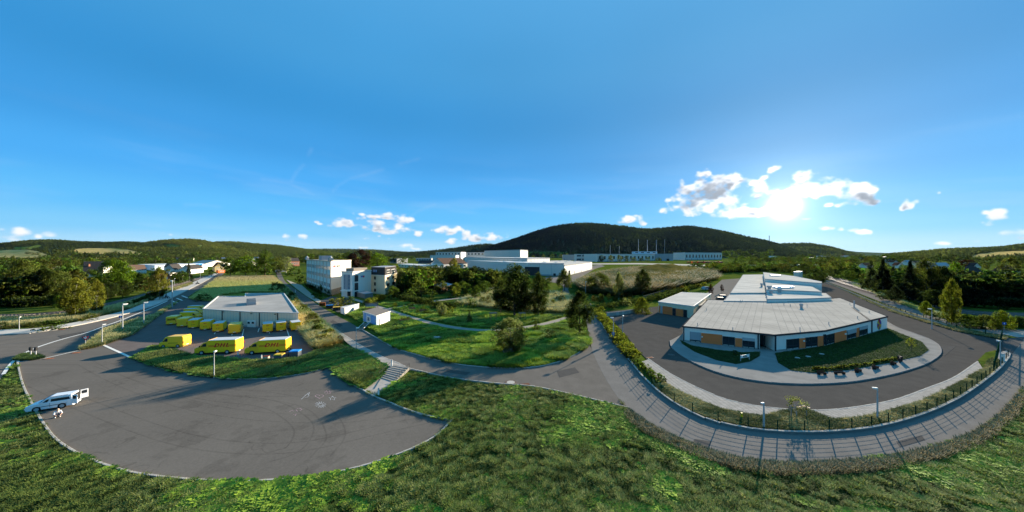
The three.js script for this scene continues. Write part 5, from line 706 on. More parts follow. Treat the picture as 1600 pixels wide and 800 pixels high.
far('warehouse', 'long flat warehouse with pale roof line before the far white block', { a: [650, 408], b: [674, 408], deep: 40, top: 403.5, wall: M.greyWall, roof: M.sheetWhite, win: 6 });
far('warehouse', 'white flat roofed hall with covered front below the far works', { a: [672, 406.6], b: [712, 407], deep: 40, top: 398.7, wall: M.sheetWhite, roof: M.paleRoof, doors: [[0.3, 8, 8], [0.6, 8, 8]] });
// second works beyond the reed bank
far('factory', 'long pale factory with square windows beyond the reed bank', { a: [1070, 406.5], b: [1128, 406], deep: 110, top: 394.4, wall: M.sheetWhite, roof: M.sheetWhite, win: 12, fill: 0.45, floors: 1, frame: M.frame });
far('factory', 'grey factory hall with red doors beyond the reed bank', { a: [1024, 407.5], b: [1052, 407.5], deep: 90, top: 396.5, wall: M.sheetGrey, roof: M.sheetGrey, doors: [[0.25, 12, 7, M.rust], [0.7, 9, 7, M.frame]] });
far('factory', 'white factory wing with trees along its front', { a: [933, 409.2], b: [1023, 407.5], deep: 110, top: 396.6, wall: M.sheetWhite, roof: M.sheetWhite, win: 14, fill: 0.4, frame: M.frame });
far('factory', 'white hall with long dark window bands beside the grey shed', { a: [900, 408], b: [934, 408], deep: 80, top: 397, wall: M.sheetWhite, roof: M.sheetWhite, win: 4, floors: 2, fill: 0.8, frame: M.sheetGrey });
far('factory', 'grey windowless shed before the white hall', { a: [880, 406.5], b: [900, 406.5], deep: 60, top: 398, wall: M.greyWall, roof: M.sheetGrey });
far('power_plant', 'blue grey boiler house under the two tall chimneys', { a: [990, 403.4], b: [1027, 403.4], deep: 90, h: 49, wall: M.paleBlue, roof: M.sheetGrey, win: 4, floors: 3, frame: M.sheetGrey });
for (const [px, row, top, r, label] of [[1011.5, 403.2, 375, 3.6, 'tall pale chimney nearer the middle of the boiler house'], [1025.5, 403.2, 375, 3.4, 'tall pale chimney at the end of the boiler house'], [997.5, 403.2, 374, 2.6, 'slim grey chimney left of the boiler house'], [953.5, 403.4, 383, 2.2, 'short grey chimney above the factory trees'], [967.5, 403.4, 384, 2, 'short white chimney beside a roof stack'], [1038.5, 403.2, 374, 1.6, 'thin steel mast right of the boiler house']]) { const p = G(px, row), h = highAt(top, -p.z), t = thing('chimney', label, 'chimney', p); part(t, 'shaft', cyl(r * 0.8, r * 0.65, h, 0, 0, 0, 14), M.sheetGrey); for (const k of [0.86, 0.97]) part(t, 'band', cyl(r * 1.05, r * 1.02, h * 0.02, 0, h * k, 0, 14), M.sheetGrey); }
{ const p = G(1202, 402.2), y1 = highAt(368, -p.z), t = thing('radio_mast', 'thin lattice radio mast on the ridge below the sun', 'mast', V(p.x, 0, p.z)); for (const [x, z] of [[-3, -3], [3, -3], [3, 3], [-3, 3]]) part(t, 'leg', bar(V(x, 0, z), V(x * 0.5, y1, z * 0.5), 0.8), M.frame); for (let k = 0; k < 8; k++) part(t, 'brace', bar(V(-2.4, y1 * (0.5 + k / 16), 2), V(2.4, y1 * (0.53 + k / 16), 2), 0.5), M.frame); part(t, 'antenna', cyl(2.6, 2.6, y1 * 0.05, 0, y1 * 0.93, 0), M.sheetGrey); }
// overpass and embankment road
{ const t = thing('road_bridge', 'long concrete road bridge with railing crossing behind the nursery', 'bridge', G(1240, 422)), a = G(1128, 418.5), b = G(1278, 417.5); a.y = b.y = 0; const h0 = highAt(414.6, -b.z), dz = V(0, 0, -9); wpart(t, 'deck', merged([onWall(a, b, -2, wallLen(a, b) + 4, h0 - 1.3, h0, 0.5, 9)]), M.concrete); for (let k = 0; k < 5; k++) { const p = a.clone().lerp(b, 0.55 + k * 0.1); wpart(t, 'pier', merged([box(1.2, h0 - 1.31, 7, p.x, 0, p.z - 4)]), M.concrete); } wpart(t, 'parapet', merged([onWall(a, b, -2, wallLen(a, b) + 4, h0 + 0.002, h0 + 0.9, 0.52, -0.35)]), M.sheetWhite); for (let k = 0; k < 28; k++) { const s = wallLen(a, b) * k / 28; wpart(t, 'railing_post', onWall(a, b, s, s + 0.16, h0, h0 + 1.5, 0.3, -0.14), M.sheetGrey); } wpart(t, 'handrail', onWall(a, b, -2, wallLen(a, b) + 4, h0 + 1.4, h0 + 1.52, 0.3, -0.14), M.sheetGrey); }
struct('embankment_road', plate(toG([[925, 411.6], [1000, 411], [1130, 414.2], [1130, 416.5], [1000, 413], [925, 413.2]]), 0.02, 0.06), std([0.5, 0.44, 0.36], 0.95));
// houses on the left of the town
const hs = 'houses of the town beyond the left railway';
far('house', 'brick house with dark gable roof beside the railway and the yellow birch', { a: [243, 446.5], b: [266.5, 445], deep: 10, top: 432, wall: M.brick, roof: M.darkRoof, rise: 3.6, along: false, win: 4, floors: 2, chimney: [0.4] });
far('house', 'big white house with steep dark slate roof among the left trees', { a: [131, 438], b: [160, 437], deep: 14, top: 426.5, wall: M.white, roof: M.darkRoof, rise: 7.6, win: 6, floors: 2, chimney: [0.25, 0.7] });
far('house', 'long white house with brown roof left of the blue hall', { a: [205, 428], b: [229, 427], deep: 14, top: 421, wall: M.white, roof: M.brownRoof, rise: 4.0, win: 7, floors: 2 });
far('industrial_hall', 'pale blue and white industrial hall behind the long white house', { a: [216, 420], b: [242, 423], deep: 60, top: 413, wall: M.paleBlue, roof: M.sheetWhite, doors: [[0.8, 6, 6, M.sheetWhite]] });
far('house', 'low house with brown roof between the left trees', { a: [82, 429], b: [103, 428.5], deep: 13, top: 423.5, wall: M.cream, roof: M.brownRoof, rise: 2.9, win: 5 });
far('house', 'small house with rusty roof beside the old left tree', { a: [57, 432], b: [69, 431], deep: 7, top: 426.5, wall: M.cream, roof: M.darkRoof, rise: 2.0, win: 3 });
far('house', 'white terrace with a skylight roof beyond the slate roofed house', { a: [160, 427], b: [176, 424], deep: 14, top: 418, wall: M.white, roof: M.sheetGrey, win: 5, floors: 2 });
far('church', 'white chapel with steep dark pyramid roof on the hill', { a: [309.2, 402.6], b: [318.3, 402.6], deep: 60, h: 62, wall: M.white, roof: M.darkRoof, rise: 62, along: true, over: 3 });
far('house', 'pale yellow house at the end of the main road', { a: [336, 424.5], b: [350.5, 424], deep: 13, top: 416.5, wall: M.yellowWall, roof: M.redRoof, rise: 4.3, win: 4, floors: 2, along: false });
far('shop', 'low orange fronted shop under the pale yellow house', { a: [341, 426.5], b: [352, 426], deep: 6, top: 422.2, wall: M.orange, roof: M.sheetWhite, win: 3 });
far('house', 'white house with dark gable roof by the main road fence', { a: [298, 428], b: [318, 425.5], deep: 13, top: 420.4, wall: M.white, roof: M.darkRoof, rise: 3.6, win: 4, along: true, floors: 2 });
far('house', 'white house with lean-to roofs behind the conifer', { a: [272, 427], b: [286, 425], deep: 11, top: 420.5, wall: M.white, roof: M.darkRoof, rise: 4.3, win: 4, floors: 2 });
far('house', 'low white cottage beside the dark hedge at the left railway', { a: [266, 431.5], b: [277, 430], deep: 8, top: 427, wall: M.white, roof: M.sheetWhite, win: 3 });
far('industrial_hall', 'pale hall with shallow grey gable roof by the main road', { a: [293, 416.5], b: [316, 417], deep: 70, top: 413, wall: M.white, roof: M.greyRoof, rise: 6, win: 6 });
far('industrial_hall', 'white hall with bright blue front panels beyond the houses', { a: [272, 417.5], b: [292, 418], deep: 40, top: 412.4, wall: M.blueLid, roof: M.sheetWhite });
far('shop', 'white flat shop with orange sign band by the main road', { a: [306, 422.5], b: [324, 420.5], deep: 9, top: 417.2, wall: M.white, roof: M.orange, win: 4 });
far('house', 'white house with brown roof in the left middle of the town', { a: [256, 424], b: [272, 424], deep: 13, top: 417, wall: M.white, roof: M.brownRoof, rise: 3.6, win: 4, floors: 2 });
far('house', 'grey roofed house beyond the bright trees at the street end', { a: [452, 416], b: [468, 415.5], deep: 14, top: 408, wall: M.brick, roof: M.darkRoof, rise: 5.0, win: 5 });
far('house', 'pale house beside the big trees at the far meadow edge', { a: [395, 415], b: [402, 414.5], deep: 13, top: 408.5, wall: M.white, roof: M.sheetGrey, rise: 4.3, win: 3 });
far('garage', 'low white garages before the willow at the street end', { a: [432, 425], b: [446, 424.5], deep: 6, top: 421.8, wall: M.white, roof: M.sheetWhite, doors: [[0.25, 3, 2.4, M.sheetGrey], [0.7, 3, 2.4, M.sheetGrey]] });
far('shelter', 'flat grey roofed shelter beside the entrance wing', { a: [570, 466.5], b: [583, 464.5], deep: 10, top: 459.8, wall: M.woodGrey, roof: M.sheetGrey });
far('hall', 'dark flat building at the far left edge among dry fields', { a: [-25, 444], b: [10, 442], deep: 20, top: 432, wall: M.sheetGrey, roof: M.darkRoof, doors: [[0.93, 3, 3, M.white]] });
// right side
far('house', 'long red brick house with dark roof among the right trees', { a: [1503, 439], b: [1536, 434], deep: 11, top: 428.5, wall: M.brick, roof: M.darkRoof, rise: 4.0, win: 9, floors: 2, chimney: [0.8] });
far('house', 'white house with steep dark roof behind the round tree', { a: [1571, 434.5], b: [1594, 431.5], deep: 10, top: 424.5, wall: M.white, roof: M.darkRoof, rise: 4.3, win: 5, floors: 2, along: false });
far('house', 'dark roofed house end with pale chimney behind the red brick house', { a: [1521, 423], b: [1533, 422.6], deep: 9, top: 417, wall: M.white, roof: M.darkRoof, rise: 4.3, along: false, win: 2 });
far('garage', 'low garages with red doors beside the long brick house', { a: [1537, 435.4], b: [1556, 434.4], deep: 6, top: 431.4, wall: M.white, roof: M.redRoof, doors: [[0.2, 2.6, 1.9, M.red], [0.5, 2.6, 1.9, M.rust], [0.8, 2.6, 1.9, M.red]] });
far('garage', 'grey garages below the round tree', { a: [1562, 444], b: [1578, 443], deep: 6, top: 437.2, wall: M.greyWall, roof: M.sheetGrey, doors: [[0.3, 2.6, 2.1, M.frame], [0.7, 2.6, 2.1, M.frame]] });
far('shed', 'small pale shed at the far right edge', { a: [1593, 442], b: [1608, 441], deep: 7, top: 436, wall: M.cream, roof: M.sheetGrey });
far('house', 'white house with teal gable among the right tree tops', { a: [1450, 425], b: [1459, 424], deep: 10, top: 415.5, wall: M.blueWall, roof: M.sheetGrey, rise: 4.3, win: 3, along: false, floors: 2 });
far('house', 'pale house with grey roof beside the teal gable', { a: [1458, 424], b: [1484, 422], deep: 9, top: 415.8, wall: M.white, roof: M.sheetGrey, rise: 3.2, win: 5, floors: 2 });
far('house', 'pale house left of the tall willow in the right town', { a: [1432, 419.5], b: [1444, 419], deep: 11, top: 412, wall: M.cream, roof: M.brownRoof, rise: 3.6, win: 3, floors: 2 });
far('house', 'white gabled house at the far right town edge', { a: [1403, 420], b: [1412, 419.5], deep: 9, top: 414.6, wall: M.white, roof: M.redRoof, rise: 3.6, win: 2, along: false, floors: 2 });
[[1262, 409.4, 17, 402.8], [1204, 405.2, 12, 399.8], [1278, 404.6, 20, 399.6], [1317, 405.6, 10, 399.4], [1344, 407.4, 8, 403.4], [1303, 413.8, 9, 410.4], [1352, 418.6, 12, 414.6], [1381, 407.4, 9, 402.4], [1386, 411.4, 8, 406.6], [1396, 415.4, 8, 409.8], [1418, 414.4, 8, 409.8], [1500, 402.6 + 9, 9, 407.6]].forEach(([x, y, w, top], i) => far(i < 3 ? 'warehouse' : 'house', ['wide pale hall beyond the bridge', 'white hall left of the bridge trees', 'long white hall under the wooded ridge', 'tall pale block above the trees', 'white house right of the tall block', 'small white hut beside the railway trees', 'white roofed house by the green pitch', 'pale house in the distant town', 'white gable near the dark conifers', 'pale house behind the dark conifers', 'white house below the distant fields', 'pale house above the willow'][i], { a: [x, y], b: [x + w, y - 0.1], deep: 14, top, wall: i % 3 ? M.white : M.sheetWhite, roof: i < 3 ? M.sheetWhite : [M.redRoof, M.sheetGrey, M.brownRoof][i % 3], rise: i < 3 ? 0 : 3.5, win: 3, along: i % 2 === 0 }));
// small town houses far off, each a thing
{
  const rng = rngOf(77), names = 'small houses of the distant town', lab = 'small pale house of the distant town at the foot of the left hills';
  let proto0;
  let nth = 0; for (const [x, y, w] of [[141, 406.5, 8], [150, 405.8, 7], [153, 402.8, 6], [226, 404.8, 6], [275, 406, 6], [292, 405, 5], [296, 407.5, 6], [346, 406, 6], [352, 405.5, 5], [360, 406, 6], [368, 405, 5], [378, 406.5, 6], [385, 405.6, 5], [397, 406, 7], [423, 407, 8], [431, 406, 6]]) { const b = far('house', lab.replace('house of', 'house, ' + ORD[nth++] + ' from the left of').replace(' at the foot of the left hills', ' under the left hills'), { a: [x, y], b: [x + w, y - 0.03], deep: 16, h: 6 + 3 * rng(), wall: rng() < 0.7 ? M.white : M.yellowWall, roof: [M.sheetGrey, M.brownRoof, M.redRoof][Math.floor(rng() * 3)], rise: 4, win: 2, group: names }); }
}
// ---------- trees, bushes and hedges one can tell apart ----------
// belts of look-alike trees: x from, x to, step, foot reading, top reading, width
const TONE = { dark: 'dark', mid: 'green', olive: 'olive', bright: 'bright', conifer: 'blackish', yellow: 'yellowish' }, SHAPE = { round: 'rounded', tall: 'tall', egg: 'oval', spire: 'pointed' };
function belt(x0, x1, step, base, top, w, tones, label, group, seed, forms = ['round', 'tall', 'egg']) {
  const rng = rngOf(seed), where = label.replace(/^.*?tree /, ''); let k = 0;
  for (let x = x0; x < x1; x += step * 1.5 * (0.7 + 0.6 * rng())) { const b = base + (rng() - 0.5) * 0.16 * (base - 400), hgt = (base - top) * (0.72 + 0.5 * rng()), tone = tones[Math.floor(rng() * tones.length)], wd = w * (0.9 + 0.5 * rng()), form = forms[Math.floor(rng() * forms.length)]; const rest = ' tree, ' + ORD[k++] + ' from the left ' + where, long = TONE[tone] + ' ' + SHAPE[form] + rest; tree(x, b, b - hgt, wd, form, tone, long.split(' ').length > 14 ? TONE[tone] + rest : long, group); }
}
belt(-20, 130, 7, 417, 404, 12, ['dark', 'mid', 'olive', 'mid'], 'tree in the thick belt below the left tan field', 'trees below the left tan field', 1);
belt(70, 205, 8, 409, 396, 12, ['dark', 'mid', 'dark', 'olive'], 'tree between the two left tan fields', 'trees between the left tan fields', 2);
belt(118, 300, 8.5, 414, 402, 13, ['dark', 'mid', 'olive', 'mid'], 'tree in the belt behind the left town houses', 'trees behind the left town houses', 3);
belt(205, 340, 8, 406, 395, 11, ['dark', 'mid', 'mid', 'olive'], 'tree at the foot of the chapel hill', 'trees at the foot of the chapel hill', 4);
belt(318, 480, 8, 410, 401, 11, ['mid', 'olive', 'dark', 'bright'], 'tree in the belt along the far meadow and street end', 'trees along the far meadow edge', 5);
belt(455, 640, 8, 412, 398, 14, ['mid', 'dark', 'mid', 'olive'], 'tree in the park belt behind the office block', 'trees behind the office block', 6);
belt(630, 720, 9, 404.5, 398.6, 10, ['dark', 'mid'], 'tree in the far belt before the industrial halls', 'trees before the industrial halls', 7);
belt(800, 900, 9, 403.6, 397.4, 6, ['mid', 'olive', 'mid'], 'small street tree on the green below the big hill', 'street trees below the big hill', 8, ['egg']);
belt(940, 1030, 8.5, 409.6, 400.4, 8, ['olive', 'mid', 'dark'], 'small round tree along the front of the white factory wing', 'trees along the factory front', 9, ['egg', 'round']);
belt(1060, 1130, 9, 402.8, 393.5, 11, ['mid', 'dark', 'olive'], 'tree in the row behind the pale factory', 'trees behind the pale factory', 10);
belt(1132, 1210, 7, 404.5, 391, 14, ['dark', 'mid', 'dark'], 'tree at the right foot of the big hill', 'trees at the right foot of the big hill', 11);
belt(1150, 1215, 8, 411, 399, 12, ['dark', 'mid'], 'tree in the belt beyond the road bridge', 'trees beyond the road bridge', 12);
belt(1080, 1290, 9, 421.5, 411.5, 13, ['dark', 'mid', 'dark', 'olive'], 'bushy tree on the dark slope before the road bridge', 'trees on the slope before the bridge', 13);
belt(1216, 1400, 8, 407.5, 398.4, 12, ['dark', 'mid', 'mid', 'olive'], 'tree in the belt under the hazy hill', 'trees under the hazy hill', 14);
belt(1270, 1372, 8.5, 414.5, 403, 14, ['dark', 'mid', 'mid', 'olive'], 'tree in the belt left of the green pitch', 'trees left of the green pitch', 15);
belt(1280, 1350, 10, 434, 419, 17, ['dark', 'dark', 'mid'], 'bushy tree along the right railway behind the cabin', 'trees along the right railway', 16);
belt(1380, 1520, 8, 411, 399, 14, ['dark', 'mid', 'dark', 'olive'], 'tree in the belt behind the right town houses', 'trees behind the right town houses', 17);
belt(1500, 1640, 9, 413.5, 401.5, 13, ['dark', 'dark', 'mid'], 'tree in the hedge belt under the right tan field', 'trees under the right tan field', 18);
belt(1440, 1620, 12, 452, 433, 22, ['dark', 'dark', 'mid'], 'dark tree in the garden belt behind the right railway', 'garden trees behind the right railway', 19);
belt(605, 760, 10, 446, 425, 20, ['dark', 'olive', 'mid', 'olive'], 'tree in the garden belt before the white works', 'garden trees before the white works', 20);
belt(622, 760, 11, 463, 444, 19, ['dark', 'mid', 'olive'], 'bushy tree round the wooden shed', 'bushy trees round the wooden shed', 21);
belt(740, 800, 9, 451, 436, 14, ['dark', 'conifer', 'olive'], 'shrubby tree along the gravel lane by the works', 'trees along the gravel lane', 22, ['tall', 'spire']);
belt(1380, 1445, 14, 474, 452, 20, ['conifer', 'dark', 'conifer'], 'dark low tree behind the right railway bank', 'low trees behind the right railway bank', 23);
belt(20, 130, 15, 479, 455, 19, ['dark', 'mid', 'dark'], 'dark bushy tree at the foot of the left tree belt', 'bushy trees behind the left railway', 24);
belt(1460, 1620, 17, 480, 455, 26, ['dark', 'dark', 'conifer'], 'dark undergrowth tree beyond the right railway', 'undergrowth trees beyond the right railway', 25);
// single trees
[
  [34, 472, 408, 48, 'tall', 'olive', 'big spreading olive green tree at the far left edge'], [68, 475, 418, 30, 'egg', 'dark', 'dark green tree right of the big left edge tree'], [88, 474, 422, 34, 'round', 'olive', 'broad olive tree behind the pale post by the left railway'], [108, 450, 411, 16, 'tall', 'mid', 'slim tree with browning side beside the brown roofed house'],
  [117, 495, 436, 38, 'tall', 'yellow', 'large yellowing birch beside the left railway'], [151, 489, 438, 20, 'tall', 'yellow', 'narrow yellowing birch right of the large birch by the railway'], [140, 458, 422, 24, 'round', 'mid', 'green tree before the slate roofed white house'], [180, 462, 407, 40, 'round', 'bright', 'bright green round maple beside the slate roofed white house'], [90, 480, 462, 12, 'bush', 'bright', 'bright bush at the left railway by the pale post'],
  [168, 468, 441, 26, 'round', 'dark', 'dark tree below the bright maple'], [192, 465, 438, 24, 'round', 'dark', 'dark thicket tree right of the bright maple'], [213, 452, 425, 26, 'round', 'dark', 'dark round tree left of the brick house'], [224, 452, 427, 22, 'round', 'mid', 'green round tree touching the brick house'],
  [249, 468, 418, 21, 'tall', 'yellow', 'tall sparse yellow-green tree before the brick house'], [235, 470, 455, 20, 'bush', 'mid', 'low bush at the foot of the sparse yellow tree'], [295, 440, 411, 12, 'cone', 'conifer', 'dark conifer beside the white lean-to house'], [283, 444, 424, 18, 'round', 'mid', 'green tree left of the dark conifer at the railway'], [330, 431, 421, 8, 'round', 'bright', 'small bright tree at the end of the footway'],
  [360, 430, 402, 26, 'round', 'mid', 'broad green tree at the left end of the dry meadow'], [384, 430, 400, 30, 'round', 'bright', 'large bright tree behind the dry meadow'], [400, 429, 405, 20, 'round', 'mid', 'green tree right of the large bright tree'], [414, 431, 392, 26, 'tall', 'mid', 'tallest green tree behind the dry meadow'], [432, 429, 402, 20, 'round', 'olive', 'olive tree left of the willow at the street end'], [447, 426, 401, 20, 'round', 'pale', 'pale green willow at the street end'], [460, 431, 417, 22, 'bush', 'mid', 'wide green bush at the street end'], [469, 443, 430, 20, 'bush', 'mid', 'green bushes beside the footway of the street'],
  [484, 413, 396, 18, 'round', 'bright', 'bright tree left of the office roof turrets'], [562, 424, 390, 32, 'round', 'copper', 'dark copper beech behind the stair wing'], [590, 422, 395.5, 28, 'round', 'bright', 'bright green tree behind the mansard flats'], [578, 418, 392, 18, 'egg', 'olive', 'olive tree between the copper beech and the bright tree'], [546, 412, 394, 24, 'tall', 'mid', 'green tree left of the copper beech'],
  [501.5, 463, 444.5, 11, 'spire', 'lime', 'bright green conical shrub at the corner of the office block'], [494, 461, 452, 14, 'bush', 'mid', 'small round shrub behind the conical shrub'], [512, 463, 455, 12, 'bush', 'olive', 'reddish olive shrub at the foot of the office corner'], [497, 466, 460, 14, 'bush', 'hedge', 'clipped pale green bed before the conical shrub'],
  [518, 480, 466, 14, 'bush', 'hedge', 'yellow-green bush nearest the street before the stair wing'], [528, 480, 465, 15, 'bush', 'yellow', 'yellowing bush second in the row before the stair wing'], [537, 478, 464, 15, 'bush', 'hedge', 'yellow-green bush behind the white container'], [548, 477, 462, 15, 'bush', 'mid', 'green bush at the end of the row before the stair wing'],
  [612, 468, 446, 22, 'round', 'mid', 'green tree at the right corner of the mansard flats'], [626, 454, 421, 20, 'round', 'pale', 'pale yellow-green tree beside the mansard flats'], [660, 452, 416, 34, 'round', 'olive', 'large olive tree in the gardens behind the hedge'], [650, 458, 432, 26, 'round', 'dark', 'dark tree below the large olive garden tree'], [681, 444, 424, 25, 'round', 'olive', 'olive tree behind the wooden shed'], [705, 446, 416, 34, 'round', 'dark', 'dark broad tree behind the wooden shed'], [709, 428, 404, 18, 'egg', 'yellow', 'reddish tree before the brown roofed shop'], [745, 447, 417, 36, 'round', 'conifer', 'dark dense tree before the white works'], [762, 446, 434, 26, 'round', 'dark', 'low dark tree by the works lane'],
  [712, 465, 442, 20, 'round', 'hedge', 'yellow-green tree right of the wooden shed'], [731, 460, 446, 14, 'round', 'bright', 'small bright tree near the gravel lane'], [742, 456, 437, 11, 'cone', 'conifer', 'small cypress beside the gravel lane'], [752, 452, 436, 10, 'cone', 'conifer', 'second small cypress by the gravel lane, nearer the works'], [652, 462, 448, 12, 'bush', 'mid', 'round bush behind the long hedge'], [704, 466, 459, 10, 'bush', 'mid', 'low bush at the foot of the yellow-green tree'],
  [690, 495, 473, 16, 'round', 'pale', 'pale round ornamental tree on the lawn'], [703, 492, 479, 14, 'round', 'hedge', 'small pale ornamental tree right of its taller neighbour'], [733, 506, 484, 14, 'cone', 'pale', 'pale young spruce standing on the lawn'], [676, 484, 471, 14, 'bush', 'dark', 'dark bush at the end of the long hedge'], [738, 480, 466, 16, 'bush', 'mid', 'green bush where lawn meets the dry meadow'],
  [797, 553, 497, 56, 'round', 'pale', 'large pale grey-green tree on the lawn by the street'], [804, 494, 415, 66, 'round', 'dark', 'tallest dark oak in the middle beyond the garden path'], [841, 494, 428, 32, 'tall', 'dark', 'dark narrow oak right of the tallest oak'], [782, 488, 440, 30, 'egg', 'dark', 'dark tree at the left foot of the tallest oak'], [820, 491, 446, 24, 'egg', 'conifer', 'shaded tree between the two dark oaks'],
  [882, 455, 421, 24, 'egg', 'olive', 'olive tree before the white factory corner with browning leaves'], [906, 522, 456, 44, 'egg', 'dark', 'large dark lime tree at the bend beside the street'], [935, 459, 427, 36, 'round', 'olive', 'broad olive tree at the foot of the reed bank'], [942, 455, 440, 14, 'bush', 'bright', 'bright bush right of the broad olive tree'], [967, 468, 427, 16, 'tall', 'pale', 'slim pale young tree before the reed bank'], [993, 460, 446, 10, 'egg', 'hedge', 'small yellowish sapling before the reed bank'], [1004, 461, 422, 26, 'egg', 'dark', 'dark leaning tree at the left end of the reed bank'],
  [858, 531, 514, 22, 'round', 'pale', 'small pale fruit tree on the lawn'], [838, 517, 501, 13, 'round', 'dark', 'small dark sapling at the garden path'], [872, 472, 462, 14, 'bush', 'dark', 'dark bush beyond the wooden rail fence'], [864, 478, 467, 12, 'bush', 'yellow', 'straw coloured bush beyond the wooden rail fence'], [1003, 490, 465, 26, 'bush', 'hedge', 'large pale bush at the corner of the yard wall'], [978, 478, 465, 16, 'bush', 'pale', 'pale bush at the sloping bank above the yard'], [940, 490, 478, 12, 'bush', 'hedge', 'pale bush at the far end of the yellow hedge'],
  [1055.5, 405.6, 393, 6, 'cone', 'conifer', 'single dark fir before the pale factory'], [1275, 446, 420, 28, 'round', 'dark', 'broad dark bushy tree behind the nursery roofs at the railway'], [1258, 430, 412, 16, 'round', 'dark', 'dark tree beside the equipment cabin'], [1246, 424, 410.5, 12, 'tall', 'conifer', 'slim dark tree by the bridge'], [1327, 440, 422, 18, 'round', 'mid', 'green tree beside the pitch and right railway'], [1349, 441, 427, 14, 'bush', 'olive', 'pale bush at the right railway bank'],
  [1361, 452, 408.5, 24, 'cone', 'conifer', 'tall dark fir left of the pair behind the right railway'], [1380, 458, 407, 32, 'cone', 'conifer', 'largest dark fir behind the right railway'], [1396, 452, 415, 22, 'cone', 'conifer', 'dark fir right of the largest fir'], [1422, 466, 409, 30, 'cone', 'conifer', 'dark spruce left of the tall weeping willow'], [1448, 468, 406, 38, 'tall', 'olive', 'tall weeping olive tree among the right conifers'], [1470, 468, 416, 34, 'round', 'dark', 'dark broad tree right of the weeping tree'], [1494, 452, 410, 22, 'tall', 'bright', 'bright green tree beside the long brick house'],
  [1487, 507, 438, 22, 'tall', 'hedge', 'slim light poplar by the lane at the right railway'], [1447, 496, 471, 15, 'egg', 'lime', 'small bright pear shaped tree by the lane lamp'], [1520, 474, 447, 44, 'round', 'dark', 'very dark dome shaped tree behind the right railway'], [1533, 456, 429, 26, 'round', 'mid', 'green tree before the red garages'], [1552, 474, 444, 30, 'round', 'conifer', 'dark tree right of the dome shaped tree'], [1576, 476, 428, 28, 'spire', 'olive', 'loose tall pine near the far right edge'], [1578, 434, 402, 26, 'round', 'olive', 'round lime tree before the white dark roofed house'], [1510, 422, 405.5, 20, 'round', 'copper', 'dark copper tree behind the red brick house'], [1560, 444, 428, 10, 'cone', 'conifer', 'small fir beside the grey garages'], [1586, 446, 432, 18, 'round', 'yellow', 'yellowing tree beside the far right shed'],
  [1515, 512, 492, 30, 'bush', 'mid', 'wide bush right of the slim poplar'], [1540, 513, 492, 28, 'bush', 'olive', 'olive bush on the railway verge near the right sign'], [1565, 514, 486, 26, 'bush', 'lime', 'bright tall bush beside the blue sign at the right'], [1591, 512, 494, 24, 'bush', 'mid', 'green bush at the far right railway verge'], [1500, 505, 490, 20, 'bush', 'olive', 'olive bush at the foot of the slim poplar'], [1468, 500, 486, 18, 'bush', 'olive', 'dry green bush left of the slim poplar'],
  [1150, 422, 408, 12, 'round', 'mid', 'light tree on the slope left of the bridge'], [1114, 424, 411, 13, 'round', 'hedge', 'light round tree on the slope over the reed bank'], [1162, 426, 411, 14, 'round', 'mid', 'yellowish tree before the bridge left end'], [1140, 424, 412, 12, 'round', 'olive', 'olive tree on the slope left of the bridge trees'], [1100, 452, 440, 10, 'bush', 'hedge', 'light shrub at the end of the wooden rail by the car park'], [1072, 456, 447, 12, 'bush', 'hedge', 'light shrub beside the annex roof'],
  [81, 516, 499, 34, 'bush', 'mid', 'low bush on the dry strip between left railway and footway'], [52, 512, 503, 22, 'bush', 'olive', 'low olive bush near the left post at the footway'], [140, 501, 489, 20, 'bush', 'olive', 'dry bush below the large birch'], [2, 515, 503, 20, 'bush', 'dark', 'dark bush at the left frame edge by the footway'], [1244, 653, 619, 30, 'young', 'pale', 'young pale tree with three stakes in the notch of the paved band'], [1424, 550, 528, 12, 'young', 'hedge', 'sparse young tree on the nursery lawn near the bin'], [1149, 556, 547, 11, 'bush', 'hedge', 'small pale shrub on the lawn beside the low sign frame'],
  [1111, 462, 444, 7, 'egg', 'copper', 'small reddish tree in the car park'], [1128, 458, 444, 6, 'egg', 'copper', 'small reddish tree nearer the nursery in the car park'], [404, 478, 462, 1, 'bush', 'mid', ''], [488, 506, 488, 22, 'bush', 'olive', 'olive bush on the rough bank right of the depot'], [497, 524, 506, 26, 'bush', 'mid', 'green shrub on the rough bank above the street footway'], [510, 535, 520, 22, 'bush', 'yellow', 'straw coloured shrub on the rough bank'], [456, 470, 456, 16, 'bush', 'mid', 'green shrub on the bank at the depot rear corner'], [430, 455, 440, 16, 'bush', 'mid', 'small green tree shrub beside the street over the meadow'], [318, 470, 458, 26, 'bush', 'mid', 'green scrub behind the depot left roof corner'], [476, 490, 474, 18, 'bush', 'olive', 'scrub on the bank beside the depot wall'], [531, 536, 524, 14, 'bush', 'copper', 'brown dry shrub at the street fence end'],
].forEach(([x, b, t, w, f, tone, label]) => { if (label) tree(x, b, t, w, f, tone, label, undefined, f === 'bush' ? 'bush' : 'tree'); });
// free-standing trees in the left tan field and on far slopes
for (const [x, row, nth] of [[43, 398, 'left'], [50, 398.6, 'middle'], [58, 399, 'right']]) { const p = hA.hit(x, row), b = proto('round', 0, x % 3 | 0), t = thing('broadleaf_tree', nth + ' one of three dark round trees standing free in the tan field', 'tree', p, x, 'free trees in the left tan field'), s = 5.5 * -p.z / F; part(t, 'crown', b.crown, LEAF.dark).scale.set(s, s * 0.9, s); part(t, 'trunk', b.trunk, M.bark).scale.set(s, s * 0.9, s); }
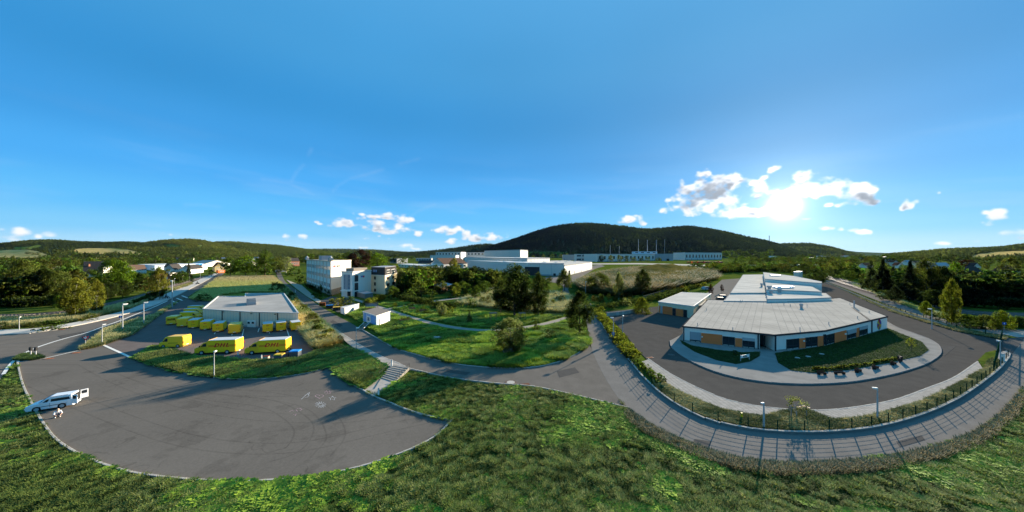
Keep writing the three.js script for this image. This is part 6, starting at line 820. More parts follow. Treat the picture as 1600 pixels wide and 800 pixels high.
// woods and thickets that read as one mass
const WD = [0.14, 0.22, 0.045], WM = [0.36, 0.50, 0.075];
woodland('wooded band below the left tan fields', [[-40, 405], [120, 404.5], [330, 403.5], [330, 408], [230, 413], [120, 419], [60, 424], [-60, 428]], 420, 11, 81, [WD, WM]);
woodland('thick wood at the left railway', [[-60, 436], [60, 440], [130, 446], [130, 462], [60, 478], [-60, 482]], 90, 9, 82, [WD, WM]);
woodland('trees between the left town houses', [[120, 430], [200, 432], [300, 424], [300, 436], [240, 458], [150, 468]], 26, 5.5, 83, [WD, WM]);
woodland('park wood behind the office block', [[330, 404], [480, 402.6], [700, 402.2], [700, 403.6], [620, 408], [560, 421], [480, 414], [400, 412]], 300, 12, 84, [WD, WM]);
woodland('garden thicket before the white works', [[605, 420], [640, 426], [690, 428], [745, 438], [795, 444], [790, 452], [735, 458], [700, 440], [660, 462], [625, 462]], 130, 8, 85, [WD, WM]);
woodland('dark slope thicket before the bridge', [[1085, 416], [1290, 414], [1290, 428], [1200, 424], [1120, 428]], 170, 6.5, 86, [WD, WM]);
woodland('wood at the foot of the hazy hill', [[1130, 402.2], [1400, 402], [1640, 402.4], [1640, 408], [1400, 408], [1300, 412], [1210, 410], [1140, 406]], 520, 12, 87, [WD, WM]);
woodland('wood left of the green pitch', [[1290, 412], [1330, 412], [1322, 424], [1340, 438], [1300, 430]], 70, 9, 88, [WD, WM]);
woodland('gardens and trees of the right town', [[1370, 408], [1640, 409], [1640, 423], [1560, 424], [1500, 430], [1440, 436], [1372, 430]], 150, 5.5, 89, [WD, WM]);
woodland('dark wood behind the right railway', [[1372, 436], [1440, 444], [1520, 452], [1640, 456], [1640, 480], [1520, 476], [1440, 464], [1375, 450]], 150, 8, 90, [WD, [0.16, 0.25, 0.045]]);
woodland('low scrub along the rough bank beside the street', [[446, 456], [456, 462], [474, 482], [500, 508], [524, 534], [502, 544], [474, 512], [466, 484], [448, 460]], 60, 1.6, 91, [WM, [0.44, 0.46, 0.1]]);
woodland('scrub at the reed bank edges', [[905, 448], [960, 463], [1080, 446], [1120, 436], [1128, 440], [1080, 452], [960, 468], [905, 456]], 60, 2.2, 92, [WD, [0.4, 0.42, 0.1]]);
woodland('scrub strewn over the dry meadow beyond the garden', [[715, 474], [745, 462], [790, 454], [880, 460], [903, 470], [900, 484], [830, 484], [780, 482]], 34, 2.2, 94, [WD, [0.42, 0.44, 0.1]]);
woodland('bushes before the white works gate', [[800, 436], [850, 436], [872, 446], [868, 456], [800, 452]], 26, 3.6, 95, [WD, WM]);
woodland('bushes at the foot of the reed bank', [[905, 460], [960, 468], [1000, 464], [1000, 472], [930, 476]], 22, 2.2, 96, [WD, [0.4, 0.44, 0.1]]);
woodland('shrubs about the garden paths', [[612, 476], [660, 484], [700, 494], [690, 497], [650, 490], [612, 482]], 16, 1.5, 93, [WM, [0.4, 0.5, 0.07]]);
// hedges
const hedge = (label, lineR, w, h, tone, seed, leaf, dens) => tag(part(scene, numbered('hedge'), hedgeGeo(lineR, w, h, seed, leaf, dens), LEAF[tone]), label, 'hedge');
hedge('long yellow-green hedge between the bend road wall and the yard', [[928, 484], [945, 503], [960, 523], [978, 548], [990, 562]], 2.7, 1.0, 'hedge', 31, 0.26, 2.0);
hedge('dark low planting between hedge end and the paved band', [[992, 566], [1010, 582], [1036, 603]], 1.5, 0.7, 'mid', 32, 0.22, 2);
hedge('long dark hedge behind the lawn from the flats to the dry meadow', [[622, 468], [640, 472], [665, 478], [690, 482], [712, 484]], 4, 2.2, 'dark', 33, 0.35, 1.3);
hedge('yellow-green hedge on the lawn beside the shelter', [[573, 477], [584, 472], [600, 466.5]], 2.6, 1.7, 'hedge', 34, 0.3, 2);
hedge('dark planting on the slope above the pale yard wall', [[942, 484], [975, 476], [1020, 470], [1060, 456], [1095, 446]], 6, 1.4, 'dark', 35, 0.35, 1);
hedge('low flowering hedge behind the row of planters on the nursery lawn', [[1270, 579], [1310, 577.5], [1350, 572], [1400, 562]], 1.0, 0.5, 'olive', 36, 0.17, 3.4);
hedge('clipped green hedge along the office block front', [[480, 447.5], [488, 452], [496, 457]], 1.8, 1.3, 'mid', 37, 0.3, 2);
hedge('dark thicket along the foot of the left tree belt', [[0, 482], [30, 480], [60, 478], [90, 476], [120, 473]], 8, 3.2, 'dark', 38, 0.5, 0.8);
hedge('dark hedge along the left railway before the white cottages', [[205, 458], [230, 450], [262, 440], [290, 433]], 5, 3, 'dark', 39, 0.5, 0.8);
hedge('dark thicket behind the right railway', [[1350, 446], [1400, 458], [1450, 470], [1500, 478], [1560, 483], [1620, 485]], 6, 3, 'dark', 40, 0.5, 1);
hedge('green roadside thicket between the left footway and the railway', [[200, 479], [225, 469], [248, 459], [262, 453]], 2.4, 1.2, 'mid', 41, 0.3, 1);
hedge('dark heap of scrub on the slope before the road bridge', [[1085, 428], [1130, 426], [1180, 424], [1230, 425], [1262, 428]], 22, 3.5, 'dark', 42, 0.8, 0.5);
hedge('green verge scrub between the lane and the right railway', [[1350, 449], [1400, 464], [1450, 484], [1480, 491]], 2.2, 1.0, 'hedge', 43, 0.3, 1.2);
hedge('scrub strip along the right verge by the railway', [[1490, 499], [1530, 505], [1580, 508], [1640, 510]], 3, 1.6, 'mid', 44, 0.3, 1.2);
hedge('scrub along the street side of the rough meadow', [[437, 446], [452, 463], [468, 482], [486, 503], [505, 524]], 3.5, 1.1, 'olive', 45, 0.28, 1.2);
// ---------- grass and weeds ----------
const patch = (x, z, s, k) => sstep(0.38, 0.62, fbm(x * s, z * s, 3, k));
const LOWMEADOW = [[-120, 620], [0, 604], [22, 574], [27, 566], ...LOT_LOW.slice(1).map(([x, y]) => [x - 1, y + 4]), ...LOT_UP.slice(0, 29), [572, 609], [586, 620], [646, 580], ...ST_LOW.slice(70).map(([x, y]) => [x, y + 1]), ...BEND_OUT.slice(36, -4).map(([x, y]) => [x - 1, y + 2]), [1740, 640], [1740, 880], [-140, 880]];
const meadowPick = (x, z, r) => { const k = fbm(x * 2.4, z * 2.4, 3, 304); if (k < 0.46 && r() < 0.75) return null; const a = patch(x, z, 0.13, 301), b = patch(x, z, 0.5, 302), d = patch(x, z, 0.07, 303), m = sstep(0.44, 0.72, k); return { c: mixc(mixc(mixc(DEEP, GREEN, 0.25 + 0.75 * m), STRAW, (sstep(0.4, 0.9, a) * 0.35 + 0.12) * r() * 1.6 * m), LUSH, (0.1 + 0.4 * d) * r() * m), s: 0.24 + 0.30 * m + 0.08 * b, w: 1.8 }; };
strew('grass', 'rough green and straw grass of the near slope', LOWMEADOW, 150000, 0, meadowPick, 401);
strew('grass', 'taller grass of the near slope', LOWMEADOW, 34000, 1, (x, z, r) => { const a = patch(x, z, 0.2, 305), q = meadowPick(x, z, r); return q && r() < a * 0.9 + 0.1 ? { ...q, s: 0.35 + 0.3 * r() } : null; }, 402);
strew('weeds', 'patches of bright broad leaved weeds on the near slope', LOWMEADOW, 46000, 2, (x, z, r) => { const a = fbm(x * 0.28, z * 0.28, 3, 307) + 0.35 * (fbm(x * 1.3, z * 1.3, 2, 308) - 0.5) + sstep(-32, -20, z) * 0.06; return a > 0.55 ? { c: mixc(mixc([0.09, 0.15, 0.025], LUSH, r()), [0.46, 0.60, 0.06], r() * r()), s: 0.45 + 1.9 * (a - 0.5), w: 1.3 } : null; }, 403);
const STRIP = [[210, 560], [240, 541], [300, 558], [410, 566], [470, 562], [497, 549], [525, 540], [560, 550], [600, 572], [606, 578], [570, 607], [540, 594], [516, 573], [490, 580], [450, 587], [410, 591], [370, 591.5], [335, 589], [300, 584], [270, 579], [235, 568]];
strew('grass', 'green grass strip between the depot yard and the car park', STRIP, 26000, 0, (x, z, r) => ({ c: mixc(mixc([0.26, 0.32, 0.045], [0.1, 0.13, 0.025], patch(x, z, 0.6, 311) * 0.7), STRAW, r() * r() * 0.5), s: 0.8 + 0.5 * patch(x, z, 0.3, 312), w: 1.3 }), 404);
strew('weeds', 'leafy weeds in the grass strip below the yellow vans', STRIP, 12000, 2, (x, z, r) => ({ c: mixc([0.13, 0.25, 0.04], LUSH, r()), s: 0.8 + 0.7 * r(), w: 1.3 }), 405);
const VERGE_T = [[126, 547], [148, 532], [165, 516], [190, 507], [240, 493], [274, 472.5], [275, 474], [205, 524], [165, 538], [145, 544]];
strew('grass', 'dry golden grass on the pointed verge beside the give way sign', VERGE_T, 9000, 1, (x, z, r) => ({ c: mixc(STRAW, [0.22, 0.24, 0.06], r() * patch(x, z, 0.5, 313) * 1.6), s: 0.9 + 0.4 * r(), w: 1.5 }), 406, 0.05);
strew('grass', 'green tuft island with two dark boxes', [[24, 563], [36, 554], [55, 556], [67, 560], [50, 563]], 1200, 0, () => ({ c: [0.13, 0.19, 0.04], s: 1, w: 1.3 }), 407);
strew('grass', 'dry strip between the left railway and the footway', [[-60, 500], [60, 498], [130, 490], [200, 473], [255, 455], [300, 442], [300, 445], [262, 457], [200, 483], [110, 504], [0, 514], [-60, 519]], 12000, 1, (x, z, r) => ({ c: mixc(mixc(STRAW, OLIVE, patch(x, z, 0.12, 314)), [0.5, 0.34, 0.1], r() * 0.4), s: 1.1 + 0.9 * r(), w: 1.6 }), 408);
strew('grass', 'tall golden grass of the bank between depot and street', [[446, 452], [470, 482], [500, 508], [528, 538], [497, 547], [470, 514], [467, 488], [443, 456]], 12000, 3, (x, z, r) => ({ c: mixc(mixc([0.6, 0.48, 0.18], [0.27, 0.34, 0.08], patch(x, z, 0.12, 315)), STRAW, r() * 0.4), s: 0.9 + 0.6 * r(), w: 1.6 }), 409);
strew('grass', 'green and brown meadow behind the depot', [[300, 468], [342, 432], [428, 431], [444, 447], [460, 466], [440, 457], [384, 457], [341, 462], [330, 471]], 12000, 3, (x, z, r) => { const f = sstep(-180, -230, z); return { c: mixc(mixc([0.6, 0.55, 0.14], OLIVE, r() * 0.5), [0.62, 0.44, 0.2], f * (0.5 + 0.5 * r())), s: 0.55 + 0.4 * r(), w: 3.2 }; }, 410);
const pathPts = [...PATH, ...spline([[603, 483], [630, 478.5], [660, 474.2]], 6)].map(([x, y]) => G(x, y, 0.1)), onPath = (x, z) => { for (const p of pathPts) if (Math.abs(p.x - x) < 2.2 && Math.abs(p.z - z) < 2.2 && Math.hypot(p.x - x, (p.z - z) * 0.7) < 1.5) return true; return false; };
strew('grass', 'lush lawn of the garden between street and path', GARDEN, 42000, 0, (x, z, r) => onPath(x, z) ? null : ({ c: mixc(mixc([0.40, 0.54, 0.05], [0.18, 0.26, 0.035], patch(x, z, 0.25, 316) * 0.8), [0.4, 0.44, 0.1], r() * 0.35 * patch(x, z, 0.1, 317)), s: 0.7 + 0.7 * patch(x, z, 0.4, 318) + Math.max(0, -z - 70) * 0.012, w: 1.7 }), 411, 0.08);
strew('grass', 'dry grass beyond the garden', [[712, 474], [740, 462], [790, 452], [880, 458], [905, 470], [905, 490], [830, 487], [790, 484]], 6000, 3, (x, z, r) => ({ c: mixc(STRAW, OLIVE, r() * 0.8), s: 0.8 + 0.6 * r(), w: 2 }), 412);
strew('grass', 'reeds and dry stalks covering the reed bank', [[905, 448], [930, 432], [985, 420], [1060, 418], [1110, 425], [1120, 436], [1080, 446], [1010, 459], [960, 463], [920, 458]], 14000, 3, (x, z, r) => ({ c: mixc([0.33, 0.25, 0.10], [0.09, 0.115, 0.03], patch(x, z, 0.09, 319) * 0.9 * (0.5 + r())), s: 2.4 + 1.6 * r(), w: 2.4 }), 413, 0.6);
strew('grass', 'thin dry grass on the narrow verge behind the low wall', VERGE_IN, 14000, 0, (x, z, r) => ({ c: mixc([0.15, 0.17, 0.05], STRAW, patch(x, z, 0.4, 321) * 0.8), s: 0.35 + 0.3 * r(), w: 1.2 }), 414, 0.13);
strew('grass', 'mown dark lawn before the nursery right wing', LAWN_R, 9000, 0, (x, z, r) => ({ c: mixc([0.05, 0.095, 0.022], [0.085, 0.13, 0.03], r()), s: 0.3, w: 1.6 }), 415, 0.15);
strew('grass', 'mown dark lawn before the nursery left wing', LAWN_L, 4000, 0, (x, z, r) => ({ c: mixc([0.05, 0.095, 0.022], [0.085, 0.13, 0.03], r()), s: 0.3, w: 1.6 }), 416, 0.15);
strew('weeds', 'brown dry growth along the outer edge of the bend road', [...BEND_OUT.slice(42, -6).map(([x, y]) => [x, y + 1]), ...BEND_OUT.slice(42, -6).reverse().map(([x, y]) => [x - 2, y + 17])], 16000, 0, (x, z, r) => ({ c: mixc([0.46, 0.36, 0.2], [0.16, 0.15, 0.06], r()), s: 0.45 + 0.45 * r(), w: 1.4 }), 417);
strew('grass', 'mixed verge grass between the fence lane and the right railway', [[1330, 442], [1400, 467], [1450, 484], [1500, 497], [1640, 503], [1640, 512], [1500, 504], [1450, 490], [1400, 472], [1335, 447]], 9000, 1, (x, z, r) => ({ c: mixc(mixc(STRAW, [0.2, 0.26, 0.06], patch(x, z, 0.1, 322)), LUSH, r() * 0.3), s: 1 + 0.8 * r(), w: 1.7 }), 418);
strew('grass', 'grass verge under the long lane fence', [[1330, 460], [1400, 482], [1450, 500], [1500, 513], [1556, 525], [1572, 527], [1566, 531], [1500, 519], [1450, 505], [1390, 486]], 5000, 0, (x, z, r) => ({ c: mixc([0.12, 0.14, 0.04], STRAW, r() * 0.8), s: 1, w: 1.4 }), 419);
// ---------- railways ----------
function railway(label, line, gaugeLines, w) {
  const pts = toG(line), t = thing('railway_track', label, 'railway', pts[0].clone());
  wpart(t, 'ballast', ribbon(pts, w, 0.16), M.ballast); const side = ribbon(pts, w + 1.6, 0.04); wpart(t, 'ballast_foot', side, M.ballast);
  gaugeLines.forEach((off) => { for (const o of [off - 0.72, off + 0.72]) { const rp = pts.map((p, i) => { const a = pts[Math.max(0, i - 1)], b = pts[Math.min(pts.length - 1, i + 1)], l = Math.hypot(b.x - a.x, b.z - a.z); return V(p.x - (b.z - a.z) / l * o, 0.40, p.z + (b.x - a.x) / l * o); }); wpart(t, 'rail', merged(rp.slice(0, -1).map((p, i) => { const g = new THREE.BoxGeometry(0.09, 0.16, p.distanceTo(rp[i + 1]) + 0.02); g.lookAt(rp[i + 1].clone().sub(p)); const m = p.clone().add(rp[i + 1]).multiplyScalar(0.5); g.translate(m.x, 0.34, m.z); return g; })), M.rail); } });
  const sl = []; gaugeLines.forEach((off) => walk(pts, 0.75).forEach((p) => { if (p.z < -260) return; sl.push(box(0.28, 0.1, 2.5, p.x - p.dir.z * off, 0.16, p.z + p.dir.x * off, Math.atan2(-p.dir.z, p.dir.x))); }));
  wpart(t, 'sleepers', merged(sl), M.sleeper).userData.kind = 'stuff';
}
railway('single railway line curving behind the birches on the left', spline([[-120, 497], [0, 494], [60, 491.5], [130, 484.5], [165, 477], [200, 468.5], [235, 459], [262, 449.5], [300, 438], [325, 431]], 5), [0], 3.2);
railway('two track railway line beyond the lane on the right', spline([[1285, 431.5], [1305, 436.5], [1330, 444.5], [1365, 455], [1400, 464.5], [1450, 478], [1500, 487], [1550, 491.5], [1600, 493.5], [1720, 495]], 5), [-2.2, 2.2], 8.2);

// ---------- vehicles ----------
function wheels(t, L, r, W, xs) { for (const x of xs) for (const s of [-1, 1]) { const w = part(t, 'wheel', cyl(r, r, 0.22, 0, -0.11, 0, 18).rotateX(Math.PI / 2), M.rubber); w.position.set(x, r, s * (W / 2 - 0.1)); part(w, 'rim', cyl(r * 0.58, r * 0.58, 0.24, 0, -0.12, 0, 14).rotateX(Math.PI / 2), M.zinc); } }
const prof = (pts, W, mat, t, name, bevel = 0.05) => { const s = new THREE.Shape(pts.map(([x, y]) => new THREE.Vector2(x, y))), g = new THREE.ExtrudeGeometry(s, { depth: W - 2 * bevel, bevelEnabled: true, bevelSize: bevel, bevelThickness: bevel, bevelSegments: 2, curveSegments: 4 }); g.translate(0, 0, -(W - 2 * bevel) / 2); return part(t, name, toFlat(g), mat); };
const toFlat = (g) => g;
const slanted = (x0, y0, x1, y1, w, th = 0.04) => { const l = Math.hypot(x1 - x0, y1 - y0), g = new THREE.BoxGeometry(l, th, w); g.rotateZ(Math.atan2(y1 - y0, x1 - x0)); g.translate((x0 + x1) / 2, (y0 + y1) / 2, 0); return g; };
const sideGlass = (t, pts, W, name = 'side_window') => { for (const s of [-1, 1]) { const g = new THREE.ExtrudeGeometry(new THREE.Shape(pts.map(([x, y]) => new THREE.Vector2(x, y))), { depth: 0.02, bevelEnabled: false }); g.translate(0, 0, s * W / 2 + (s > 0 ? -0.006 : -0.014)); part(t, name, g, M.glass); } };
// parcel truck: cab in front, big yellow body with grey top
function parcelTruck(t, L, W, H, logo) {
  const x0 = -L / 2, xc = L * 0.17, r = H * 0.15, f = H * 0.15;
  part(t, 'chassis', box(L * 0.94, H * 0.09, W * 0.8, 0, H * 0.09, 0), M.frame);
  const c = part(t, 'cargo_body', rbox(xc - x0, H * 0.84, W, 0.05, (x0 + xc) / 2, f, 0), M.boxYellow); part(c, 'roof_panel', rbox(xc - x0 - 0.04, 0.07, W - 0.06, 0.03, (x0 + xc) / 2, f + H * 0.84 - 0.02, 0), M.boxTop);
  const k = W * 0.92, cab = prof([[xc - 0.05, f], [L / 2 - 0.05, f], [L / 2, f + H * 0.16], [L / 2 - 0.06, f + H * 0.30], [L * 0.39, f + H * 0.40], [L * 0.29, f + H * 0.66], [L * 0.2, f + H * 0.74], [xc - 0.05, f + H * 0.84]], k, M.yellowWarm, t, 'cab', 0.06);
  part(t, 'windscreen', slanted(L * 0.385, f + H * 0.425, L * 0.302, f + H * 0.655, k * 0.86, 0.06), M.glassBlue); sideGlass(t, [[L * 0.215, f + H * 0.42], [L * 0.345, f + H * 0.42], [L * 0.285, f + H * 0.62], [L * 0.215, f + H * 0.65]], k);
  for (const s of [-1, 1]) { part(t, 'headlight', rbox(0.1, H * 0.08, W * 0.17, 0.03, L / 2 - 0.02, f + H * 0.19, s * W * 0.33), M.clearDome); part(t, 'mirror', rbox(0.08, H * 0.12, 0.16, 0.03, L * 0.36, f + H * 0.4, s * (W / 2 + 0.06)), M.black); part(t, 'tail_light', box(0.05, H * 0.12, 0.1, x0 - 0.02, f + H * 0.02, s * W * 0.42), M.red); const d = part(t, 'rear_door', box(0.05, H * 0.74, W * 0.45, x0 - 0.015, f + H * 0.05, s * W * 0.232), M.boxYellow); part(d, 'handle', box(0.05, H * 0.03, W * 0.12, x0 - 0.05, f + H * 0.3, s * W * 0.1), M.black); }
  part(t, 'rear_mark', box(0.02, H * 0.05, W * 0.3, x0 - 0.05, f + H * 0.62, 0), M.red); part(t, 'number_plate', box(0.03, H * 0.06, 0.42, x0 - 0.03, H * 0.1, 0), M.plainWhite); part(t, 'bumper', rbox(0.16, H * 0.1, W * 0.9, 0.04, L / 2 - 0.02, f - H * 0.04, 0), M.frame); part(t, 'rear_bumper', box(0.12, H * 0.07, W * 0.86, x0 + 0.02, H * 0.08, 0), M.frame);
  if (logo) for (const s of [-1, 1]) { const g = lettering('DHL', H * 0.27, 0.03, 0.3); g.scale(1.35, 1, 1); if (s < 0) g.rotateY(Math.PI); const m = part(t, 'lettering', g, M.red); m.position.set((x0 + xc) / 2 - L * 0.02, f + H * 0.5, s * (W / 2 + 0.012)); for (const [dx, w] of [[-1.05, 0.5], [1.05, 0.5]]) for (const dy of [-0.05, 0, 0.05]) part(m, 'logo_stripe', box(H * w, H * 0.018, 0.02, dx * H * 0.6, H * (dy - 0.05), 0), M.red); }
  wheels(t, L, r, W, [x0 + L * 0.2, L * 0.32]);
}
// closed delivery van with windows in front
function deliveryVan(t, L, W, H, rearGlass) {
  const a = -L / 2, b = L / 2, f = H * 0.13, r = H * 0.16;
  prof([[a + 0.05, f], [b - 0.06, f], [b, f + H * 0.2], [b - 0.08, f + H * 0.32], [b - L * 0.15, f + H * 0.44], [b - L * 0.27, f + H * 0.80], [b - L * 0.33, H * 0.985], [a + 0.12, H], [a + 0.02, H * 0.94], [a, f + H * 0.3]], W, M.yellow, t, 'body', 0.09);
  part(t, 'roof_panel', rbox(L * 0.6, 0.03, W * 0.8, 0.012, -L * 0.13, H + 0.04, 0), M.yellowWarm);
  part(t, 'windscreen', slanted(b - L * 0.155, f + H * 0.48, b - L * 0.265, f + H * 0.79, W * 0.84, 0.15), M.glass); sideGlass(t, [[b - L * 0.37, f + H * 0.46], [b - L * 0.19, f + H * 0.46], [b - L * 0.28, f + H * 0.74], [b - L * 0.37, f + H * 0.76]], W + 0.01);
  if (rearGlass) part(t, 'rear_window', rbox(0.06, H * 0.25, W * 0.78, 0.02, a - 0.07, f + H * 0.46, 0), M.glass);
  for (const s of [-1, 1]) { part(t, 'tail_light', box(0.06, H * 0.2, 0.1, a - 0.07, f + H * 0.25, s * W * 0.44), M.red); part(t, 'headlight', rbox(0.14, H * 0.09, W * 0.2, 0.03, b - 0.03, f + H * 0.22, s * W * 0.36), M.clearDome); part(t, 'mirror', rbox(0.09, 0.16, 0.14, 0.03, b - L * 0.2, f + H * 0.46, s * (W / 2 + 0.09)), M.black); part(t, 'rear_door', box(0.03, H * 0.68, W * 0.42, a - 0.085, f + H * 0.04, s * W * 0.22), M.yellow); part(t, 'side_stripe', box(L * 0.4, H * 0.03, 0.02, -L * 0.1, f + H * 0.3, s * (W / 2 + 0.004)), M.frame); }
  part(t, 'number_plate', box(0.03, 0.11, 0.45, a - 0.1, f + 0.12, 0), M.plainWhite); part(t, 'bumper', rbox(0.2, H * 0.1, W * 0.98, 0.04, b - 0.04, f * 0.8, 0), M.frame); part(t, 'rear_bumper', rbox(0.2, H * 0.1, W * 0.98, 0.04, a + 0.0, f * 0.8, 0), M.frame);
  wheels(t, L, r, W, [a + L * 0.2, b - L * 0.19]);
}
const PG = 'yellow parcel trucks parked before the depot';
function parkTruck(label, x, row, L, W, H, long, wide, build, arg, flip) { const p = G(x, row), a = turnFor(p, L, W, long, wide) + (flip ? Math.PI : 0), t = thing(build === parcelTruck ? 'parcel_truck' : 'delivery_van', label, build === parcelTruck ? 'parcel truck' : 'van', p, a); build(t, L, W, H, arg); return t; }
parkTruck('yellow van with dark rear window, leftmost of the parked row', 273.5, 505.5, 4.3, 1.8, 1.9, [11, -8], [15, 1], deliveryVan, true);
parkTruck('plain yellow van second from the left in the parked row', 291, 508.5, 4.4, 1.85, 1.9, [12, -8.5], [15, 1], deliveryVan, false);
[[307.5, 513, [11, -10], 'grey topped yellow parcel truck parked third from the left beside the two vans'], [325.5, 515.5, [9, -10.5], 'grey topped yellow parcel truck under the two small dark depot windows'], [344.5, 518.5, [7.5, -11], 'grey topped yellow parcel truck left of the lone yellow van'], [418.5, 519.5, [-0.5, -11.5], 'grey topped yellow parcel truck nearest the white loading doors'], [438.5, 517.5, [-2.5, -11], 'grey topped yellow parcel truck in the middle of the right hand three'], [460.5, 517, [-6, -11], 'grey topped yellow parcel truck at the depot right corner']].forEach(([x, y, lg, label]) => parkTruck(label, x, y - 2.6, 4.7, 1.72, 1.9, lg, [13, 0.6], parcelTruck, false));
parkTruck('lone yellow van parked left of the white loading doors', 368.5, 518.5, 4.8, 2.0, 1.9, [3.5, -11], [14, 0.5], deliveryVan, false);
[[299.5, 497.6, 'yellow parcel truck beside the depot corner, nearest of the three side on'], [304.5, 492, 'yellow parcel truck beside the depot corner, middle of the three side on'], [310, 487, 'yellow parcel truck beside the depot corner, farthest of the three side on']].forEach(([x, y, label]) => parkTruck(label, x, y, 4.4, 1.6, 1.75, [27, 4], [7, -5.5], parcelTruck, false));
parkTruck('yellow van standing side on at the edge of the grass strip', 274, 541.5, 3.7, 1.75, 1.9, [-34, -6], [8, -9], deliveryVan, false);
parkTruck('large yellow parcel truck with red lettering at the grass strip', 343, 551, 5.9, 2.1, 2.3, [-57, -1], [3, -7], parcelTruck, true);
parkTruck('large pale sided yellow parcel truck beside the waste bins', 419.5, 550.5, 5.9, 2.1, 2.25, [-58, 1], [3, -7.5], parcelTruck, true);

// white estate car with both rear doors open
{
  const L = 3.0, W = 1.5, H = 1.26, p = G(84, 637), a = turnFor(p, L, W, [-62, 12], [6, -24]), t = thing('estate_car', 'white high roofed estate car on the car park with both rear doors open', 'car', p, a), x0 = -L / 2, x1 = L / 2;
  prof([[x0, 0.26], [x1 - 0.1, 0.26], [x1, 0.42], [x1 - 0.06, 0.60], [x1 - 0.35, 0.72], [L * 0.20, 0.80], [x0 + 0.02, 0.80]], W, M.carWhite, t, 'body', 0.08);
  prof([[x0 + 0.04, 0.78], [L * 0.22, 0.78], [L * 0.06, H - 0.08], [0, H], [x0 + 0.12, H]], W - 0.14, M.carWhite, t, 'cabin', 0.08);
  part(t, 'windscreen', slanted(L * 0.235, 0.83, L * 0.085, H - 0.06, W * 0.78, 0.13), M.glassBlue);
  sideGlass(t, [[L * 0.045, 0.88], [L * 0.15, 0.88], [L * 0.055, H - 0.12], [0.0, H - 0.12]], W - 0.125); sideGlass(t, [[x0 + 0.14, 0.86], [-0.08, 0.86], [-0.12, H - 0.12], [x0 + 0.22, H - 0.12]], W - 0.125, 'rear_side_window');
  for (const s of [-1, 1]) { part(t, 'headlight', rbox(0.12, 0.12, 0.3, 0.03, x1 - 0.06, 0.56, s * W * 0.36), M.clearDome); part(t, 'mirror', rbox(0.1, 0.12, 0.16, 0.03, L * 0.17, 0.86, s * (W / 2 + 0.08)), M.carWhite); part(t, 'door_line', box(0.012, 0.46, 0.02, -0.05, 0.34, s * (W / 2 + 0.003)), M.frame); part(t, 'side_trim', box(L * 0.7, 0.05, 0.025, -0.1, 0.48, s * (W / 2 + 0.005)), M.frame);
    const d = part(t, 'rear_door', rbox(0.07, 0.92, W * 0.36, 0.03, 0, 0, W * 0.18), M.carWhite); d.position.set(x0 - 0.02, 0.36, s * W * 0.47); d.rotation.y = s > 0 ? -1.0 : -2.14; part(d, 'pane', rbox(0.09, 0.36, W * 0.26, 0.03, 0, 0.48, W * 0.18), M.glass); }
  part(t, 'load_space_shade', box(0.04, 0.82, W * 0.8, x0 - 0.055, 0.4, 0), M.black); part(t, 'bumper', rbox(0.16, 0.16, W * 0.96, 0.05, x1 - 0.04, 0.3, 0), M.carWhite); part(t, 'rear_bumper', rbox(0.14, 0.14, W * 0.96, 0.05, x0, 0.26, 0), M.frame); part(t, 'roof_rail', merged([-1, 1].map((s) => bar(V(x0 + 0.3, H + 0.1, s * 0.66), V(-0.05, H + 0.1, s * 0.66), 0.02))), M.frame);  // thin black sheet paints the shade inside the open rear
  wheels(t, L, 0.29, W, [x0 + 0.66, x1 - 0.7]);
}
// ---------- a crouching person beside the car ----------
function field(bones, cell, k) {                 // smooth union of tapered capsules, meshed
  const lo = V(1e9, 1e9, 1e9), hi = V(-1e9, -1e9, -1e9); for (const [a, b, r, q] of bones) { const m = Math.max(r, q) + cell * 3; for (const p of [a, b]) { lo.min(p.clone().subScalar(m)); hi.max(p.clone().addScalar(m)); } }
  const c = lo.clone().add(hi).multiplyScalar(0.5), size = Math.max(...hi.clone().sub(lo).toArray()) / 2, res = Math.min(110, Math.ceil(size * 2 / cell)), mc = new MarchingCubes(res, M.cloth, false, false, 90000); mc.isolation = 0; mc.reset();
  for (let z = 0; z < res; z++) for (let y = 0; y < res; y++) for (let x = 0; x < res; x++) {
    const px = c.x + ((x / (res / 2)) - 1) * size, py = c.y + ((y / (res / 2)) - 1) * size, pz = c.z + ((z / (res / 2)) - 1) * size; let s = 0;
    for (const [a, b, r, q] of bones) { const bx = b.x - a.x, by = b.y - a.y, bz = b.z - a.z, l2 = bx * bx + by * by + bz * bz || 1e-9, t = clamp(((px - a.x) * bx + (py - a.y) * by + (pz - a.z) * bz) / l2), d = Math.hypot(px - a.x - bx * t, py - a.y - by * t, pz - a.z - bz * t) - lerp(r, q, t); s += Math.exp(-d / k); }
    mc.setCell ? mc.setCell(x, y, z, k * Math.log(Math.max(s, 1e-30))) : (mc.field[x + y * res + z * res * res] = k * Math.log(Math.max(s, 1e-30)));
  }
  mc.update(); const n = mc.count, pos = mc.positionArray.slice(0, n * 3), nor = mc.normalArray.slice(0, n * 3); for (let i = 0; i < n * 3; i += 3) { pos[i] = pos[i] * size + c.x; pos[i + 1] = pos[i + 1] * size + c.y; pos[i + 2] = pos[i + 2] * size + c.z; }
  const g = new THREE.BufferGeometry(); g.setAttribute('position', new THREE.BufferAttribute(pos, 3)); g.setAttribute('normal', new THREE.BufferAttribute(nor, 3)); return g;
}
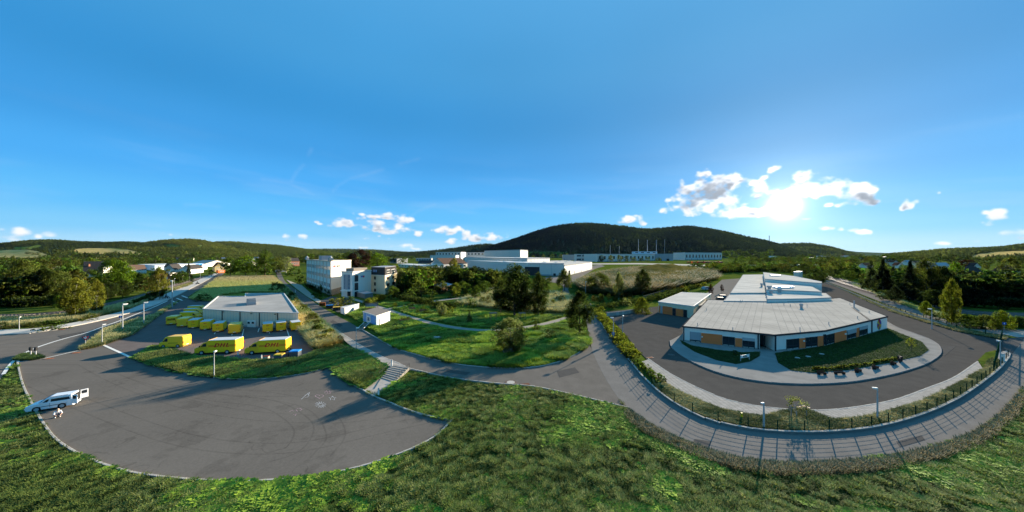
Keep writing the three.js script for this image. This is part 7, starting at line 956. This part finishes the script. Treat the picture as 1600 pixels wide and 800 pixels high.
{
  const p = G(89.5, 652), t = thing('person', 'person in pale shirt crouching on the car park beside the white car', 'person', p, -0.5);
  const hip = V(-0.18, 0.30, 0), neck = V(0.16, 0.66, 0), head = V(0.27, 0.79, 0), J = {};
  const arm = [], leg = [];
  for (const s of [-1, 1]) { const sh = V(0.12, 0.60, s * 0.17), el = V(0.26, 0.40, s * 0.24), wr = V(0.42, 0.30, s * 0.12), kn = V(0.2, 0.36, s * 0.17), an = V(-0.1, 0.08, s * 0.13); J[s] = wr; arm.push([sh, el, 0.052, 0.042], [el, wr, 0.042, 0.03]); leg.push([V(-0.16, 0.28, s * 0.09), kn, 0.085, 0.062], [kn, an, 0.058, 0.038], [an, V(0.12, 0.04, s * 0.14), 0.04, 0.032]); }
  const skull = [[head, head.clone().add(V(0.02, 0.05, 0)), 0.085, 0.088], [head.clone().add(V(0.06, -0.04, 0)), head.clone().add(V(0.075, -0.045, 0)), 0.045, 0.04], [head.clone().add(V(0.1, 0.0, 0)), head.clone().add(V(0.118, -0.008, 0)), 0.016, 0.012], [head.clone().add(V(0, 0, 0.092)), head.clone().add(V(0, 0.02, 0.095)), 0.014, 0.014], [head.clone().add(V(0, 0, -0.092)), head.clone().add(V(0, 0.02, -0.095)), 0.014, 0.014]];
  const body = field([[hip, V(0.02, 0.5, 0), 0.14, 0.135], [V(0.02, 0.5, 0), V(0.12, 0.6, 0), 0.135, 0.11], [V(0.1, 0.6, -0.12), V(0.1, 0.6, 0.12), 0.075, 0.075], [neck, head, 0.052, 0.05], ...arm, ...leg], 0.016, 0.016), skullG = field(skull, 0.006, 0.008);
  const hands = [-1, 1].map((s) => { const w = J[s], bones = [[w, w.clone().add(V(0.06, -0.01, 0)), 0.026, 0.03], [w.clone().add(V(0.05, -0.01, -0.02)), w.clone().add(V(0.07, -0.01, 0.02)), 0.016, 0.016]]; [[-0.028, 0.06], [-0.01, 0.072], [0.01, 0.068], [0.028, 0.052]].forEach(([z, l]) => { const b = w.clone().add(V(0.075, -0.01, z)), m = b.clone().add(V(l * 0.5, -0.012, 0)), e = m.clone().add(V(l * 0.32, -0.03, 0)); bones.push([b, m, 0.0092, 0.0085], [m, e, 0.0085, 0.0072]); }); const th = w.clone().add(V(0.03, 0, -s * 0.028)), tm = th.clone().add(V(0.03, -0.012, -s * 0.026)); bones.push([th, tm, 0.012, 0.0095], [tm, tm.clone().add(V(0.022, -0.012, s * 0.004)), 0.0095, 0.008]); return field(bones, 0.0036, 0.0035); });
  part(t, 'body', merged([body, skullG, ...hands]), M.skin);
  const grow = 0.013, g2 = (l) => l.map(([a, b, r, q]) => [a, b, r + grow, q + grow]);
  part(t, 'shirt', field(g2([[hip.clone().lerp(neck, 0.1), V(0.02, 0.5, 0), 0.14, 0.137], [V(0.02, 0.5, 0), V(0.11, 0.6, 0), 0.137, 0.11], [V(0.1, 0.6, -0.12), V(0.1, 0.6, 0.12), 0.075, 0.075], arm[0], arm[2]]), 0.016, 0.016), M.cloth);
  part(t, 'trousers', field(g2([[hip, hip.clone().add(V(0.06, 0.06, 0)), 0.14, 0.13], leg[0], leg[1], leg[3], leg[4]]), 0.016, 0.014), M.jeans);
  for (const s of [-1, 1]) part(t, 'shoe', field([[V(-0.12, 0.05, s * 0.13), V(0.13, 0.045, s * 0.14), 0.05, 0.04]], 0.012, 0.01), M.plainWhite);
  part(t, 'hair', (() => { const g = new THREE.SphereGeometry(0.104, 14, 10, 0, 6.3, 0, 1.75); g.rotateZ(0.45); g.translate(head.x - 0.005, head.y + 0.04, 0); return g; })(), std([0.35, 0.3, 0.25], 0.9));
  for (const s of [-1, 1]) part(t, 'eye', (() => { const g = new THREE.SphereGeometry(0.011, 8, 6); g.translate(head.x + 0.088, head.y + 0.03, s * 0.032); return g; })(), M.black);
  const c = thing('remote_controller', 'dark handheld controller held by the crouching person', 'controller', p.clone(), -0.5); part(c, 'case', rbox(0.09, 0.05, 0.26, 0.015, 0.52, 0.26, 0), M.binGrey); part(c, 'screen', rbox(0.1, 0.006, 0.16, 0.002, 0.54, 0.312, 0), M.glass); for (const s of [-1, 1]) part(c, 'grip', rbox(0.07, 0.05, 0.06, 0.015, 0.49, 0.25, s * 0.12), M.black);
}
// ---------- street lamps and posts ----------
function lamp(label, x, row, top, o = {}) {
  const p = G(x, row), h = highAt(top, -p.z), t = thing('street_lamp', label, 'street lamp', p, o.turn ?? 0, o.group), r = o.r ?? Math.max(0.045, h * 0.014);
  part(t, 'base', cyl(r * 2, r * 1.7, h * 0.04, 0, 0, 0, 10), M.metal); part(t, 'pole', cyl(r * 1.3, r * 0.8, h * 0.96, 0, h * 0.03, 0, 10), o.mat ?? M.zinc);
  const hd = part(t, 'lamp_head', rbox(h * (o.head ?? 0.13), h * 0.035, h * 0.06, h * 0.012, h * (o.reach ?? 0.06), h * 0.96, 0), o.headMat ?? M.plainWhite); part(hd, 'lamp_glass', box(h * (o.head ?? 0.13) * 0.7, h * 0.012, h * 0.05, h * (o.reach ?? 0.06), h * 0.95, 0), M.clearDome); return t;
}
lamp('white street lamp standing in the grass strip before the lettered truck', 334.5, 590.5, 548.5, { turn: 1.8 });
lamp('white street lamp on the grass beside the narrow footway of the street', 556.5, 548, 511.5, { turn: 0.5 });
lamp('white street lamp with bright head by the bend road low wall', 1193.5, 671, 628.5, { turn: 3.3, r: 0.07 });
lamp('white street lamp at the right part of the paved band', 1371, 656, 605.5, { turn: 2.8, r: 0.06 });
lamp('white street lamp beside the green gate', 1563, 573, 532, { turn: 1.2, r: 0.06 });
lamp('slim lamp beside the lane fence and small bright tree', 1456, 513.5, 482, { turn: 2.5 });
lamp('street lamp with blue traffic sign at the yellow hedge', 958.5, 535, 495.5, { turn: 3.0 });
lamp('thin bare lamp post on the hedge edge right of the blue sign lamp', 973, 527, 493, { turn: 1 });
lamp('white post lamp at the tip of the pointed verge', 159.5, 538.5, 506.5, { turn: 1.2 });
lamp('white post lamp on the pointed verge behind the blue sign', 191.5, 517.5, 474.5, { turn: 1.2 });
lamp('white street lamp on the planted strip between main road and yard', 224.5, 508, 472, { turn: 1.0 });
lamp('street lamp with crossed arms at the yard entrance', 269, 480, 438, { turn: 2.6 });
lamp('tall pale post in the trees behind the left railway', 95.5, 469, 447, { turn: 1 });
lamp('pale post beside the left footway and railway', 30, 516, 495, { turn: 2 });
for (const [x, b, t2, l] of [[272.5, 447, 435, 'street lamp by the footway left of the dark conifer'], [285.5, 443, 431, 'street lamp by the footway under the dark conifer'], [296, 438, 428, 'street lamp by the footway right of the dark conifer'], [313, 436.5, 427.5, 'small street lamp farthest along the footway']]) lamp(l, x, b, t2, { turn: 2 });
lamp('grey lamp post beside the broad olive tree at the works lane', 915, 461, 440, { turn: 1 });
{ const t = thing('stacked_equipment_arms', 'pair of short side arms on the lamp at the yard entrance', 'lamp arms', V(0, 0, 0)); scene.remove(t); }
// signs
{ const p = G(133.5, 541), t = thing('give_way_sign', 'red and white give way sign at the tip of the pointed verge', 'traffic sign', p), h = highAt(525, -p.z); part(t, 'post', cyl(0.04, 0.04, h, 0, 0, 0, 8), M.zinc); const tri = (s, z, m, n) => { const g = new THREE.ExtrudeGeometry(new THREE.Shape([new THREE.Vector2(-s, s * 0.58), new THREE.Vector2(s, s * 0.58), new THREE.Vector2(0, -s * 1.15)]), { depth: 0.03, bevelEnabled: false }); g.translate(0, h - 0.3, z); return part(t, n, g, m); }; tri(0.42, 0.05, M.red, 'sign_plate'); tri(0.24, 0.085, M.plainWhite, 'sign_face'); t.rotation.y = 0.7; }
const blueSign = (label, x, row, top) => { const p = G(x, row), t = thing('traffic_sign', label, 'traffic sign', p, x < 800 ? 0.8 : -0.6), h = highAt(top, -p.z); part(t, 'post', cyl(0.035, 0.035, h, 0, 0, 0, 8), M.zinc); part(t, 'sign_plate', rbox(0.5, 0.5, 0.04, 0.015, 0, h - 0.5, 0.05), M.blueSign); part(t, 'symbol', box(0.14, 0.3, 0.02, 0, h - 0.4, 0.075), M.plainWhite); };
blueSign('blue sign on a thin post beside the pointed verge', 188.3, 508, 493); blueSign('blue sign on a thin post before the bright bush at the right', 1569, 516, 503.5); blueSign('blue parking sign fixed at the hedge lamp', 958.3, 534.5, 519);
{ const p = G(51.5, 557), h = highAt(542, -p.z); for (const [dx, l] of [[-0.35, 'dark box on a post, left of the pair on the planted island'], [0.45, 'dark box on a post, right of the pair on the planted island']]) { const t = thing('post_box', l, 'signal box', p.clone().add(V(dx, 0, 0))); part(t, 'post', cyl(0.07, 0.07, h * 0.6, 0, 0, 0), M.zinc); part(t, 'box', rbox(0.32, h * 0.38, 0.28, 0.04, 0, h * 0.6, 0), M.black); } }
for (const [x, b, t2, l] of [[591.5, 619, 606, 'short pale post beside the foot of the steps'], [612.3, 576, 561.5, 'short pale post at the top of the steps'], [312.5, 553.5, 547.5, 'white bollard left of the lettered truck'], [372, 555, 549.5, 'white bollard right of the lettered truck'], [408.5, 561, 554.5, 'white bollard before the pale sided truck'], [470, 555, 547.5, 'white bollard right of the blue lidded bin'], [1406, 586 - 18, 559, 'dark litter bin post at the end of the planters'], [461.5, 462, 452, 'white marker post by the street above the rough bank']]) { const p = G(x, b), h = highAt(t2, -p.z), t = thing('bollard', l, 'post', p); part(t, 'post', cyl(0.09, 0.09, h * 0.85, 0, 0, 0, 10), l[0] === 'd' ? M.black : M.plainWhite); part(t, 'cap', cyl(0.10, 0.06, h * 0.15, 0, h * 0.85, 0, 10), l[0] === 'd' ? M.black : M.zinc); }
{ const p = G(1159, 656), t = thing('hydrant_post', 'yellow marker post on the verge behind the low wall', 'marker post', p), h = highAt(645, -p.z); part(t, 'post', box(0.12, h * 0.8, 0.12), M.yellow); part(t, 'cap', box(0.15, h * 0.2, 0.15, 0, h * 0.8, 0), std([0.5, 0.38, 0.03], 0.6)); }
// bins beside the pale truck
{ const bin = (label, x, row, w, h, d, body, lid) => { const p = G(x, row), t = thing('waste_bin', label, 'waste bin', p, 0.12); part(t, 'bin_body', rbox(w, h * 0.8, d, 0.05, 0, h * 0.08, 0), body); part(t, 'lid', rbox(w + 0.08, h * 0.16, d + 0.08, 0.05, 0, h * 0.86, 0), lid); for (const s of [-1, 1]) part(t, 'wheel', cyl(h * 0.07, h * 0.07, 0.08, s * w * 0.38, 0, 0).rotateX(0), M.rubber); };
  bin('grey waste container with bright blue lid', 461.5, 557.5, 1.3, 1.05, 1.1, M.binGrey, M.blueLid); bin('grey waste container with yellow lid', 436.5, 563, 1.1, 1.0, 0.9, M.binGrey, M.yellow); bin('small dark grey bin between the coloured lids', 449.5, 558, 0.5, 0.8, 0.5, M.binGrey, M.binGrey); bin('cream box at the grass edge beside the truck', 416, 562.5, 0.75, 0.62, 0.5, std([0.7, 0.58, 0.42], 0.8), std([0.25, 0.08, 0.05], 0.8));
  struct('bin_area_ground', plate(toG([[411, 560], [470, 556], [471, 564], [416, 571]]), 0.03, 0.08), std([0.46, 0.36, 0.26], 0.95, { map: T.grain })); }
// steps between the street footway and the car park
{
  const t = thing('steps', 'concrete steps leading down from the street footway to the car park', 'steps', G(606, 590)), a0 = [613, 573.5], a1 = [640, 578], b0 = [592, 590], b1 = [616, 598]; const l2 = (p, q, k) => [lerp(p[0], q[0], k), lerp(p[1], q[1], k)];
  for (let k = 0; k < 8; k++) { const q = [l2(a0, b0, k / 8), l2(a1, b1, k / 8), l2(a1, b1, (k + 0.9) / 8), l2(a0, b0, (k + 0.9) / 8)]; wpart(t, 'tread', plate(toG(q), 0.40 - k * 0.045, 0.4), k % 2 ? M.gravel : M.speck); }
  for (const [p, q] of [[a0, b0], [a1, b1]]) { const A = G(...p), B = G(...q), D = B.clone().sub(A); for (let k = 0; k < 6; k++) { const s = A.clone().addScaledVector(D, k / 6 + 0.02); wpart(t, 'baluster', cyl(0.02, 0.02, 0.85 - k * 0.06, s.x, 0, s.z), M.green); } A.y = 0.95; B.y = 0.6; wpart(t, 'handrail', bar(A, B, 0.03), M.frame); }
  struct('path', plate(toG([[592, 590], [616, 598], [585, 620], [566, 609]]), 0.03, 0.06), M.concrete);
}
// chalk drawings on the car park
{
  const chalk = (label, strokes, mat) => { const all = strokes.map((s) => toG(s)), c = all.flat().reduce((a, p) => a.add(p), V(0, 0, 0)).multiplyScalar(1 / all.flat().length), t = thing('chalk_drawing', label, 'chalk drawing', c); all.forEach((s) => wpart(t, 'chalk_line', ribbon(s, 0.045, 0.018), mat)); };
  const heart = []; for (let k = 0; k <= 24; k++) { const a = k / 24 * 6.2832; heart.push([499 + 6.5 * Math.sin(a) ** 3, 619.5 - 3.4 * (0.8125 * Math.cos(a) - 0.3125 * Math.cos(2 * a) - 0.125 * Math.cos(3 * a) - 0.0625 * Math.cos(4 * a))]); }
  chalk('pink chalk heart drawn on the car park asphalt', [heart], M.chalkP);
  chalk('white chalk sun with many rays drawn below the heart', Array.from({ length: 13 }, (_, k) => { const a = k / 13 * 6.283; return [[501 + 2.5 * Math.cos(a), 632.5 + 1.5 * Math.sin(a)], [501 + 9 * Math.cos(a + 0.05), 632.5 + 5 * Math.sin(a + 0.05)]]; }), M.chalkW);
  chalk('white chalk star drawn nearest the grass bank', [Array.from({ length: 11 }, (_, k) => { const a = -1.57 + k / 10 * 6.283, r = k % 2 ? 0.45 : 1; return [519.5 + 6 * r * Math.cos(a), 622.5 + 3.6 * r * Math.sin(a)]; })], M.chalkW);
  chalk('pink chalk scribble of bars drawn above the star', [[[507, 614], [510, 610], [512, 615], [514, 610], [516, 615], [517, 611]], [[507, 612], [518, 612.5]], [[508, 616], [517, 615]]], M.chalkP);
  chalk('white chalk flower drawn left of the heart', [[[471, 624], [476, 619], [482, 614]], [[476, 621], [480, 621], [483, 618], [480, 616], [476, 618]], [[481, 615], [484, 613], [482, 617]]], M.chalkW);
  chalk('pink chalk word like scribble beside the long lamp shadow', [[[452, 644], [456, 641], [459, 643], [462, 640], [465, 643]], [[464, 639], [468, 638], [472, 640], [469, 642]], [[458, 648], [463, 647], [461, 650]]], M.chalkP);
}
// ---------- low wall and wire fence round the bend ----------
{
  const line = BEND_IN.slice(3, -1), pts = toG(line), t = thing('low_wall', 'low white topped concrete wall along the inside of the bend road', 'wall', pts[0].clone()), sp = walk(pts, 1.25), gs = [0, 1].map(() => rbox(1.23, 0.22, 0.18, 0.015)), cap = rbox(1.235, 0.06, 0.24, 0.015), dark = std([0.27, 0.245, 0.215], 0.95, { map: rep(T.blotch, 3) });  // block faces coloured darker to deepen the shaded side below the caps
  sp.forEach((p, i) => { if (i > 280) return; const m = part(t, 'wall_block', gs[i % 2], dark); part(m, 'cap_stone', cap, std2(i)).position.y = 0.222; m.position.copy(p).addScaledVector(p.dir, 0.62).sub(t.position); m.position.y = -0.04; m.rotation.y = Math.atan2(-p.dir.z, p.dir.x); });
  const f = thing('wire_fence', 'low dark green wire fence with thin posts along the bend road wall', 'fence', pts[0].clone()), out = spline(BEND_IN.filter((_, i) => i % 3 === 0 && i > 6).map(([x, y]) => [x, y]), 6), fp = toG(out).map((p) => p.add(V(0, 0, -0.12))), posts = walk(fp, 2.35), hgt = 0.92;
  posts.forEach((p) => wpart(f, 'post', box(0.06, hgt, 0.06, p.x, 0.2, p.z), M.green));
  for (const y of [0.36, 0.52, 0.68, 0.84, 1.0]) wpart(f, 'wire', merged(fp.slice(0, -1).map((p, i) => bar(p.clone().setY(y), fp[i + 1].clone().setY(y), 0.011, 4))), M.green);
}
function std2(i) { return i % 2 ? kLight : M.kerb; }
// fence along the right lane, in panels between posts
{
  const lineF = spline([[1288, 441], [1330, 457.5], [1390, 482.5], [1450, 501.5], [1500, 515.5], [1556, 527.5]], 8), pts = toG(lineF), f = thing('lane_fence', 'long grey green mesh fence between the service road and the railway lane', 'fence', pts[0].clone());
  walk(pts, 3.0).forEach((p) => wpart(f, 'post', box(0.09, 1.15, 0.09, p.x, 0, p.z), M.green)); for (const y of [0.25, 0.55, 0.85, 1.1]) wpart(f, 'wire', merged(pts.slice(0, -1).map((p, i) => bar(p.clone().setY(y), pts[i + 1].clone().setY(y), 0.014, 4))), M.green);
  const c = thing('lane_kerb_wall', 'pale concrete edging under the railway side of the lane fence', 'wall', pts[0].clone()); walk(pts.slice(0, 30), 2.4).slice(0, 70).forEach((p) => wpart(c, 'wall_block', rbox(2.36, 0.5, 0.16, 0.02, p.x + p.dir.x * 1.2, 0, p.z + p.dir.z * 1.2 - 0.25, Math.atan2(-p.dir.z, p.dir.x)), M.kerb));
  // green gate
  const A = G(1553, 581), B = G(1566, 527), D = B.clone().sub(A), g = thing('green_gate', 'open dark green barred sliding gate beside the right lamp', 'gate', A.clone()), h = 1.35; for (const y of [0.12, h]) wpart(g, 'gate_rail', bar(A.clone().setY(y), B.clone().setY(y), 0.05), M.green); for (let k = 0; k <= 40; k++) { const p = A.clone().addScaledVector(D, k / 40); wpart(g, k % 10 ? 'gate_bar' : 'gate_post', bar(p.clone().setY(0.02), p.clone().setY(k % 10 ? h : h + 0.15), k % 10 ? 0.022 : 0.06), M.green); }
  const q = G(1567, 566), pb = thing('gate_pillar', 'short white intercom pillar behind the lamp at the green gate', 'pillar', q); part(pb, 'pillar_body', rbox(0.3, 1.25, 0.3, 0.04), M.plainWhite); part(pb, 'cap', box(0.34, 0.06, 0.34, 0, 1.25, 0), M.zinc);
}
// pale panel wall round the yard corner
{ const A = G(948, 494.5), m = G(972, 492), B = G(1002, 486.5), t = thing('panel_wall', 'pale corrugated panel wall at the back of the shaded yard', 'wall', A.clone()); for (const [P, Q] of [[A, m], [m, B]]) { const l = wallLen(P, Q), n = Math.round(l / 1.0); for (let k = 0; k < n; k++) wpart(t, 'wall_panel', onWall(P, Q, l * k / n + 0.02, l * (k + 1) / n - 0.02, 0, 1.0, 0.06 + 0.02 * (k % 2), 0.05), k % 3 ? M.concrete : kLight); } }
// wooden rails beyond the garden and by the reed bank
{ const rail = (label, l, h, n) => { const pts = toG(l), t = thing('rail_fence', label, 'fence', pts[0].clone()); const ps = walk(pts, n); ps.forEach((p) => wpart(t, 'post', cyl(0.09, 0.08, h, p.x, 0, p.z, 8), M.woodGrey)); for (const y of [h * 0.5, h * 0.92]) for (let i = 0; i + 1 < ps.length; i++) wpart(t, 'rail', bar(ps[i].clone().setY(y), ps[i + 1].clone().setY(y), 0.06), M.woodGrey); };
  rail('weathered wooden rail fence beyond the garden lawn', [[842, 486], [860, 484.5], [888, 483.5], [908, 484]], 1.1, 2.4); rail('wooden rail fence running up beside the reed bank path', [[1005, 468], [1040, 457], [1075, 446], [1106, 436]], 1.3, 4); }
// ---------- garden furniture ----------
{
  const bench = (label, x, row, ry, m) => { const t = thing('garden_bench', label, 'bench', G(x, row), ry); part(t, 'seat', box(1.9, 0.08, 0.5, 0, 0.42, 0), m); part(t, 'backrest', box(1.9, 0.45, 0.07, 0, 0.55, -0.24), m); for (const s of [-1, 1]) for (const z of [-1, 1]) part(t, 'leg', box(0.09, 0.42, 0.09, s * 0.8, 0, z * 0.18), m); };
  bench('reddish wooden bench between the two garden paths, nearer the flats', 644, 485.5, 0.3, M.brick); bench('reddish wooden bench on the lawn left of the pale ornamental trees', 661, 489, 0.3, M.brick); bench('pale wooden bench under the large pale tree', 795, 554, 0.4, M.woodGrey);
  const frame = (label, x, row, w, h) => { const t = thing('climbing_frame', label, 'climbing frame', G(x, row), 0.4); for (const s of [-1, 1]) for (const z of [-1, 1]) part(t, 'post', cyl(0.07, 0.06, h, s * w / 2, 0, z * w / 3), M.woodBrown); for (const z of [-1, 1]) part(t, 'beam', bar(V(-w / 2 - 0.2, h, z * w / 3), V(w / 2 + 0.2, h, z * w / 3), 0.07), M.woodGrey); part(t, 'roof_board', box(w + 0.3, 0.06, w * 0.8, 0, h + 0.07, 0), M.woodGrey); };
  frame('small wooden roofed frame on the lawn before the dark oak', 770.5, 502, 1.4, 2.0); frame('small brown wooden frame below the two oaks', 816, 500, 1.3, 1.7);
  const st = thing('stone_heap', 'dark boulders heaped on the lawn below the path', 'boulders', G(677, 531)); const rng = rngOf(9); for (let k = 0; k < 7; k++) { const g = new THREE.IcosahedronGeometry(0.35 + 0.35 * rng(), 1), p = g.attributes.position; for (let i = 0; i < p.count; i++) { const s = 0.75 + 0.5 * vnoise(p.getX(i) * 3 + k * 9, p.getY(i) * 3 + p.getZ(i) * 2, 3); p.setXYZ(i, p.getX(i) * s * 1.3, p.getY(i) * s * 0.8, p.getZ(i) * s); } g.computeVertexNormals(); g.translate((rng() - 0.5) * 3.2, 0.2, (rng() - 0.5) * 1.2); part(st, 'boulder', g, k % 2 ? M.kerb : std([0.14, 0.11, 0.08], 0.95)); }
  const sh = thing('bench_canopy', 'grey curved roof seat standing by the path behind the blue hut', 'shelter', G(581, 484), 0.4); part(sh, 'canopy_roof', dome(3.6, 0.5, 1.6).translate(0, 1.5, 0), M.sheetGrey); for (const s of [-1, 1]) for (const z of [-1, 1]) part(sh, 'post', cyl(0.06, 0.06, 1.5, s * 1.6, 0, z * 0.65), M.woodBrown); part(sh, 'seat', box(3.0, 0.1, 0.6, 0, 0.45, 0), M.woodBrown);
  const pl = thing('planter', 'brick edged planter with shrubs beside the garden path', 'planter', G(633, 502), 0.3); part(pl, 'planter_box', box(2.6, 0.5, 1.2), M.brick); part(pl, 'foliage', leaves(rngOf(4), Array.from({ length: 14 }, (_, k) => [-1.1 + k * 0.17, 0.75, (k % 3 - 1) * 0.3, 0.4]), 14, 0.22), LEAF.olive);
  const cage = thing('garden_net', 'round green garden net dome near the blue hut', 'garden net', G(622, 516)); for (let k = 0; k < 6; k++) part(cage, 'hoop', new THREE.TorusGeometry(1.6, 0.025, 5, 20, Math.PI).rotateY(k * Math.PI / 6), M.green); for (const y of [0.5, 1.0, 1.4]) part(cage, 'ring', new THREE.TorusGeometry(Math.sqrt(1.6 * 1.6 - y * y), 0.02, 5, 24).rotateX(Math.PI / 2).translate(0, y, 0), M.green);
  for (const [x, row, w, label, m] of [[504, 478, 1.6, 'rusty brown heap beside the street before the bushes', M.rust], [515, 482, 1.8, 'dark bin shelter beside the street and the container', M.binGrey], [526, 485, 1.8, 'dark open box with yellow top beside the container', M.binGrey]]) { const t = thing('bin_shelter', label, 'bin shelter', G(x, row), 0.5); part(t, 'side_panel', merged([box(w, 1.0, 0.06, 0, 0, -0.6), box(0.06, 1.0, 1.2, -w / 2, 0, 0), box(0.06, 1.0, 1.2, w / 2, 0, 0)]), m); part(t, 'top_panel', box(w + 0.1, 0.06, 1.3, 0, 1.005, 0), m === M.rust ? M.rust : x > 520 ? M.yellow : M.blueLid); }
  // nursery lawn: low sign frame, row of planters, stakes, bin, stones
  const sg = thing('sign_frame', 'low two post sign board on the nursery lawn', 'sign', G(1164, 565)), A = -0.95; for (const s of [-1, 1]) part(sg, 'post', cyl(0.05, 0.05, 1.0, s * 0.95, 0.1, 0), M.metal); const bd = part(sg, 'sign_board', box(1.8, 0.42, 0.05, 0, 0.62, 0), M.plainWhite); part(bd, 'lettering', lettering('Kita', 0.24, 0.02).scale(1.4, 1, 1).translate(0, 0.83, 0.04), M.frame); sg.rotation.y = 0.35;
  [[1284, 586.5, 14], [1312, 586, 18], [1341, 582.5, 18], [1368, 577.5, 18], [1396, 571, 16]].forEach(([x, row, w], i) => { const p = G(x, row), t = thing('planter_bench', ['dark low bench at the left end of the flowering hedge', 'dark low bench second from the left at the flowering hedge', 'dark low bench in the middle of the flowering hedge', 'dark low bench fourth from the left at the flowering hedge', 'dark low bench at the right end of the flowering hedge'][i], 'bench', p, i > 1 ? 0.5 : 0.1), L = w * -p.z / F * 0.9; part(t, 'seat', box(L, 0.09, 0.4, 0, 0.3, 0), M.darkWood); for (let k = 0; k < 2; k++) part(t, 'backrest', box(L, 0.07, 0.05, 0, 0.42 + k * 0.11, -0.2), M.darkWood); for (const s of [-1, 1]) part(t, 'leg', box(0.1, 0.3, 0.36, s * L * 0.42, 0, 0), M.black); });
  for (const [x, row] of [[1246, 561], [1263, 559], [1284, 555]]) { const t = thing('lawn_slab', 'pale flat slab set in the nursery lawn', 'slab', G(x, row).setY(0.14), 0, 'slabs in the nursery lawn'); part(t, 'slab', cyl(0.35, 0.33, 0.1, 0, 0, 0, 9), M.kerb); }
  const stakes = thing('tree_stakes', 'three wooden stakes with cross rails round the young pale tree', 'tree stakes', G(1244, 652)); const sp = [[-0.75, 0.3], [0.75, 0.3], [0, -0.8]]; sp.forEach(([x, z]) => part(stakes, 'stake', cyl(0.045, 0.04, 1.25, x, 0, z, 8), M.woodGrey)); for (let k = 0; k < 3; k++) { const a = sp[k], b = sp[(k + 1) % 3]; part(stakes, 'cross_rail', bar(V(a[0], 1.1, a[1]), V(b[0], 1.1, b[1]), 0.035), M.woodGrey); }
  const bn = thing('litter_bin', 'black litter bin at the lawn end beside the right bench', 'litter bin', G(1406.5, 565.5)); part(bn, 'bin_body', cyl(0.24, 0.28, 0.75, 0, 0.1, 0, 14), M.black); part(bn, 'rim', new THREE.TorusGeometry(0.28, 0.03, 6, 16).rotateX(Math.PI / 2).translate(0, 0.86, 0), M.frame);
}
// ---------- cars and skips far off ----------
{
  const car = (label, x, row, L, mat, a, group) => { const t = thing('parked_car', label, 'car', G(x, row), a, group), W = L * 0.42, H = L * 0.34; prof([[-L / 2, H * 0.2], [L / 2, H * 0.2], [L / 2, H * 0.5], [L * 0.28, H * 0.6], [L * 0.12, H], [-L * 0.3, H], [-L * 0.44, H * 0.62], [-L / 2, H * 0.58]], W, mat, t, 'body', 0.06); part(t, 'windscreen', slanted(L * 0.27, H * 0.64, L * 0.14, H * 0.95, W * 0.8, 0.1), M.glass); sideGlass(t, [[-L * 0.36, H * 0.64], [L * 0.2, H * 0.64], [L * 0.1, H * 0.92], [-L * 0.28, H * 0.92]], W + 0.01); wheels(t, L, H * 0.22, W, [-L * 0.3, L * 0.3]); };
  car('white car on the works lane before the white hall', 767, 422, 5, M.carWhite, 0.3); car('dark car parked under the trees of the nursery car park', 1129, 467, 4.4, M.binGrey, 1.2); car('silver car farther up the nursery car park', 1104, 453, 4.4, M.zinc, 0.2); car('black car parked nearest the nursery side wall', 1125, 471, 4.4, M.black, 1.2);
  for (const [x, row, l, m] of [[260, 467, 'dark motor scooter riding on the main road', M.black], [308.5, 444.5, 'small dark motor scooter far along the main road', M.black]]) { const t = thing('motor_scooter', l, 'motorbike', G(x, row), 0.9); for (const s of [-1, 1]) part(t, 'wheel', new THREE.TorusGeometry(0.3, 0.09, 6, 14).translate(s * 0.6, 0.36, 0), M.rubber); part(t, 'body', rbox(1.3, 0.4, 0.4, 0.1, 0, 0.45, 0), m); part(t, 'handlebar', bar(V(0.5, 1.05, -0.35), V(0.5, 1.05, 0.35), 0.04), M.frame); const r = thing('person', l.startsWith('small') ? 'rider in dark clothes on the far motor scooter' : 'rider in dark clothes on the nearer motor scooter', 'person', t.position.clone(), 0.9); part(r, 'body', field([[V(-0.2, 0.85, 0), V(-0.1, 1.35, 0), 0.17, 0.17], [V(-0.1, 1.35, 0), V(-0.05, 1.7, 0), 0.06, 0.12], [V(-0.1, 1.36, 0.2), V(0.45, 1.08, 0.3), 0.06, 0.05], [V(-0.1, 1.36, -0.2), V(0.45, 1.08, -0.3), 0.06, 0.05], [V(-0.2, 0.85, 0.12), V(0.25, 0.85, 0.16), 0.1, 0.08], [V(0.25, 0.85, 0.16), V(0.2, 0.4, 0.2), 0.075, 0.06], [V(-0.2, 0.85, -0.12), V(0.25, 0.85, -0.16), 0.1, 0.08], [V(0.25, 0.85, -0.16), V(0.2, 0.4, -0.2), 0.075, 0.06]], 0.03, 0.03), M.black); part(r, 'helmet', new THREE.SphereGeometry(0.17, 12, 8).translate(-0.04, 1.78, 0), M.frame); }
  const skip = (x, w, m, l, g) => { const t = thing('container', l, 'container', G(x, 411.2), 0, g), W = w * -t.position.z / F; part(t, 'container_body', box(W, 3.4, 6), m); part(t, 'rim', box(W + 0.4, 0.4, 6.3, 0, 3.4, 0), m); for (let k = 0; k < 5; k++) part(t, 'rib', box(0.25, 3.2, 0.2, (k - 2) * W / 5, 0.1, 3.1), m); };
  skip(1076, 5, M.orangePaint, 'orange machine like container left in the red row before the factory'); skip(1084, 6, M.orangePaint, 'bright orange container beside the dark red one'); skip(1094, 8, std([0.3, 0.04, 0.03], 0.6), 'tall dark red container in the row before the factory'); [1103, 1108.5, 1118, 1126].forEach((x, i) => skip(x, 5, std([0.38, 0.09, 0.06], 0.7), 'low rusty red container, ' + ORD[i] + ' right of the tall dark red one', 'rusty red containers before the factory'));
}
// thin summer air between here and the far ridges
scene.fog = new THREE.FogExp2(new THREE.Color().setRGB(0.4, 0.65, 1), 0.000004);
renderer.render(scene, camera);
